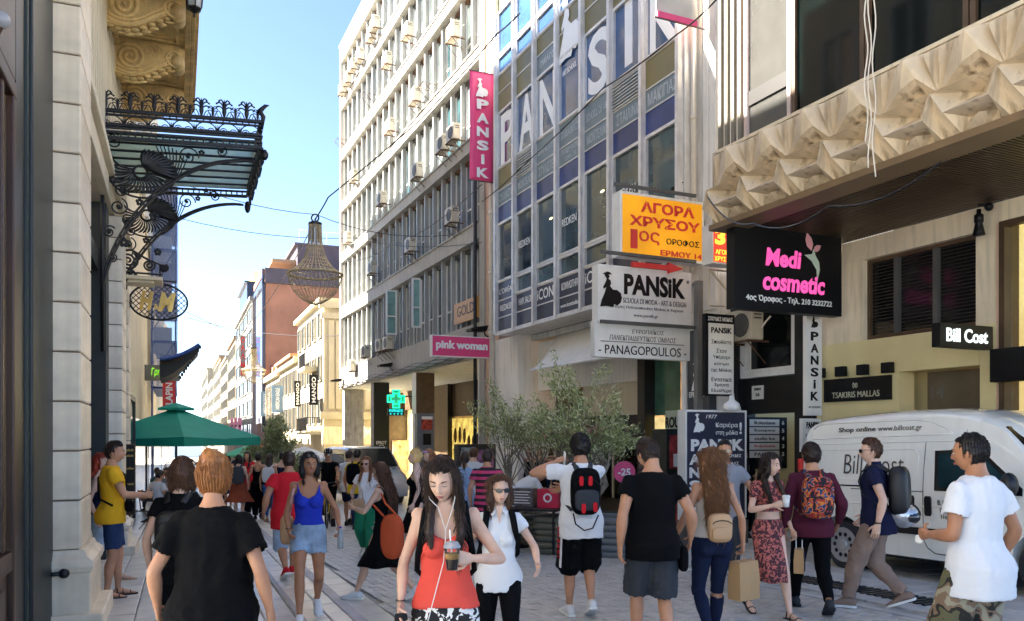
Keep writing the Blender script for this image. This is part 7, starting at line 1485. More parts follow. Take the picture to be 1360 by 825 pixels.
 for sg in(-1, 1):mb.ball(tuple(T(-.03, -.055, sg*.07)), (.08*bx, .07*bx, .085), 12, 8)
 fdir=[]
 for i in(0, 1):
  sg=(-1, 1)[i];R1=rotm('Z', -R_(feetyaw)*sg)@rotm('X', pitch[i]);fw=R1@V3(0, 1, 0);dn=R1@V3(0, 0, -1);fdir.append((fw, dn, R1));a_=A[i]
  if shoes[0]in('sandal', 'bare', 'heel'):limb(mb, [a_-fw*.035+dn*.045, a_+fw*.02+dn*.035, a_+fw*.08+dn*.052, a_+fw*.14+dn*.064, a_+fw*.185+dn*.068], [(.028, .03), (.036, .034), (.03, .038), (.018, .042), (.012, .036)], ref=(0, 0, 1), n=10)
 q.fdir=fdir
 Rh=rotm('X', -R_(lean)*.6-R_(head[1]));Rh=rotm('Z', R_(head[0]))@Rh;Hc=T(.588, .0)+Rh@V3(0, .026, .118);Hc=Hc+V3(0, 0, 0);q.Hc, q.Rh=Hc, Rh
 nl, nt=((84, 60), (44, 30), (28, 18))[lod];hv, hf, hn=head_shape(nl, nt, sex);extras=[(hv@Rh.T+Hc, hf)]
 em=MB()
 for sg in(-1, 1):
  eb=MB().ball((0, 0, 0), (.009, .018, .031), 10, 8);ev=np.array(eb.v);ev=ev@rotm('Z', sg*R_(24)).T+V3(sg*.077, -.008, -.008);em.add(list(ev@Rh.T+Hc), eb.f)
 for i in(0, 1):
  sg=(-1, 1)[i];d=nrm(W[i]-E[i]);cr_=curl[i];inw=V3(-sg, .25, 0);n_=nrm(inw-d*(inw@d));s_=np.cross(d, n_)*sg;w0=W[i];hs=.95 if male else.85
  if s_@V3(0, 1, .2)<0:s_=-s_
  def hp(a, b, c):return w0+(d*a+s_*b+n_*c)*hs
  limb(em, [hp(-.01, 0, 0), hp(.03, .002, .002), (hp(.065, 0, .004)), hp(.09, -.002, .006)], [(.021, .028), (.016, .037), (.015, .041), (.012, .038)], ref=tuple(n_), n=10)if lod<3 else None
  for j, (off, L_)in enumerate(((.031, .9), (.011, 1.), (-.010, .94), (-.030, .76))):
   b_=[hp(.085, off, .005)];ang=.12+cr_*.55*(1+.12*j);dd=d.copy();aa=0
   for sl, ll in enumerate((.042, .027, .022)):
    aa+=ang if sl==0 else cr_*.75+.08;dr_=d*math.cos(aa)+n_*math.sin(aa)+s_*off*.9;b_.append(b_[-1]+nrm(dr_)*ll*L_*hs)
   limb(em, b_, [.0088*hs, .0082*hs, .0075*hs, .0065*hs], ref=tuple(n_), n=6 if lod else 8)
  tb=[hp(.02, .028, .004)];td=nrm(d*.62+s_*.7+n_*.25);tb.append(tb[-1]+td*.038*hs);td=nrm(d*.8+s_*.3+n_*(.3+cr_));tb.append(tb[-1]+td*.03*hs);tb.append(tb[-1]+nrm(td+n_*cr_*.4)*.024*hs);limb(em, tb, [.013*hs, .011*hs, .0095*hs, .007*hs], ref=tuple(n_), n=6 if lod else 8)
 if isinstance(em.v, list):extras.append((np.array(em.v), em.f))
 q.hand=[(W[i], nrm(W[i]-E[i]))for i in(0, 1)]
 job(mb, 'body', SK[sk], q, vox, 8 if lod<2 else 3, extras=extras, save='body')
 def garment(g, kind):
  if not g or g[0]=='none':return
  if g[0]in('tee', 'shirt', 'polo', 'trousers', 'shorts'):q.cover.append((g[0], dict(g[2])if len(g)>2 else{}))
  m=g[1];o_=dict(g[2])if len(g)>2 else{};gv=max(.011, vox);nm=o_.get('name')
  if g[0]in('tee', 'shirt', 'polo'):
   lo=o_.get('len', -.13);lz_=o_.get('loose', .022);sl=o_.get('sleeve', .55);b=MB().loft(trows(lo, .56, lz_*.7, lz_*.8, flare=o_.get('flare', .0), n=16, boxy=o_.get('boxy', .158 if male else 0), hemx=.028+max(0, (dict(bottom[2]).get('loose', .018)if len(bottom)>2 else.018)-.02)*.4+abs(step)*.04))
   for i in(0, 1):
    sg=(-1, 1)[i];e_=lerp(S[i], E[i], min(1, sl));slz=o_.get('sleeveloose', lz_+.004);limb(b, seg_pts(S[i]-X*sg*.02-u*.006, e_, (0, .3, .7, 1)), [armr*.05+lz_*.3, armr*.052+slz*.6, armr*.045+slz*.8, armr*.042+slz*.95], n=12, hem=sl<=1);limb(b, [T(.45, -.02, sg*.04), S[i]+u*.002], [.055, armr*.047+lz_*.2], n=10)
    if sl>1:limb(b, seg_pts(E[i], lerp(E[i], W[i], min(.97, sl-1)), (0, .3, .7, 1)), [armr*.037+slz, armr*.041+slz*.8, armr*.033+slz*.7, armr*.026+slz*.6], n=12)
   if not male:
    for sg in(-1, 1):b.ball(tuple(T(.32, .058+.02*bx, sg*.055)), (.07*bx, .05*bx, .07*bx), 12, 8)
   job(b, nm or{'tee':'t_shirt', 'shirt':'shirt', 'polo':'polo_shirt'}[g[0]], m, q, gv, 9 if lod<2 else 3, fold=o_.get('fold', .005), seed=len(JOBS), trimtop=T)
   if g[0]=='polo' and lod<2:
    c=MB()
    for sg in(-1, 1):c.add([tuple(T(.575, .05, sg*.008)), tuple(T(.60, -.005, sg*.06)), tuple(T(.545, .02, sg*.088)), tuple(T(.50, .102, sg*.055)), tuple(T(.58, .062, sg*.008))], [(0, 1, 2, 3), (0, 3, 4)])
    c.loft([[tuple(T(h, -.008+ry*math.sin(a), rx*math.cos(a)))for a in np.linspace(math.pi*.9, math.pi*2.1, 12)]for h, rx, ry in((.555, .086, .07), (.60, .064, .06), (.597, .059, .056))], cap=False)
    simple(q, 'collar', c, m, solid=.004)
    c=MB().add([tuple(T(.575, .058, -.03)), tuple(T(.575, .058, .03)), tuple(T(.44, .117, 0))], [(0, 1, 2)]);simple(q, 'neck_opening', c, SK[sk], solid=.003)
  elif g[0]in('tank', 'crop', 'strapdress', 'camisole'):
   lo=o_.get('len', .03);hn=o_.get('neck', .40);bn=o_.get('backneck', .44);ah=o_.get('arm', .118);st=o_.get('strap', .05)
   def pred(C, tor, h, x_, y_, seg):
    ax_=np.abs(x_);top_=np.where(y_>0, hn, bn)+np.clip((ax_-.02)/.09, 0, 1)**2.2*(.545-np.where(y_>0, hn, bn));return(seg==0)&(h>lo)&(h<top_)&((h<.33)|(ax_<ah+np.clip((.43-h)*.5, 0, .05))|(h<.37))&((h<.40)|(ax_>ah-st)|(h<top_))
   if g[0]=='crop':
    def pred(C, tor, h, x_, y_, seg):return((seg==0)&(h>lo)&(h<.53+np.abs(x_)*.2))|((seg==1)&(tor<o_.get('sleeve', .5)))
   over(q, nm or{'tank':'tank_top', 'crop':'crop_top', 'strapdress':'dress_top', 'camisole':'camisole'}[g[0]], m, pred, o_.get('off', .012 if g[0]!='crop' else.01), o_.get('fold', .003))
  elif g[0]in('trousers', 'shorts'):
   lz_=o_.get('loose', .018);L_=o_.get('len', 1.95 if g[0]=='trousers' else.85);b=MB();b.loft(trows(-.1, o_.get('rise', .05 if(top[0]if isinstance(top[0], str)else top[0][0])in('tee', 'polo', 'shirt')else.10), lz_*.5+.004, n=8))
   for i in(0, 1):
    kk=min(1, L_);pts=seg_pts(Hp[i], K[i], (0, .2, .5, .8*kk if kk<1 else.8, kk));rr=[legr*.09+lz_*.3, legr*.09+lz_*.6, legr*.076+lz_*1.0, legr*.062+lz_*1.3, legr*.056+lz_*1.5];limb(b, pts, rr, n=14, hem=L_<1)
    if L_>1:kk=min(.97, L_-1);wd_=1.4 if kk<.3 else 1;limb(b, seg_pts(K[i], A[i], (0, kk*.35, kk*.7, kk)), [legr*.056+lz_*1.2*wd_, legr*.056+lz_*1.1*wd_, legr*lerp(.056, .04, min(1, kk*1.3))+lz_*1.1*wd_, legr*lerp(.056, .034, kk)+lz_*1.2*wd_], n=14, hem=True)
   for sg in(-1, 1):b.ball(tuple(T(-.04, -.052, sg*.068)), (.083*bx, .072*bx, .09), 12, 8)
   job(b, nm or g[0], m, q, gv, 6 if lod<2 else 3, fold=o_.get('fold', .006), seed=len(JOBS))
  elif g[0]in('jeans', 'leggings', 'hotpants'):
   L_=o_.get('len', 1.9);rise=o_.get('rise', .0 if(top[0]if isinstance(top[0], str)else top[0][0])in('tee', 'polo', 'shirt')else.09)
   def pred(C, tor, h, x_, y_, seg):return((seg==0)&(h<rise))|((seg==3)&(tor<min(1.1, L_))&(h<rise))|((seg==4)&(tor<L_-1))
   over(q, nm or{'jeans':'jeans', 'leggings':'leggings', 'hotpants':'denim_shorts'}[g[0]], m, pred, o_.get('off', .008), o_.get('fold', .004))
  elif g[0]=='skirt':
   L_=o_.get('len', .45);fl_=o_.get('flare', .04);rows_=[];top_h=o_.get('rise', .12);N_=16
   for j in range(N_+1):
    s_=j/N_;z_=lerp(P[2]+top_h, P[2]-L_, s_);h=z_-P[2]
    cs_=[]
    for i in(0, 1):
     a_, b2=(Hp[i], K[i])if z_>K[i][2]else(K[i], A[i]);uu=np.clip((a_[2]-z_)/max(1e-3, a_[2]-b2[2]), 0, 1);cs_.append(lerp(a_, b2, uu)if h<0 else T(h, 0, 0))
    a=np.array(tab);rx0, ry0=(np.interp(max(h, -.06), a[:, 0], a[:, 1])*bx, np.interp(max(h, -.06), a[:, 0], a[:, 2])*by);c=(cs_[0]+cs_[1])/2;lr=legr*lerp(.095, .062, min(1, max(0, -h)/.45))
    rx=max(rx0*(1 if h>-.1 else.5), abs(cs_[1][0]-cs_[0][0])/2+lr)+.012+fl_*s_*s_*2;ry=max(ry0*(1 if h>-.1 else.5), abs(cs_[1][1]-cs_[0][1])/2+lr)+.012+fl_*s_*s_*2;nn=40;wv=o_.get('wave', .012)*s_
    rows_.append([(c[0]+(rx+wv*math.sin(7*t_+2*s_))*math.cos(t_), c[1]+(ry+wv*math.sin(9*t_+1))*math.sin(t_), z_+.008*math.sin(5*t_)*s_)for t_ in np.linspace(0, 2*math.pi, nn, endpoint=False)])
   simple(q, nm or 'skirt', MB().loft(rows_, cap=False), m, solid=.004, smooth=True)
 garment(bottom, 'b')
 for t_ in(top if isinstance(top, list)else[top]):garment(t_, 't')
 sh=shoes[0];sm=shoes[1]or m_ink
 for i in(0, 1):
  fw, dn, R1=fdir[i];a_=A[i];side=np.cross(fw, dn)
  if sh in('shoe', 'sneaker'):
   b=MB();w_=1.12 if male else 1.;limb(b, [a_-fw*.055+dn*.035, a_-fw*.01+dn*.015, a_+fw*.045+dn*.03, a_+fw*.1+dn*.05, a_+fw*.16+dn*.058, a_+fw*.195+dn*.062], [(.042, .034*w_), (.052, .04*w_), (.042, .041*w_), (.03, .046*w_), (.024, .045*w_), (.018, .036*w_)], ref=(0, 0, 1), n=14)
   simple(q, 'shoe', b, sm, smooth=True);so_=MB();pr=[(-.085, .03), (-.05, .04), (.03, .038), (.1, .049), (.17, .047), (.215, .02)]
   ring1=[a_+fw*p_+side*w2*w_ for p_, w2 in pr]+[a_+fw*p_-side*w2*w_ for p_, w2 in pr[::-1]];so_.loft([[tuple(p_+dn*dd)for p_ in ring1]for dd in(.06, .082)]);simple(q, 'sole', so_, m_signw if sh=='sneaker' else m_ink)
  elif sh in('sandal', 'heel'):
   so_=MB();pr=[(-.07, .028), (-.04, .034), (.03, .032), (.1, .046), (.17, .042), (.21, .018)];ring1=[a_+fw*p_+side*w2 for p_, w2 in pr]+[a_+fw*p_-side*w2 for p_, w2 in pr[::-1]];so_.loft([[tuple(p_+dn*dd)for p_ in ring1]for dd in(.072, .088)]);simple(q, 'sandal_sole', so_, sm)
   sb=MB()
   for p_, hh, ww in((.13, .04, .044), (.05, .012, .04), (-.01, -.02, .036)):sb.tube([tuple(a_+fw*p_+side*ww*math.cos(t_)+dn*(.07-(.07-hh)*math.sin(t_)))for t_ in np.linspace(0, math.pi, 8)], .006, 5)
   simple(q, 'sandal_strap', sb, sm)
 hk, hc=hair[0], (hairm(hair[1], None)if hair[1]else None);ho=dict(hair[2])if len(hair)>2 else{}
 if hk!='none':
  nl2, nt2=((72, 48), (44, 30), (28, 18))[lod];cv, cf, cn=head_shape(nl2, nt2, sex);x_, y_, z_=cn[:, 0], cn[:, 1], cn[:, 2];th_=ho.get('thick', .016 if hk!='short' else.012)
  low=np.where(y_>.15, .5+.12*np.clip((y_-.15)*2, 0, 1)-.1*(np.abs(x_)>.3), np.where(y_>-.25, -.12, ho.get('nape', -.72)))
  if hk!='short':low=np.where((y_<=.05), -.8, low)
  gq=z_-low-1.6*ho.get('bald', 0)*np.exp(-((z_-.85)/.3)**2-((y_+.05)/.5)**2-(x_/.5)**2);thin=1-ho.get('bald', 0)*np.exp(-((z_-.75)/.25)**2-((y_+.1)/.5)**2-(x_/.5)**2);off=th_*np.clip(gq*4, 0, 1)*thin*(1+.35*np.clip(z_, 0, 1));nn_=cv/np.linalg.norm(cv, axis=1)[:, None];wob=pnoise(cv, 120 if hk=='short' else 60, 3, 9)*th_*(.5 if hk=='short' else.28)
  cv2=cv*np.array([1, 1, 1])+nn_*(off+wob*np.clip(gq*4, 0, 1)+.001)[:, None];fm=gq[cf].min(1)>0;hb=MB();pts_c=cv2@Rh.T+Hc
  used=np.unique(cf[fm]);rem=-np.ones(len(cv2), int);rem[used]=np.arange(len(used));capV, capF=pts_c[used], rem[cf[fm]]
  hl=lambda a, b, c:Hc+Rh@V3(a, b, c);down=V3(0, 0, -1)
  strands_to=None;L_=ho.get('len', .3)
  if hk=='bun':
   c=ho.get('at', (0, -.075, .10));r_=ho.get('r', .05);hb.ball(tuple(hl(*c)), (r_*1.15, r_, r_*.95), 14, 10)
   for t_ in range(3):hb.ball(tuple(hl(c[0]+.03*math.cos(t_*2.1), c[1]-.01, c[2]+.03*math.sin(t_*2.1))), r_*.7, 10, 8)
   hb.ball(tuple(hl(0, -.03, .03)), (.083, .083, .083), 16, 12);strands_to=hl(*c)
  elif hk=='ponytail':c=(0, -.1, .02);hb.ball(tuple(hl(*c)), .03, 10, 8);limb(hb, [hl(*c), hl(0, -.13, -.02), hl(0, -.13, -.1), hl(0, -.12, -.1-L_*.5), hl(0, -.1, -.1-L_)], [.022, .03, .034, .028, .008]);strands_to=hl(*c)
  elif hk in('long', 'curly', 'bob'):
   wd=ho.get('w', .085);fr_=ho.get('front', 0)
   neck_b=Hc+V3(0, 0, 0);back=-Rh[:, 1]*.0
   base=[hl(0, -.045, .03), hl(0, -.06, -.05)];sh_pt=lambda h, e:T(h, -.0)-f*(np.interp(h, np.array(tab)[:, 0], np.array(tab)[:, 2])+e)
   pth=[hl(0, -.035, .05), hl(0, -.05, -.02), hl(0, -.06, -.085)]+[sh_pt(.50-s_, .032)for s_ in np.linspace(0, max(.02, L_-.12), 5)]if hk!='bob' else[hl(0, -.03, .05), hl(0, -.035, -.02), hl(0, -.04, -.08), hl(0, -.045, -.13)]
   nP=len(pth);limb(hb, pth, [(.05*(1 if j<3 else.62)*(1-.35*(j/nP)**3), wd*(.95 if j<1 else 1.08)*(1-.45*(j/nP)**4))for j in range(nP)], ref=(0, 1, 0), n=18)
   if fr_ or hk=='bob':
    for sg in(-1, 1):
     if hk=='bob':limb(hb, [hl(sg*.066, .01, .05), hl(sg*.078, .02, -.02), hl(sg*.078, .02, -.09), hl(sg*.07, .02, -.125)], [.022, .028, .03, .018])
     else:ft_=lambda h:T(h, np.interp(h, np.array(tab)[:, 0], np.array(tab)[:, 2])+.016+(.035 if not male and h<.42 else 0), sg*(.085-.01*(h<.4)));limb(hb, [hl(sg*.062, .02, .06), hl(sg*.077, .022, -.0), hl(sg*.08, .02, -.07), T(.57, .03, sg*.075), ft_(.49), ft_(.41), ft_(.33 if fr_>1 else.40)], [.018, .024, .027, .032, .03, .026, .012])
  job(hb, 'hair', hc, q, max(.009, vox), 4, hair=dict(cap=(capV, capF), to=strands_to, n=(int(ho.get('n', 450 if hk!='short' else 1000)*1.7), 200, 0)[lod], curl=ho.get('curl', .006 if hk=='curly' else.0), L=ho.get('slen', .16 if hk!='short' else.035), hk=hk, seed=len(JOBS), clump=ho.get('clump', .004), fly=ho.get('fly', .0)))
 if lod<2 or face:
  c=MB();hl=lambda a, b, c_:tuple(Hc+Rh@V3(a, b, c_));fs_=1.0 if male else.95
  yy=.0905
  if face=='shades' or face=='cap_shades':
   s_=MB()
   for sg in(-1, 1):rr_=[(sg*(.033+.027*math.cos(t_)), .003+.02*math.sin(t_)*(1.1 if math.sin(t_)<0 else.8))for t_ in np.linspace(0, 2*math.pi, 12, endpoint=False)];s_.loft([[hl(a, .103-abs(a)*.28+e, b)for a, b in rr_]for e in(0, .006)])
   s_.tube([hl(-.012, .107, .01), hl(.012, .107, .01)], .003, 5)
   for sg in(-1, 1):s_.tube([hl(sg*.058, .09, .01), hl(sg*.078, .05, .012), hl(sg*.08, -.02, .008)], .0028, 5)
   simple(q, 'sunglasses', s_, LENS)
  elif lod==0 and face!='none':
   e1=MB();e2=MB();lash=MB()
   for sg in(-1, 1):
    op=.0052 if face!='down' else.0018;e1 .ball(hl(sg*.031, yy-.0095, -.001), (.0125, .009, op), 12, 8);e2 .ball(hl(sg*.031, yy-.003, -.0015 if face!='down' else-.003), (.0055, .004, op*.95), 10, 6);lash.tube([hl(sg*(.031+a), yy-.001-abs(a-.004*sg*0)*.35, .005*(1-(a/.016)**2)*(1 if face!='down' else-.4))for a in np.linspace(-.015, .015, 7)], .0016, 4)
    lash.tube([hl(sg*(.014+.034*v), yy+.004-.012*v**2, .0195+.006*math.sin(v*2.2))for v in np.linspace(0, 1, 7)], [.0022, .0032, .0032, .003, .0026, .002, .001], 5)
   simple(q, 'eye', e1, EYEW, smooth=True);simple(q, 'iris', e2, m_ink, smooth=True);simple(q, 'eyebrow', lash, hc or m_ink)
  if(lod==0 or face)and face!='none':simple(q, 'lips', MB().ball(hl(0, yy-.003, -.0612), (.0215, .0055, .0038), 12, 6).ball(hl(0, yy-.004, -.069), (.0185, .006, .0046), 12, 6), LIP, smooth=True)
 return q
def simple(q, name, mb, m, solid=0, smooth=False, parent=None):
 mb.v=[tuple(np.array(p)*q.k)for p in mb.v];o=obj(name, mb, m, q.M, parent or q.root, smooth=smooth)
 if solid:s=o.modifiers.new('s', 'SOLIDIFY');s.thickness=solid*q.k
 return o
def job(mb, name, m, q, vox, smooth, **k):JOBS.append(dict(mb=mb, name=name, m=m, q=q, vox=vox, smooth=smooth, **k))
OVER=[]
def over(q, name, m, pred, off, fold=.003):OVER.append((q, name, m, pred, off, fold, len(JOBS)))
def vnormals(V, F):
 Fa=np.asarray(F);n=np.cross(V[Fa[:, 1]]-V[Fa[:, 0]], V[Fa[:, 2]]-V[Fa[:, 0]]);N=np.zeros_like(V)
 for j in range(Fa.shape[1]):np.add.at(N, Fa[:, j], n)
 return N/(np.linalg.norm(N, axis=1)[:, None]+1e-12)
def segd(P, a, b):ab=b-a;t=np.clip(((P-a)@ab)/(ab@ab), 0, 1);return np.linalg.norm(P-a-t[:, None]*ab, axis=1), ((P-a)@ab)/(ab@ab)
def segment(q, V):
 bones=[(0, q.T(-.08), q.T(.36), .13), (0, q.T(.36), q.T(.6), .11), (0, q.T(.02, 0, -.08), q.T(.02, 0, .08), .1)]+[(1, q.S[i], q.E[i], .05)for i in(0, 1)]+[(2, q.E[i], q.W[i], .04)for i in(0, 1)]+[(3, q.Hp[i], q.K[i], .085)for i in(0, 1)]+[(4, q.K[i], q.A[i], .05)for i in(0, 1)]
 best=np.full(len(V), 9e9);seg=np.zeros(len(V), int);tor=np.zeros(len(V))
 for b in bones:d, t=segd(V, b[1], b[2]);d=d/b[3];s=d<best;best[s]=d[s];seg[s]=b[0];tor[s]=t[s]
 return seg, tor
def flush():
 tmp=[]
 for j in JOBS:
  me=mesh_np('t', np.array(j['mb'].v), j['mb'].f);o=bpy.data.objects.new('t', me);TMP.collection.objects.link(o);r=o.modifiers.new('r', 'REMESH');r.mode='VOXEL';r.voxel_size=j['vox'];s=o.modifiers.new('s', 'SMOOTH');s.iterations=j['smooth'];s.factor=.5;tmp.append(o)
 vl=TMP.view_layers[0];vl.update();dg=vl.depsgraph
 for j, o in zip(JOBS, tmp):
  e=o.evaluated_get(dg);me=e.to_mesh();V=np.empty(len(me.vertices)*3, np.float32);me.vertices.foreach_get('co', V);V=V.reshape(-1, 3).astype(float);n=len(me.polygons);F=np.empty(len(me.loops), np.int32);me.loops.foreach_get('vertex_index', F);F=F.reshape(n, 4)if n and len(F)==4*n else np.zeros((0, 4), int);j['V'], j['F']=V, F;e.to_mesh_clear()
 for o in tmp:me=o.data;bpy.data.objects.remove(o);bpy.data.meshes.remove(me)
 for j in JOBS:
  q, V, F=j['q'], j['V'], j['F']
  if not len(V)and not j.get('hair'):print('EMPTY', j['name'], q.root['label']);continue
  if j.get('fold'):
   N=vnormals(V, F);a=j['fold'];s=j.get('seed', 0);d=a*(pnoise(V*np.array([1, 1, .45]), 34, s, 9)*.7+.5*pnoise(V*np.array([1, 1, 1.2]), 75, s+1, 9)*.5+.35*np.abs(pnoise(V+.05*pnoise(V, 12, s+3)[:, None], 50, s+2, 5)));V=V+N*d[:, None]
  if j.get('save'):
   if q.cover:
    seg, tor=segment(q, V);h=(V-q.P)@q.u;d=np.zeros(len(V));cl=lambda a:np.clip(a, 0, 1)
    for nm, o_ in q.cover:
     if nm in('trousers', 'shorts'):L_=o_.get('len', 1.95 if nm=='trousers' else.85);d=np.maximum(d, .014*((seg==0)&(h<.02)|(seg==3))*cl((L_-.12-tor*(seg==3))*8));d=np.maximum(d, .008*(seg==4)*cl((L_-1.12-tor)*8))
     else:sl=o_.get('sleeve', .55);d=np.maximum(d, .02*(seg==0)*cl((.535-h)*14)*cl((h-o_.get('len', -.13))*14));d=np.maximum(d, .012*(seg==1)*cl((sl-.18-tor)*8));d=np.maximum(d, .008*(seg==2)*cl((sl-1.15-tor)*8))
    V=V-vnormals(V, F)*d[:, None]
   q.bodyV, q.bodyF=V, F
  faces=[F];verts=[V];base=len(V)
  for(v2, f2)in j.get('extras', []):verts.append(v2);(faces.append(np.asarray(f2)+base)if isinstance(f2, np.ndarray)else faces.append([tuple(i+base for i in f)for f in f2]));base+=len(v2)
  if j.get('hair'):
   h=j['hair'];cV, cF=h['cap'];N=vnormals(V, F)if len(V)else V;ang=np.arctan2(V[:, 1]-q.Hc[1], V[:, 0]-q.Hc[0]);V=V+N*(pnoise(np.stack([V[:, 0], V[:, 1], V[:, 2]*(.12 if h['hk']!='curly' else.8)], 1), 110 if h['hk']!='curly' else 75, 5, 9)*(.004 if h['hk']!='curly' else.011))[:, None];verts=[V];faces=[F.reshape(-1, 4), cF+len(V)];verts.append(cV);base=len(V)+len(cV)
   if h['n']and h['hk']!='none':
    AV=np.vstack([V, cV]);Nn=np.vstack([vnormals(V, F)if len(V)else V, vnormals(cV, cF)]);kd=kdtree.KDTree(len(AV));[kd.insert(p, i)for i, p in enumerate(AV)];kd.balance();rg=np.random.default_rng(h['seed']);sb=MB();idx=rg.integers(0, len(AV), h['n'])
    for i in idx:
     p=AV[i].copy();pts=[];ns=7;L_=h['L']*rg.uniform(.5, 1.2)/ns;hd=None;ph=rg.random()*6.28
     for s in range(ns+1):
      lo_=(p-q.Hc)@q.Rh
      if lo_[1]>.03 and abs(lo_[0])<.064 and lo_[2]<.07:break
      _, ii, _=kd.find(p);n_=Nn[ii];lift=.0015+.004*rg.random()*(s/ns)+h['fly']*(s/ns)**2*(rg.random()<.6);c_=h['curl']*np.array([math.cos(s*1.7+ph), math.sin(s*1.7+ph), 0]);pts.append((AV[ii]if np.linalg.norm(AV[ii]-p)<.03 else p)+n_*lift+c_ if s<ns-1 or h['to']is not None else p+n_*lift+c_)
      t=(h['to']-p)if h['to']is not None else np.array([0, 0, -1.]);t=nrm(t)+rg.normal(size=3)*.09;t=t-n_*(t@n_);hd=nrm(t if hd is None else hd*.5+nrm(t)*.5);p=p+hd*L_
      if h['to']is not None and np.linalg.norm(h['to']-p)<.072:break
     if len(pts)>2:sb.tube([Vector(a)for a in pts], [.0012+.0009*rg.random()]*(len(pts)-1)+[.0006], 3)
    verts.append(np.array(sb.v));faces.append([tuple(a+base for a in f)for f in sb.f])
  allV=np.vstack(verts)*q.k
  if len(faces)==1:me=mesh_np(j['name'], allV, faces[0], True)
  else:
   F_=[]
   for f in faces:F_+=(f.tolist()if isinstance(f, np.ndarray)else list(f))
   me=bpy.data.meshes.new(j['name']);me.from_pydata(allV.tolist(), [], F_);me.polygons.foreach_set('use_smooth', np.ones(len(me.polygons), bool));me.update()
  me.materials.append(j['m']);o=bpy.data.objects.new(j['name'], me);put(o, q.M.copy(), q.root)
 for(q, name, m, pred, off, fold, seed)in OVER:
  V, F=q.bodyV, q.bodyF;N=vnormals(V, F);C=V
  seg, tor=segment(q, V)
  R0=V-q.P;h=R0@q.u;y_=R0@q.f;x_=R0[:, 0];ok=pred(C, tor, h, x_, y_, seg);fm=ok[F].all(1)
  if not fm.any():print('EMPTY over', name);continue
  used=np.unique(F[fm]);rem=-np.ones(len(V), int);rem[used]=np.arange(len(used));d=off+fold*(pnoise(V, 40, seed)+.6*pnoise(V, 90, seed+1))*.6;W=(V+N*np.maximum(.003, d)[:, None])[used]*q.k
  me=mesh_np(name, W, rem[F[fm]], True);me.materials.append(m);o=bpy.data.objects.new(name, me);put(o, q.M.copy(), q.root);s=o.modifiers.new('s', 'SOLIDIFY');s.thickness=.004;s.offset=-.2
 JOBS.clear();OVER.clear()
# ---- carried things (in the person's own space)
def qobj(q, root, name, mb, m, smooth=False, parent=None):mb.v=[tuple(np.array(p)*q.k)for p in mb.v];return obj(name, mb, m, q.M, parent or root, smooth=smooth)
def rbox(c, r, e=.5, n=20, m=12):
 mb=MB();rings=[]
 sp=lambda v, p_:math.copysign(abs(v)**p_, v)
 for i in range(m+1):
  a=-math.pi/2+math.pi*i/m;rings.append([(c[0]+r[0]*sp(math.cos(a), e)*sp(math.cos(b), e), c[1]+r[1]*sp(math.cos(a), e)*sp(math.sin(b), e), c[2]+r[2]*sp(math.sin(a), e))for b in np.linspace(0, 2*math.pi, n, endpoint=False)])
 return mb.loft(rings)
def depth(q, h):a=np.array(MT);return float(np.interp(h, a[:, 0], a[:, 2]))
def backpack(q, label, m, m2=None, w=.15, h=.23, d=.085, hc=.30, pocket=True, name='backpack', straps=True, extra=None):
 r=thing(name, q.M@Matrix.Translation(Vector(q.T(hc, -.2))*q.k), label, 'backpack');c=q.T(hc, -.13-d);Mr=rotm('X', -math.atan2(q.u[1], q.u[2]))
 def place(mb, off):V=np.array(mb.v)@Mr.T+c;mb.v=[tuple(v)for v in V];return mb
 qobj(q, r, 'pack', place(rbox((0, 0, 0), (w, d, h), .55), 0), m, True)
 if pocket:qobj(q, r, 'pocket', place(rbox((0, -d*.85, -h*.35), (w*.82, d*.45, h*.45), .5), 0), m2 or m, True);qobj(q, r, 'zip', place(MB().tube([(w*.8*math.cos(a), -d*.9-.012, h*.25+h*.5*math.sin(a)*.6)for a in np.linspace(.2, math.pi-.2, 12)], .004, 5), 0), m_ink)
 if straps:
  for sg in(-1, 1):
   s=MB();P_=[q.T(.50, -.14, sg*.06), q.T(.555, -.06, sg*.085), q.T(.56, .01, sg*.095), q.T(.50, .10, sg*.105), q.T(.40, .128, sg*.12), q.T(.28, .09, sg*.15), q.T(.18, -.04, sg*.16), q.T(.12, -.15, sg*.12)];limb(s, P_, [(.008, .026)]*5+[(.006, .016)]*3, ref=(0, 1, 0), n=8);qobj(q, r, 'strap', s, m2 or m, True)
 if extra:extra(q, r, place, w, h, d)
 return r
def carry(q, name, label, cat, c):return thing(name, q.M@Matrix.Translation(Vector(c)*q.k), label, cat)
def paper_bag(q, label, c, w, d, h, m, txt=None, rot=0, mh=None):
 r=carry(q, 'paper_bag', label, 'bag', c);Rz=rotm('Z', rot);mb=MB();ringz=[]
 for z, s in((0, 1), (h*.5, 1.03), (h, .96)):ringz.append([tuple(c+Rz@V3(a*w*s, b*d*(1 if z<h else.8), z-h))for a, b in((-1, -1), (0, -1.08), (1, -1), (1, 1), (0, 1.08), (-1, 1))])
 mb.loft(ringz);qobj(q, r, 'bag', mb, m)
 for sg in(-1, 1):hb=MB().tube([tuple(c+Rz@V3(w*.45*math.cos(a), sg*d*.6, .09*math.sin(a)-.0))for a in np.linspace(0, math.pi, 9)], .003, 5);qobj(q, r, 'handle', hb, mh or m)
 return r
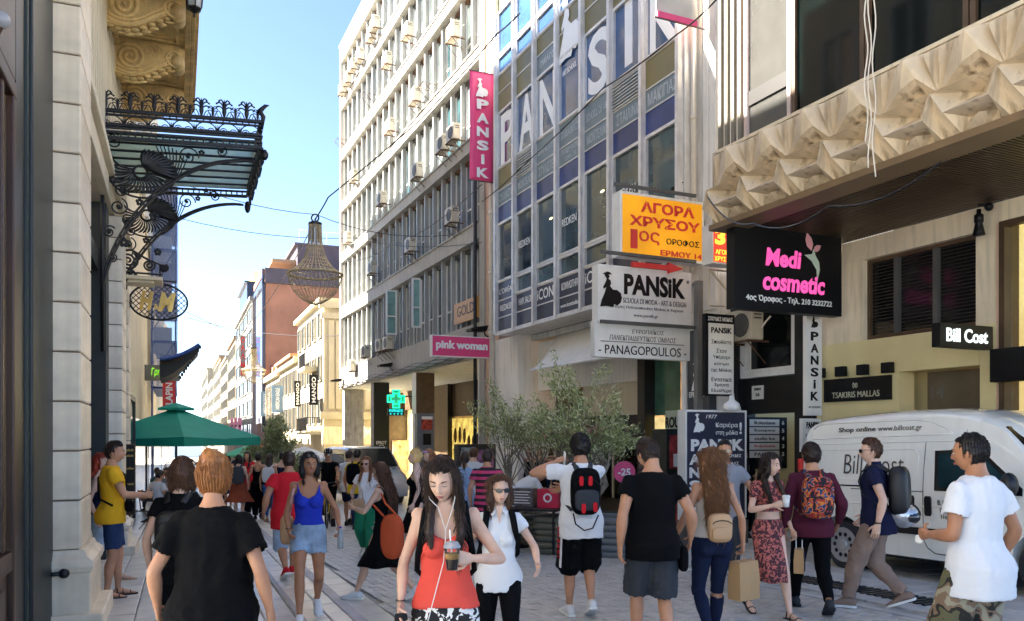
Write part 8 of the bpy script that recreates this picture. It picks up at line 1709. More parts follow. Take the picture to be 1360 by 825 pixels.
# ================================================================== the crowd
k_black=cloth('black', (.003, .003, .0035));k_white=cloth('white', (.72, .72, .72), var=.03);k_red=cloth('red', (.62, .02, .03));k_coral=cloth('coral', (.72, .085, .06));k_blue=cloth('royal_blue', (.02, .04, .4));k_yellow=cloth('mustard', (.8, .42, .02));k_denim=cloth('denim', (.025, .045, .11), var=.25);k_ldenim=cloth('pale_denim', (.28, .38, .5), var=.35);k_dkden=cloth('dark_denim', (.012, .018, .045));k_char=cloth('charcoal', (.045, .05, .058));k_maroon=cloth('maroon', (.085, .015, .03));k_navy=cloth('navy', (.012, .014, .04));k_khaki=cloth('taupe', (.25, .17, .13));k_green=cloth('green', (.02, .2, .1));k_grey=cloth('grey', (.3, .3, .32));k_lblue=cloth('sky_blue', (.25, .35, .5));k_rustc=cloth('rust_brown', (.25, .06, .03));k_orange=cloth('brick_orange', (.5, .09, .035));k_tan=mat('tan_leather', (.5, .3, .15), .5, var=.15);k_bleather=mat('black_leather', (.006, .006, .007), .45, var=.1)
k_stripe=pattern('black_pink_stripes', 'stripe', (.015, .012, .02), (.6, .05, .15), sc=3.4);k_floral=pattern('black_white_floral', 'blot', (.01, .01, .012), (.75, .73, .68), sc=22);k_camo=pattern('camouflage', 'camo', (.12, .11, .05), (.2, .13, .08), (.3, .27, .18), sc=9);k_paisley=pattern('red_paisley', 'blot', (.07, .02, .025), (.5, .13, .1), sc=30);k_multi=pattern('multicolour_print', 'multi', (.01, .01, .015), (.6, .2, .02), (.02, .03, .06), sc=14)
W_=dict
p1=person('ginger haired woman with messy bun and loose black t-shirt, seen from behind', 283, 4.0, 3, 1.64, 'f', 1.2, .3, 0, (8, 4), 'tan', ('bun', 'ginger', W_(at=(0, -.05, .088), r=.062, n=1500, fly=.004, slen=.11, thick=.016)), ('tee', k_black, W_(len=-.2, loose=.028, sleeve=.66, sleeveloose=.034, flare=.0, fold=.010, boxy=.148)), ('trousers', k_black), ('shoe', m_ink), ((.13, .06, -.47), (.12, .02, -.49)), 0, curl=(.7, .4))
r=carry(p1, 'keys', 'yellow keyring held in the left hand of the ginger haired woman', 'keys', p1 .W[0]+p1 .hand[0][1]*.09);qobj(p1, r, 'ring', MB().tube([tuple(p1 .W[0]+p1 .hand[0][1]*.1+V3(.02, .02*math.cos(a), .02*math.sin(a)))for a in np.linspace(0, 6.2, 10)], .005, 5), m_gold);qobj(p1, r, 'tag', rbox(tuple(p1 .W[0]+p1 .hand[0][1]*.1+V3(.0, .0, -.0)), (.03, .02, .008)), m_gold)
p2=person('woman with dark brown bob and black top half hidden behind the ginger haired woman', 240, 5.8, 6, 1.62, 'f', 1.05, .3, 0, (-10, 0), 'light', ('bob', 'brown', W_(w=.082, n=700)), ('tee', k_black, W_(sleeve=.45, loose=.018)), ('trousers', k_black), ('shoe', m_ink), (None, None), 0)
backpack(p2, 'small black leather backpack of the woman behind the ginger haired one', k_bleather, None, .13, .17, .06, .27)
p3=person('man in mustard yellow t-shirt and denim shorts standing by the marble pilaster', 149, 9.4, -62, 1.80, 'm', 1.02, .12, 0, (-12, 2), 'tan', ('short', 'dark'), ('tee', k_yellow, W_(loose=.02, len=-.09)), ('shorts', k_denim, W_(len=.85)), ('sandal', m_ink), ((-.02, .28, -.28), (-.05, .34, -.26)), 0, curl=(.6, .8), poles=((.7, -1, -.5), (.8, -.8, -.5)))
r=carry(p3, 'waist_bag', 'black crossbody pouch of the man in the mustard yellow t-shirt', 'bag', p3 .T(.1, .14, .08));qobj(p3, r, 'pouch', rbox(tuple(p3 .T(.10, .17, .03)), (.1, .045, .065)), k_black, True);qobj(p3, r, 'strap', MB().tube([tuple(p3 .T(.13, .14, .1)), tuple(p3 .T(.28, .15, .05)), tuple(p3 .T(.45, .13, -.07)), tuple(p3 .T(.56, .0, -.1)), tuple(p3 .T(.42, -.14, -.02)), tuple(p3 .T(.2, -.14, .12)), tuple(p3 .T(.12, .0, .19))], .012, 6), k_black)
p4=person('woman with curly red hair and blue jeans behind the man in mustard yellow', 131, 10.5, -70, 1.70, 'f', 1., .5, 0, (0, 0), 'light', ('curly', 'red', W_(w=.1, len=.2, n=200)), ('tank', k_navy), ('jeans', k_ldenim, W_(len=1.7)), ('sandal', k_tan), (None, None), 1)
p5=person('woman in royal blue tank top and ripped denim shorts walking toward the camera', 410, 8.05, 194, 1.68, 'f', 1., -.5, 0, (14, 0), 'bronze', ('bob', 'black', W_(w=.072, n=500)), ('tank', k_blue, W_(neck=.37, arm=.112, len=.085)), ('shorts', k_ldenim, W_(len=.34, loose=.014, rise=.12)), ('sneaker', k_white), ((.15, .12, -.43), (.04, .2, -.43)), 0, curl=(.8, .5))
simple(p5, 'sunglasses', MB().ball(tuple(p5 .Hc+p5 .Rh@V3(-.03, .075, .088)), (.03, .022, .018), 12, 6).ball(tuple(p5 .Hc+p5 .Rh@V3(.03, .075, .088)), (.03, .022, .018), 12, 6), LENS, smooth=True)
simple(p5, 'wristband', MB().tube([tuple(p5 .W[1]+V3(.029*math.cos(a), .029*math.sin(a), .02))for a in np.linspace(0, 6.28, 12)[:-1]], .004, 5, closed=True), m_ink)
hw_, hd_=p5 .hand[0];c=hw_+hd_*.08+V3(-.0, .02, -.02);r=carry(p5, 'water_bottle', 'small clear water bottle with blue cap carried by the woman in the blue tank top', 'bottle', c);qobj(p5, r, 'bottle', MB().lathe([(.001, -.13), (.03, -.125), (.031, .03), (.024, .055), (.012, .075), (.012, .085)], tuple(c), 12), glass('clear_plastic', clear=.85, dark=(.5, .55, .6)), True);qobj(p5, r, 'cap', MB().lathe([(.014, .085), (.014, .1), (.001, .101)], tuple(c), 10), k_blue)
c=p5 .T(.12, -.12, .17);r=carry(p5, 'shoulder_bag', 'tan patterned shoulder bag behind the hip of the woman in the blue tank top', 'bag', c);qobj(p5, r, 'bag', rbox(tuple(c+V3(.05, -.04, -.1)), (.07, .12, .15)), k_tan, True);qobj(p5, r, 'strap', MB().tube([tuple(c+V3(.03, .04, 0)), tuple(p5 .T(.4, .06, .16)), tuple(p5 .T(.52, .0, .13)), tuple(p5 .T(.4, -.1, .15)), tuple(c+V3(.04, -.1, .0))], .012, 5), cloth('dusty_pink', (.6, .35, .33)))
p6=person('stout man in red t-shirt and red sneakers walking away, half behind the woman in blue', 384, 10.8, 24, 1.72, 'm', 1.22, -.62, 0, (0, 0), 'tan', ('short', 'dark'), ('tee', k_red, W_(loose=.03, len=-.2)), ('shorts', k_ldenim, W_(len=1.05, loose=.03)), ('sneaker', k_red), ((.12, .05, -.47), None), 1)
p7=person('brown long haired woman in black dress walking left with white sneakers', 512, 9.0, 66, 1.60, 'f', 1., .72, 3, (6, 4), 'light', ('long', 'brown', W_(w=.1, len=.42, n=900, clump=.006, fly=.012)), [('tank', k_black, W_(neck=.46)), ], ('skirt', k_black, W_(len=.42, flare=.03, rise=.13)), ('sneaker', k_white), ((.0, .36, -.2), (.1, .2, -.42)), 0)
simple(p7, 'bracelet', MB().tube([tuple(p7 .W[0]+V3(.0, .028*math.cos(a), .028*math.sin(a)))for a in np.linspace(0, 6.28, 12)[:-1]], .004, 5, closed=True), m_gold)
c=p7 .T(-.08, -.02, .22);r=carry(p7, 'tote_bag', 'big brick orange cloth bag swinging behind the long haired woman in black', 'bag', c);c2_=p7 .T(-.05, -.17, -.12);qobj(p7, r, 'sack', rbox(tuple(c2_), (.09, .15, .27), .75), k_orange, True);qobj(p7, r, 'strap', MB().tube([tuple(c2_+V3(0, .1, .22)), tuple(p7 .T(.35, .06, -.17)), tuple(p7 .T(.53, -.01, -.12)), tuple(p7 .T(.35, -.12, -.16)), tuple(c2_+V3(0, -.1, .22))], .014, 5), k_orange)
p8=person('blonde woman in profile with hair tied up and thin black strap top', 553, 12.3, 86, 1.70, 'f', 1., .3, 0, (0, 0), 'pale', ('bun', 'blonde', W_(at=(0, -.095, .03), r=.04, n=260)), ('tank', k_black, W_(neck=.36, backneck=.36, arm=.1, strap=.02)), ('skirt', k_black, W_(len=.45)), ('sandal', k_tan), (None, None), 1, face='profile')
p9=person('curly auburn haired woman with sunglasses pushed up behind the blonde woman', 572, 13.2, 150, 1.70, 'f', 1., .2, 0, (-20, 5), 'light', ('curly', 'auburn', W_(w=.1, len=.3, front=1)), ('tank', k_black), ('jeans', k_denim), ('shoe', None), (None, None), 1)
simple(p9, 'sunglasses', MB().ball(tuple(p9 .Hc+p9 .Rh@V3(-.03, .075, .09)), (.03, .022, .02), 12, 6).ball(tuple(p9 .Hc+p9 .Rh@V3(.03, .075, .09)), (.03, .022, .02), 12, 6), mat('pale_violet_lens', (.5, .35, .6), .15), smooth=True)
p10=person('dark haired woman in coral tank top and floral skirt looking down', 592, 4.2, 184, 1.63, 'f', 1.0, .3, 0, (-14, 20), 'light', ('long', 'dark', W_(w=.078, len=.2, front=2, n=1100, fly=.006)), ('tank', k_coral, W_(neck=.375, backneck=.42, arm=.112, strap=.045, len=-.02, off=.012, fold=.005)), ('skirt', k_floral, W_(len=.62, flare=.05, wave=.02, rise=.0)), ('sandal', m_ink), ((-.03, .24, -.2), (.09, .07, -.48)), 0, face='down', curl=(.75, .85), poles=((.9, -.3, -.7), None))
hw_, hd_=p10 .hand[0];c=hw_+hd_*.075+V3(.035, .035, .0);r=carry(p10, 'coffee_cup', 'clear plastic cup of iced coffee in the hand of the woman in the coral top', 'cup', c)
qobj(p10, r, 'cup', MB().lathe([(.001, -.055), (.03, -.055), (.042, .055), (.044, .06)], tuple(c), 16), glass('clear_cup', clear=.95), True);qobj(p10, r, 'coffee', MB().lathe([(.001, -.05), (.027, -.05), (.034, .0), (.001, .0)], tuple(c), 16), mat('dark_coffee', (.04, .012, .004), .2));qobj(p10, r, 'froth', MB().lathe([(.034, .001), (.038, .03), (.001, .035)], tuple(c), 16), mat('coffee_froth', (.75, .4, .12), .5));qobj(p10, r, 'lid', MB().lathe([(.044, .058), (.045, .066), (.03, .09), (.001, .095)], tuple(c), 16), glass('clear_plastic'), True);qobj(p10, r, 'straw', MB().tube([tuple(c+V3(0, 0, .0)), tuple(c+V3(.012, -.01, .15))], .004, 6), m_signw)
hw_, hd_=p10 .hand[1];c=hw_+hd_*.09+V3(-.01, .02, -.02);r=carry(p10, 'phone', 'black smartphone held low by the woman in the coral top', 'phone', c);mb=rbox((0, 0, 0), (.036, .005, .07), .3);mb.v=[tuple(np.array(v)+c)for v in mb.v];qobj(p10, r, 'phone', mb, m_ink, True)
eb=MB()
for sg in(-1, 1):eb.tube([tuple(p10 .Hc+p10 .Rh@V3(sg*.079, .006, -.015)), tuple(p10 .Hc+p10 .Rh@V3(sg*.072, .05, -.09)), tuple(p10 .T(.54, .075, sg*.04)), tuple(p10 .T(.42, .115, .0)), tuple(p10 .T(.38, .125, 0))], .0025, 5)
eb.tube([tuple(p10 .T(.38, .128, 0)), tuple(p10 .T(.25, .12, .01)), tuple(p10 .T(.1, .115, .05)), tuple(p10 .T(-.05, .15, .09)), tuple(p10 .T(-.25, .12, .17))], .0028, 5);r=carry(p10, 'earphones', 'white earphone cable hanging down the front of the coral top', 'earphones', p10 .T(.38, .12, 0));qobj(p10, r, 'cable', eb, m_signw)
simple(p10, 'earring', MB().ball(tuple(p10 .Hc+p10 .Rh@V3(-.083, .0, -.05)), (.006, .006, .016), 8, 6).ball(tuple(p10 .Hc+p10 .Rh@V3(-.084, .0, -.07)), (.01, .006, .01), 8, 6), m_alu, smooth=True);simple(p10, 'necklace', MB().tube([tuple(p10 .T(.52, .055, -.055)), tuple(p10 .T(.48, .09, -.025)), tuple(p10 .T(.455, .1, 0)), tuple(p10 .T(.48, .09, .025)), tuple(p10 .T(.52, .055, .055))], .0018, 4), m_gold)
simple(p10, 'bracelet', MB().tube([tuple(p10 .W[1]+V3(.024*math.cos(a), .024*math.sin(a), .03))for a in np.linspace(0, 6.28, 12)[:-1]], .003, 5, closed=True), m_ink)
backpack(p10, 'black backpack worn by the woman in the coral top, wide strap on her right shoulder', k_black, None, .14, .2, .07, .25)
p11=person('woman in white polo shirt and sunglasses with black backpack straps walking past', 662, 5.6, 186, 1.50, 'f', 1.0, .45, 0, (12, 0), 'light', ('bob', 'brown', W_(w=.07, n=700, thick=.012)), ('polo', k_white, W_(sleeve=.42, loose=.014, len=-.1)), ('leggings', k_black, W_(len=1.95)), ('shoe', m_ink), ((.14, .2, -.36), (.08, -.08, -.48)), 0, face='shades')
backpack(p11, 'black backpack worn by the woman in the white polo shirt', k_black, None, .14, .19, .08, .25)
p12=person('man in black and pink striped polo shirt seen from behind', 647, 12.3, -6, 1.68, 'm', 1.08, .2, 0, (0, 0), 'tan', ('short', 'dark'), ('tee', k_stripe, W_(loose=.02)), ('trousers', k_denim), ('shoe', m_ink), (None, None), 1)
person('woman in pale blue blouse with dark ponytail behind the woman in coral', 617, 13.6, 0, 1.66, 'f', 1.05, .2, 0, (0, 0), 'tan', ('ponytail', 'dark', W_(len=.15)), ('tee', k_lblue, W_(sleeve=.7)), ('trousers', k_lblue), ('shoe', None), (None, None), 2)
person('man in white t-shirt between the pale blue blouse and the striped polo', 629, 15.2, -5, 1.74, 'm', 1., .2, 0, (0, 0), 'light', ('short', 'brown'), ('tee', k_white), ('trousers', k_denim), ('shoe', None), (None, None), 2)
p13=person('man in red cap and white t-shirt bending over the street table', 676, 13.7, -72, 1.75, 'm', 1., .35, 62, (0, -10), 'tan', ('short', 'dark'), ('tee', k_white), ('trousers', k_char), ('shoe', m_ink), ((.0, .25, -.42), (.0, .3, -.4)), 1)
simple(p13, 'cap', MB().loft([[tuple(p13 .Hc+p13 .Rh@V3(.092*s*math.cos(a), .112*s*math.sin(a), z))for a in np.linspace(0, 2*math.pi, 16, endpoint=False)]for s, z in((1, .035), (1, .06), (.85, .105), (.45, .135), (.02, .14))]).loft([[tuple(p13 .Hc+p13 .Rh@V3(.075*math.cos(a), .09+.09*math.sin(a), .045-.02*math.sin(a)+e))for a in np.linspace(0, math.pi, 9)]for e in(0, .008)]), k_red, smooth=True)
p14=person('man in white t-shirt with black and red backpack holding a phone to his ear', 771, 8.0, 8, 1.80, 'm', 1.06, .18, 0, (-4, 0), 'tan', ('short', 'black', W_(thick=.02)), ('tee', k_white, W_(len=-.15, loose=.028, sleeve=.5, fold=.011)), ('shorts', k_black, W_(len=1.06, loose=.045, fold=.01)), ('sneaker', k_white), ((.03, .12, .08), (-.3, .34, -.2)), 0, curl=(.8, .5), poles=((1, -.1, -.6), None))
hw_, hd_=p14 .hand[0];c=hw_+hd_*.07+V3(.02, 0, 0);r=carry(p14, 'phone', 'white phone at the ear of the man with the black and red backpack', 'phone', c);mb=rbox((0, 0, 0), (.006, .035, .07), .3);mb.v=[tuple(rotm('X', .4)@np.array(v)+c)for v in mb.v];qobj(p14, r, 'phone', mb, m_signw, True)
def redbits(q, r, place, w, h, d):
 for x_, z_ in((-.055, .1), (.03, .1), (-.04, -.15), (.07, -.14)):qobj(q, r, 'red_panel', place(rbox((x_, -d*1.02-(.03 if z_<0 else.0), z_), (.02, .008, .045)), 0), k_red, True)
 qobj(q, r, 'dangling_strap', place(MB().tube([(-.12, -.02, -.2), (-.1, -.03, -.3), (-.02, -.04, -.36), (.06, -.04, -.34), (.12, -.02, -.22)], .007, 5), 0), k_black)
backpack(p14, 'black hiking backpack with red accents on the man in white', k_black, k_char, .14, .22, .075, .30, extra=redbits)
st=MB();hip, kn=p14 .Hp[0], p14 .K[0];rows_=[]
for s_ in np.linspace(.08, 1.02, 9):c=lerp(hip, kn, s_);w=.035+.02*s_;rows_.append([tuple(c+V3(-.118-.0*s_+.012, -.07+a, 0)+V3(-.008*(1-abs(a-0)/.1), 0, 0))for a in(-w, 0, w)])
st.v=[p for r_ in rows_ for p in r_];st.f=[(i*3+j, i*3+j+1, i*3+j+4, i*3+j+3)for i in range(8)for j in(0, 1)];simple(p14, 'white_side_stripe', st, k_white, solid=.006)
mid=lerp(hip, kn, .45)+V3(-.121, -.075, 0);Mx=Matrix(((0, .25, -.97), (-.0, .97, .25), (1, 0, 0))).to_4x4();Mj=p14 .M@Matrix.Translation(Vector(mid)*p14 .k)@Matrix(((0, 1, 0), (0, 0, 1), (1, 0, 0))).to_4x4()
Xt, Yt_=Vector((0, 0, 1)), Vector((1, 0, 0));Zt=Xt.cross(Yt_)
Mj=Matrix((Vector((0, 0, 1)), Vector((.35, -.94, 0))*-1, Vector((0, 0, 1)).cross(Vector((.35, -.94, 0))*-1))).transposed().to_4x4();Mj=p14 .M@Matrix.Translation(Vector(mid+V3(-.012, -.02, 0))*p14 .k)@Mj;lettering('J O R D A N', .3, .045, Mj, k_red, p14 .root, .02, .002)
p15=person('bearded man in black t-shirt and charcoal shorts holding hands with a curly haired woman', 866, 6.4, 3, 1.76, 'm', 1.08, .4, 0, (22, 18), 'tan', ('short', 'dark', W_(thick=.013)), ('tee', k_black, W_(len=-.12, loose=.02, sleeve=.5)), ('shorts', k_char, W_(len=.98, loose=.034, fold=.009)), ('sneaker', m_ink), ((.07, -.04, -.5), (.14, .1, -.46)), 0)
simple(p15, 'beard', rbox(tuple(p15 .Hc+p15 .Rh@V3(0, .055, -.085)), (.052, .045, .034), .8), hairm('dark', None), smooth=True)
c=p15 .T(-.12, -.02, .24);r=carry(p15, 'small_bag', 'small black bag hanging at the right hip of the man in the black t-shirt', 'bag', c);qobj(p15, r, 'bag', rbox(tuple(c), (.035, .07, .1), .6), k_black, True);qobj(p15, r, 'cord', MB().tube([tuple(c+V3(0, 0, .09)), tuple(p15 .T(.1, 0, .19))], .005, 5), k_black)
p16=person('woman with long curly brown hair, dark jeans and tan mini backpack', 946, 6.8, 6, 1.66, 'f', 1., -.35, 0, (-12, 0), 'tan', ('curly', 'curlybrown', W_(w=.105, len=.46, n=1300, curl=.01, fly=.01, slen=.2)), ('tank', cloth('ivory', (.6, .55, .48)), W_(neck=.4, backneck=.34, arm=.1, strap=.02, len=.05)), ('jeans', k_dkden, W_(off=.007)), ('shoe', m_ink), ((.17, .06, -.46), (.13, .02, -.5)), 0, curl=(.8, .9))
backpack(p16, 'tan leather mini backpack on the curly haired woman', k_tan, None, .105, .125, .055, .15, straps=False)
paper_bag(p16, 'brown paper shopping bag in the right hand of the curly haired woman', p16 .hand[1][0]+p16 .hand[1][1]*.17, .13, .07, .34, mat('kraft_paper', (.42, .25, .11), .8, var=.12), rot=.5)
p17=person('man in grey t-shirt walking behind the curly haired woman', 962, 9.6, 172, 1.76, 'm', 1., .3, 0, (0, 0), 'tan', ('short', 'black'), ('tee', k_grey), ('trousers', k_char), ('shoe', m_ink), ((.2, .1, -.42), None), 1, face='shades')
person('woman in black standing in the dark entrance numbered 16', 987, 15.3, 175, 1.63, 'f', 1.05, .05, 0, (0, 5), 'tan', ('long', 'black', W_(len=.2, front=1)), ('tee', k_black), ('trousers', k_black), ('shoe', None), ((.05, .2, -.3), None), 1)
p18=person('long haired woman in red paisley crop top and matching skirt holding a white cup', 1020, 8.0, 196, 1.63, 'f', 1., .5, 0, (26, 2), 'light', ('long', 'dark', W_(w=.075, len=.3, front=1, n=900)), ('crop', k_paisley, W_(len=.22, off=.010, sleeve=.55)), ('skirt', k_paisley, W_(len=.5, flare=.0, wave=.004, rise=.14)), ('sandal', k_bleather), ((.12, .04, -.48), (-.06, .27, -.18)), 0, curl=(.8, .8), poles=(None, (.8, -.4, -.7)))
hw_, hd_=p18 .hand[1];c=hw_+hd_*.08+V3(-.03, .02, .02);r=carry(p18, 'paper_cup', 'white paper cup held in front of the paisley crop top', 'cup', c);qobj(p18, r, 'cup', MB().lathe([(.001, -.055), (.028, -.055), (.038, .045)], tuple(c), 14), m_signw, True);qobj(p18, r, 'lid', MB().lathe([(.041, .045), (.041, .055), (.034, .065), (.001, .066)], tuple(c), 14), m_signw, True)
pb=paper_bag(p18, 'kraft paper bag with a dark printed side carried by the woman in paisley', p18 .hand[0][0]+p18 .hand[0][1]*.2, .1, .05, .25, _mats['kraft_paper'], rot=.9, mh=m_signw);cc=p18 .hand[0][0]+p18 .hand[0][1]*.2
mb=MB().box(-.06, .06, -.003, .003, -.1, .1);mb.v=[tuple(rotm('Z', .9)@V3(p_[0], p_[1]+.056, p_[2])+cc+V3(0, 0, -.13))for p_ in mb.v];qobj(p18, pb, 'printed_side', mb, k_navy)
p19=person('man in maroon sweater and black trousers with multicoloured backpack seen from behind', 1078, 8.15, -6, 1.75, 'm', 1.02, .62, 0, (0, 0), 'tan', ('short', 'dark', W_(thick=.015)), ('tee', k_maroon, W_(sleeve=1.95, loose=.018, sleeveloose=.014, len=-.1)), ('trousers', k_black, W_(loose=.012)), ('shoe', k_char), ((.09, -.05, -.49), (.1, .1, -.46)), 0)
backpack(p19, 'backpack with bright multicoloured print on the man in the maroon sweater', k_multi, k_multi, .15, .21, .09, .30)
p20=person('man in navy polo and taupe trousers walking left in sunglasses with a large black backpack', 1163, 8.3, 58, 1.77, 'm', 1.02, .5, 2, (16, 0), 'light', ('short', 'brown', W_(thick=.015)), ('polo', k_navy, W_(loose=.02, sleeve=.5)), ('trousers', k_khaki, W_(loose=.024, fold=.011)), ('sneaker', k_khaki), ((.07, -.06, -.5), (.08, .12, -.46)), 0, face='shades')
def helmet(q, r, place, w, h, d):pass
backpack(p20, 'large smooth black backpack on the man in the navy polo', k_bleather, None, .16, .25, .1, .30, pocket=False)
simple(p20, 'watch', MB().tube([tuple(p20 .W[0]+V3(.03*math.cos(a), .03*math.sin(a), .02))for a in np.linspace(0, 6.28, 12)[:-1]], .007, 5, closed=True), m_ink)
c=p20 .T(.06, -.26, .0);r=carry(p20, 'motorcycle_helmet', 'silver and black motorcycle helmet strapped below the large black backpack', 'helmet', c);mb=MB().ball((0, 0, 0), (.125, .14, .125), 18, 12);mb.v=[tuple(np.array(p_)+c)for p_ in mb.v];qobj(p20, r, 'shell', mb, mat('silver_helmet', (.5, .52, .55), .2, metal=.6, var=.4, scale=9), True)
mb=MB().ball((0, -.035, -.01), (.118, .118, .085), 18, 10);mb.v=[tuple(np.array(p_)+c)for p_ in mb.v];qobj(p20, r, 'visor', mb, LENS, True);qobj(p20, r, 'stripe', MB().tube([tuple(c+V3(.02, .1*math.cos(a)*1.44, .128*math.sin(a)))for a in np.linspace(0, math.pi, 12)], .012, 5), m_ink)
p21=person('balding man in long white t-shirt and camouflage shorts, largest figure at the right', 1296, 5.0, 24, 1.745, 'm', 1.0, .4, 0, (18, 4), 'bronze', ('short', 'black', W_(thick=.012, bald=.9)), ('tee', k_white, W_(len=-.18, loose=.024, sleeve=.6, flare=.0, sleeveloose=.03, fold=.009)), ('shorts', k_camo, W_(len=1.1, loose=.045, fold=.01)), ('sneaker', m_ink), ((-.02, .22, -.3), (.08, .06, -.48)), 0, curl=(.9, .5))
c=p21 .hand[0][0]+p21 .hand[0][1]*.09;r=carry(p21, 'paper_slip', 'crumpled white slip of paper in the hand of the man in the white t-shirt', 'paper', c);qobj(p21, r, 'paper', rbox(tuple(c+V3(0, .0, -.035)), (.008, .03, .028), .8, 10, 6), m_signw)
# --- middle distance
p22=person('woman in white blouse and sunglasses with green trousers and tan handbag', 487, 12.9, 176, 1.60, 'f', 1.02, .35, 0, (-6, 0), 'light', ('long', 'auburn', W_(len=.18, front=1)), ('tee', k_white, W_(sleeve=.5)), ('trousers', k_green, W_(loose=.03)), ('sneaker', k_white), (None, (.06, .2, -.3)), 1, face='shades')
c=p22 .T(.02, .16, .12);r=carry(p22, 'handbag', 'tan leather handbag of the woman in green trousers', 'bag', c);qobj(p22, r, 'bag', rbox(tuple(c), (.13, .06, .09)), k_tan, True);qobj(p22, r, 'strap', MB().tube([tuple(c+V3(-.1, 0, .08)), tuple(p22 .T(.5, .06, .1)), tuple(c+V3(.1, 0, .08))], .008, 5), k_tan)
a1=person('person in yellow shirt with black backpack half hidden by the woman in white blouse', 474, 17.5, -10, 1.74, 'm', 1., .2, 0, (0, 0), 'tan', ('short', 'black'), ('tee', cloth('bright_yellow', (.75, .5, .02))), ('trousers', k_denim), ('shoe', None), (None, None), 2);backpack(a1, 'black backpack over the yellow shirt far by the silver van', k_black, pocket=False)
a2=person('person in white t-shirt beside the yellow shirt near the silver van', 463, 18.5, -10, 1.72, 'm', 1., .2, 0, (0, 0), 'tan', ('short', 'dark'), ('tee', k_white), ('shorts', k_navy), ('shoe', None), (None, None), 2)
# far crowd walking away on the left
b1=person('woman in rust brown dress with dark backpack in the far group', 317, 20., 12, 1.66, 'f', 1.05, .3, 0, (0, 0), 'light', ('bob', 'black'), ('tank', k_rustc), ('skirt', k_rustc, W_(len=.4, flare=.1)), ('shoe', None), (None, None), 2);backpack(b1, 'dark grey backpack over the rust brown dress', k_char, pocket=False)
person('woman in crimson top turned toward the camera in the far group', 329, 21.5, 170, 1.72, 'f', 1., .2, 0, (0, 0), 'tan', ('long', 'black', W_(len=.1, front=1)), ('tee', k_red), ('trousers', k_black), ('shoe', None), (None, None), 2)
person('woman in strapless black jumpsuit in the far group', 343, 20.5, 10, 1.68, 'f', 1.05, .2, 0, (0, 0), 'tan', ('short', 'black'), ('tank', k_black, W_(neck=.36, backneck=.36, arm=.2)), ('trousers', k_black, W_(loose=.035)), ('shoe', None), (None, None), 2)
b2=person('woman in blue jeans with pale striped drawstring bag in the far group', 358, 20., 8, 1.66, 'f', 1., .3, 0, (0, 0), 'tan', ('long', 'dark', W_(len=.24)), ('tank', k_black), ('jeans', cloth('bright_denim', (.03, .1, .32))), ('sandal', k_tan), (None, None), 2);backpack(b2, 'pale grey drawstring bag on the woman in blue jeans', cloth('pale_grey', (.55, .55, .56)), pocket=False, w=.16, h=.2)
person('man in navy vest with black hair at the right of the far group', 375, 20.5, 6, 1.70, 'm', 1., .2, 0, (0, 0), 'light', ('short', 'black'), ('tank', k_navy), ('shorts', k_black), ('shoe', None), (None, None), 2)
cols=[k_white, k_lblue, k_char, k_red, k_grey, k_black, k_green, k_navy, k_yellow, k_white]
for i, (x_, Y_, nm)in enumerate(((303, 23.5, 'pale blue top and denim shorts left of the rust brown dress'), (296, 30, 'grey top under the tip of the green umbrella'), (332, 31, 'red top deep in the far crowd'), (350, 33, 'light top deep behind the far group'), (281, 34, 'black top below the middle of the green umbrella'), (403, 26, 'green top seen between the woman in blue and the cyclist'), (313, 41, 'navy top at the furthest part of the street'), (268, 38, 'white top at the furthest left of the crowd'), (340, 46, 'yellow top small in the far distance'), (394, 33, 'white shirt far behind the woman in blue'))):
 person('distant pedestrian in '+nm, x_, Y_, 10+i*37%60, 1.62+.03*(i%4), 'mf'[i%2], 1., .3*(-1)**i, 0, (0, 0), ('tan', 'light')[i%2], ('short', ('dark', 'brown', 'black')[i%3]), ('tee', cols[(i+1)%10]), ('shorts' if i%3==0 else 'trousers', (k_denim, k_char, k_khaki)[i%3]), ('shoe', None), (None, None), 2)
# seated customers
s1=person('man in pale grey t-shirt sitting with his back to us on a folding chair', 206, 18.3, -28, 1.74, 'm', 1.08, 0, 8, (0, 8), 'tan', ('short', 'black', W_(bald=.7)), ('tee', k_grey if False else cloth('light_grey', (.5, .51, .53))), ('trousers', k_denim), ('shoe', m_ink), ((.05, .25, -.3), (.05, .25, -.3)), 1, legs=((-.14, .48, .085), (.14, .5, .085)), seat=.5)
s2=person('seated man in grey t-shirt resting his hand on his face under the umbrella', 224, 20.6, 158, 1.76, 'm', 1., 0, 4, (0, 0), 'tan', ('short', 'black'), ('tee', k_grey), ('trousers', k_char), ('shoe', None), ((.02, .2, -.3), (-.08, .14, .1)), 1, legs=((-.14, .48, .085), (.14, .5, .085)), seat=.5, poles=(None, (.6, .4, -.8)))
s3=person('small seated person in mint shirt behind the two seated men', 209, 24.5, 170, 1.7, 'm', 1., 0, 0, (0, 0), 'tan', ('short', 'dark', W_(bald=.8)), ('tee', cloth('mint', (.35, .55, .5))), ('trousers', k_char), ('shoe', None), (None, None), 2, legs=((-.14, .45, .085), (.14, .45, .085)), seat=.5)
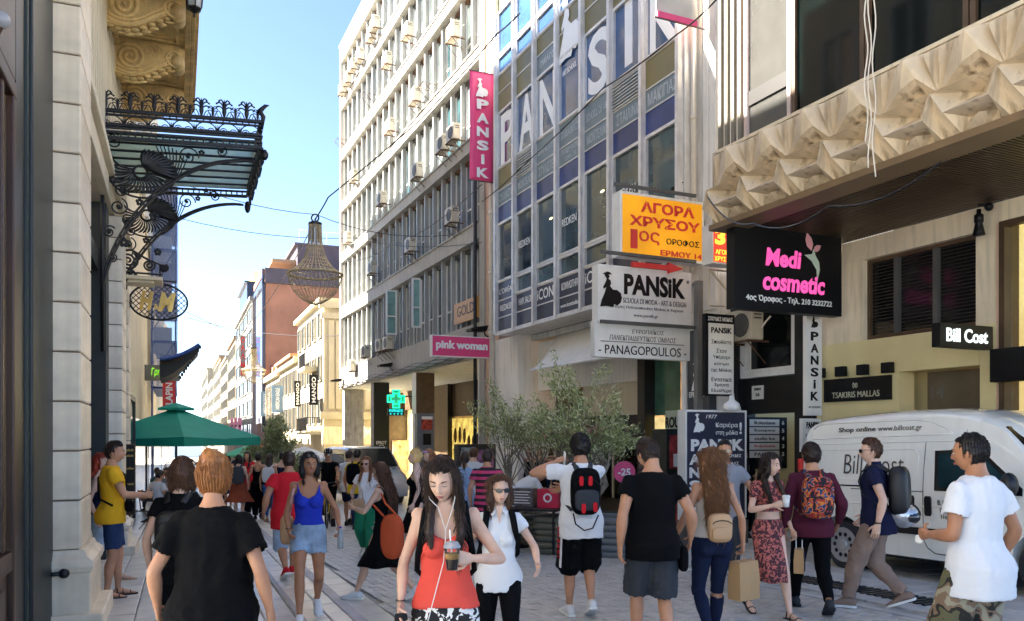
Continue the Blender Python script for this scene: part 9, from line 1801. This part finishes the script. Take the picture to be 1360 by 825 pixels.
for q, lb in((s1, 'dark folding chair with black fabric back under the man in pale grey'), (s2, 'folding chair under the man resting his hand on his face'), (s3, 'folding chair of the small person in mint')):
 r=thing('folding_chair', q.M, lb, 'chair', 'folding cafe chairs');Mq=q.M
 obj('seat', rbox((0, .0, .40), (.21, .2, .02), .4, 16, 6), k_bleather, Mq, r, smooth=True);bk=MB();bk.add([(-.2, -.22, .62), (.2, -.22, .62), (.2, -.27, .86), (-.2, -.27, .86), (0, -.26, .62), (0, -.31, .86)], [(0, 4, 5, 3), (4, 1, 2, 5)]);b_=obj('backrest', bk, k_bleather, Mq, r);sm_=b_.modifiers.new('s', 'SOLIDIFY');sm_.thickness=.012
 for sg in(-1, 1):
  obj('leg', MB().tube([(sg*.22, -.27, .88), (sg*.22, -.2, .45), (sg*.22, .22, .0)], .013, 6), m_wood, Mq, r);obj('leg', MB().tube([(sg*.2, .2, .42), (sg*.2, -.26, .0)], .013, 6), m_wood, Mq, r)
tb=gpt(216, 19.6);r=thing('cafe_table', Matrix.Translation(tb), 'small round cafe table between the seated men under the green umbrella', 'table');obj('table_top', MB().lathe([(.001, .70), (.33, .70), (.33, .73), (.001, .731)], tuple(tb), 20), m_wood, None, r, tuple(tb));obj('leg', MB().lathe([(.22, 0), (.22, .02), (.03, .04), (.03, .70)], tuple(tb), 12), m_black, None, r, tuple(tb))
# shoppers inside the recess and women behind the first floor window
for i, (x_, Y_, rz_, sx, hr, tp, lb)in enumerate(((703, 25.6, 160, 'f', 'dark', k_black, 'dark haired woman in black inside the shop recess, left of the blonde'), (716, 25.0, 195, 'f', 'blonde', k_black, 'blonde woman in black dress standing inside the shop recess'), (732, 25.4, 10, 'f', 'brown', k_khaki, 'woman in beige top and jeans facing the shop display'), (742, 26.5, 30, 'm', 'dark', k_lblue, 'man in pale blue shirt deep in the shop recess'))):
 person(lb, x_, Y_, rz_, 1.68, sx, 1., .1, 0, (0, 0), 'light', ('bob' if sx=='f' else 'short', hr), ('tank' if tp is k_black else 'tee', tp), ('skirt' if tp is k_black else 'jeans', tp if tp is k_black else k_denim, W_(len=.4)if tp is k_black else W_()), ('shoe', None), ((.02, .15, .0)if i<2 else None, None), 2, dz=.08)
for i, (x_, rz_, tp, lb)in enumerate(((676.5, 185, k_lblue, 'woman in denim blue shirt standing behind the leftmost upper window'), (694, 160, k_black, 'woman in dark clothes behind the second upper window'))):
 t_=RF.t(x_, .42);P0=RF.p(t_, .42, 0);person(lb, x_, P0 .y, rz_-18, 1.66, 'f', 1., .05, 0, (0, 5), 'light', ('long', ('dark', 'blonde')[i], W_(len=.2, front=1)), ('tee', tp, W_(sleeve=1.8)), ('jeans', k_denim), ('shoe', None), ((-.05, .16, -.28), (-.05, .17, -.26)), 2, dz=6.02-ground(P0 .x, P0 .y))
# cyclist
cy_=person('cyclist in black jersey and helmet riding toward the camera', 437, 18.6, 188, 1.76, 'm', 1.04, 0, 24, (0, -16), 'tan', ('none', None), ('tee', k_black, W_(loose=.012, sleeve=.5)), ('leggings', k_black, W_(len=1.0)), ('shoe', m_ink), ((.06, .42, -.33), (.06, .42, -.33)), 1, legs=((-.1, .12, .16), (.1, .16, .48)), seat=.96, face='shades', curl=(1, 1))
simple(cy_, 'helmet', MB().loft([[tuple(cy_.Hc+cy_.Rh@V3(.095*s*math.cos(a), .13*s*math.sin(a)-.005, z))for a in np.linspace(0, 2*math.pi, 16, endpoint=False)]for s, z in((1, .03), (1.03, .06), (.92, .11), (.6, .145), (.05, .155))]), m_ink, smooth=True)
hv_=MB()
for a in(-.05, 0, .05):hv_.tube([tuple(cy_.Hc+cy_.Rh@V3(a, .125-.06*u, .06+.085*math.sin(u*1.6)))for u in np.linspace(0, 1, 6)], .006, 4)
simple(cy_, 'helmet_rib', hv_, m_signw)
Mb_=cy_.M;bk=thing('bicycle', Mb_, 'black and yellow bicycle ridden toward the camera by the cyclist', 'bicycle')
def bring(c, r, w, n=28):return[(c[0], c[1]+r*math.cos(a), c[2]+r*math.sin(a))for a in np.linspace(0, 6.2832, n, endpoint=False)]
for yw in(.62, -.42):
 wl_=obj('wheel', MB().tube(bring((0, yw, .34), .325, 0), .022, 6, closed=True), m_black, Mb_, bk, smooth=True);sp_=MB().lathe([(.02, -.03), (.02, .03)], (0, 0, 0), 8);sp_.v=[(p_[2], yw+p_[0], .34+p_[1])for p_ in sp_.v]
 for i in range(14):a=i*.4488;sp_.tube([(0, yw, .34), (0, yw+.31*math.cos(a), .34+.31*math.sin(a))], .002, 3)
 obj('spokes', sp_, m_alu, Mb_, wl_)
myb=mat('yellow_frame_paint', (.75, .45, .02), .35)
obj('frame', MB().tube([(0, .42, .86), (0, .05, .28), (0, -.14, .84), (0, .40, .78)], .02, 6).tube([(0, .05, .28), (0, -.42, .34), (0, -.12, .74)], .012, 6), m_black, Mb_, bk, smooth=True)
for sg in(-1, 1):obj('fork_blade', MB().tube([(sg*.045, .45, .74), (sg*.05, .58, .45), (sg*.04, .62, .34)], .013, 6), myb, Mb_, bk, smooth=True)
obj('handlebar', MB().tube([(-.30, .42, 1.0), (-.2, .46, 1.02), (0, .46, 1.0), (.2, .46, 1.02), (.30, .42, 1.0)], .013, 6).tube([(0, .46, 1.0), (0, .42, .82)], .016, 6), m_black, Mb_, bk, smooth=True)
obj('saddle', rbox((0, -.16, .88), (.06, .13, .025), .7, 14, 8), m_black, Mb_, bk, smooth=True)
for sg in(-1, 1):obj('pedal', MB().box(sg*.07, sg*.16, .05+sg*.1, .13+sg*.1, (.28+sg*.13)-.01, (.28+sg*.13)+.01), m_black, Mb_, bk)
flush()
bpy.data.scenes.remove(TMP)
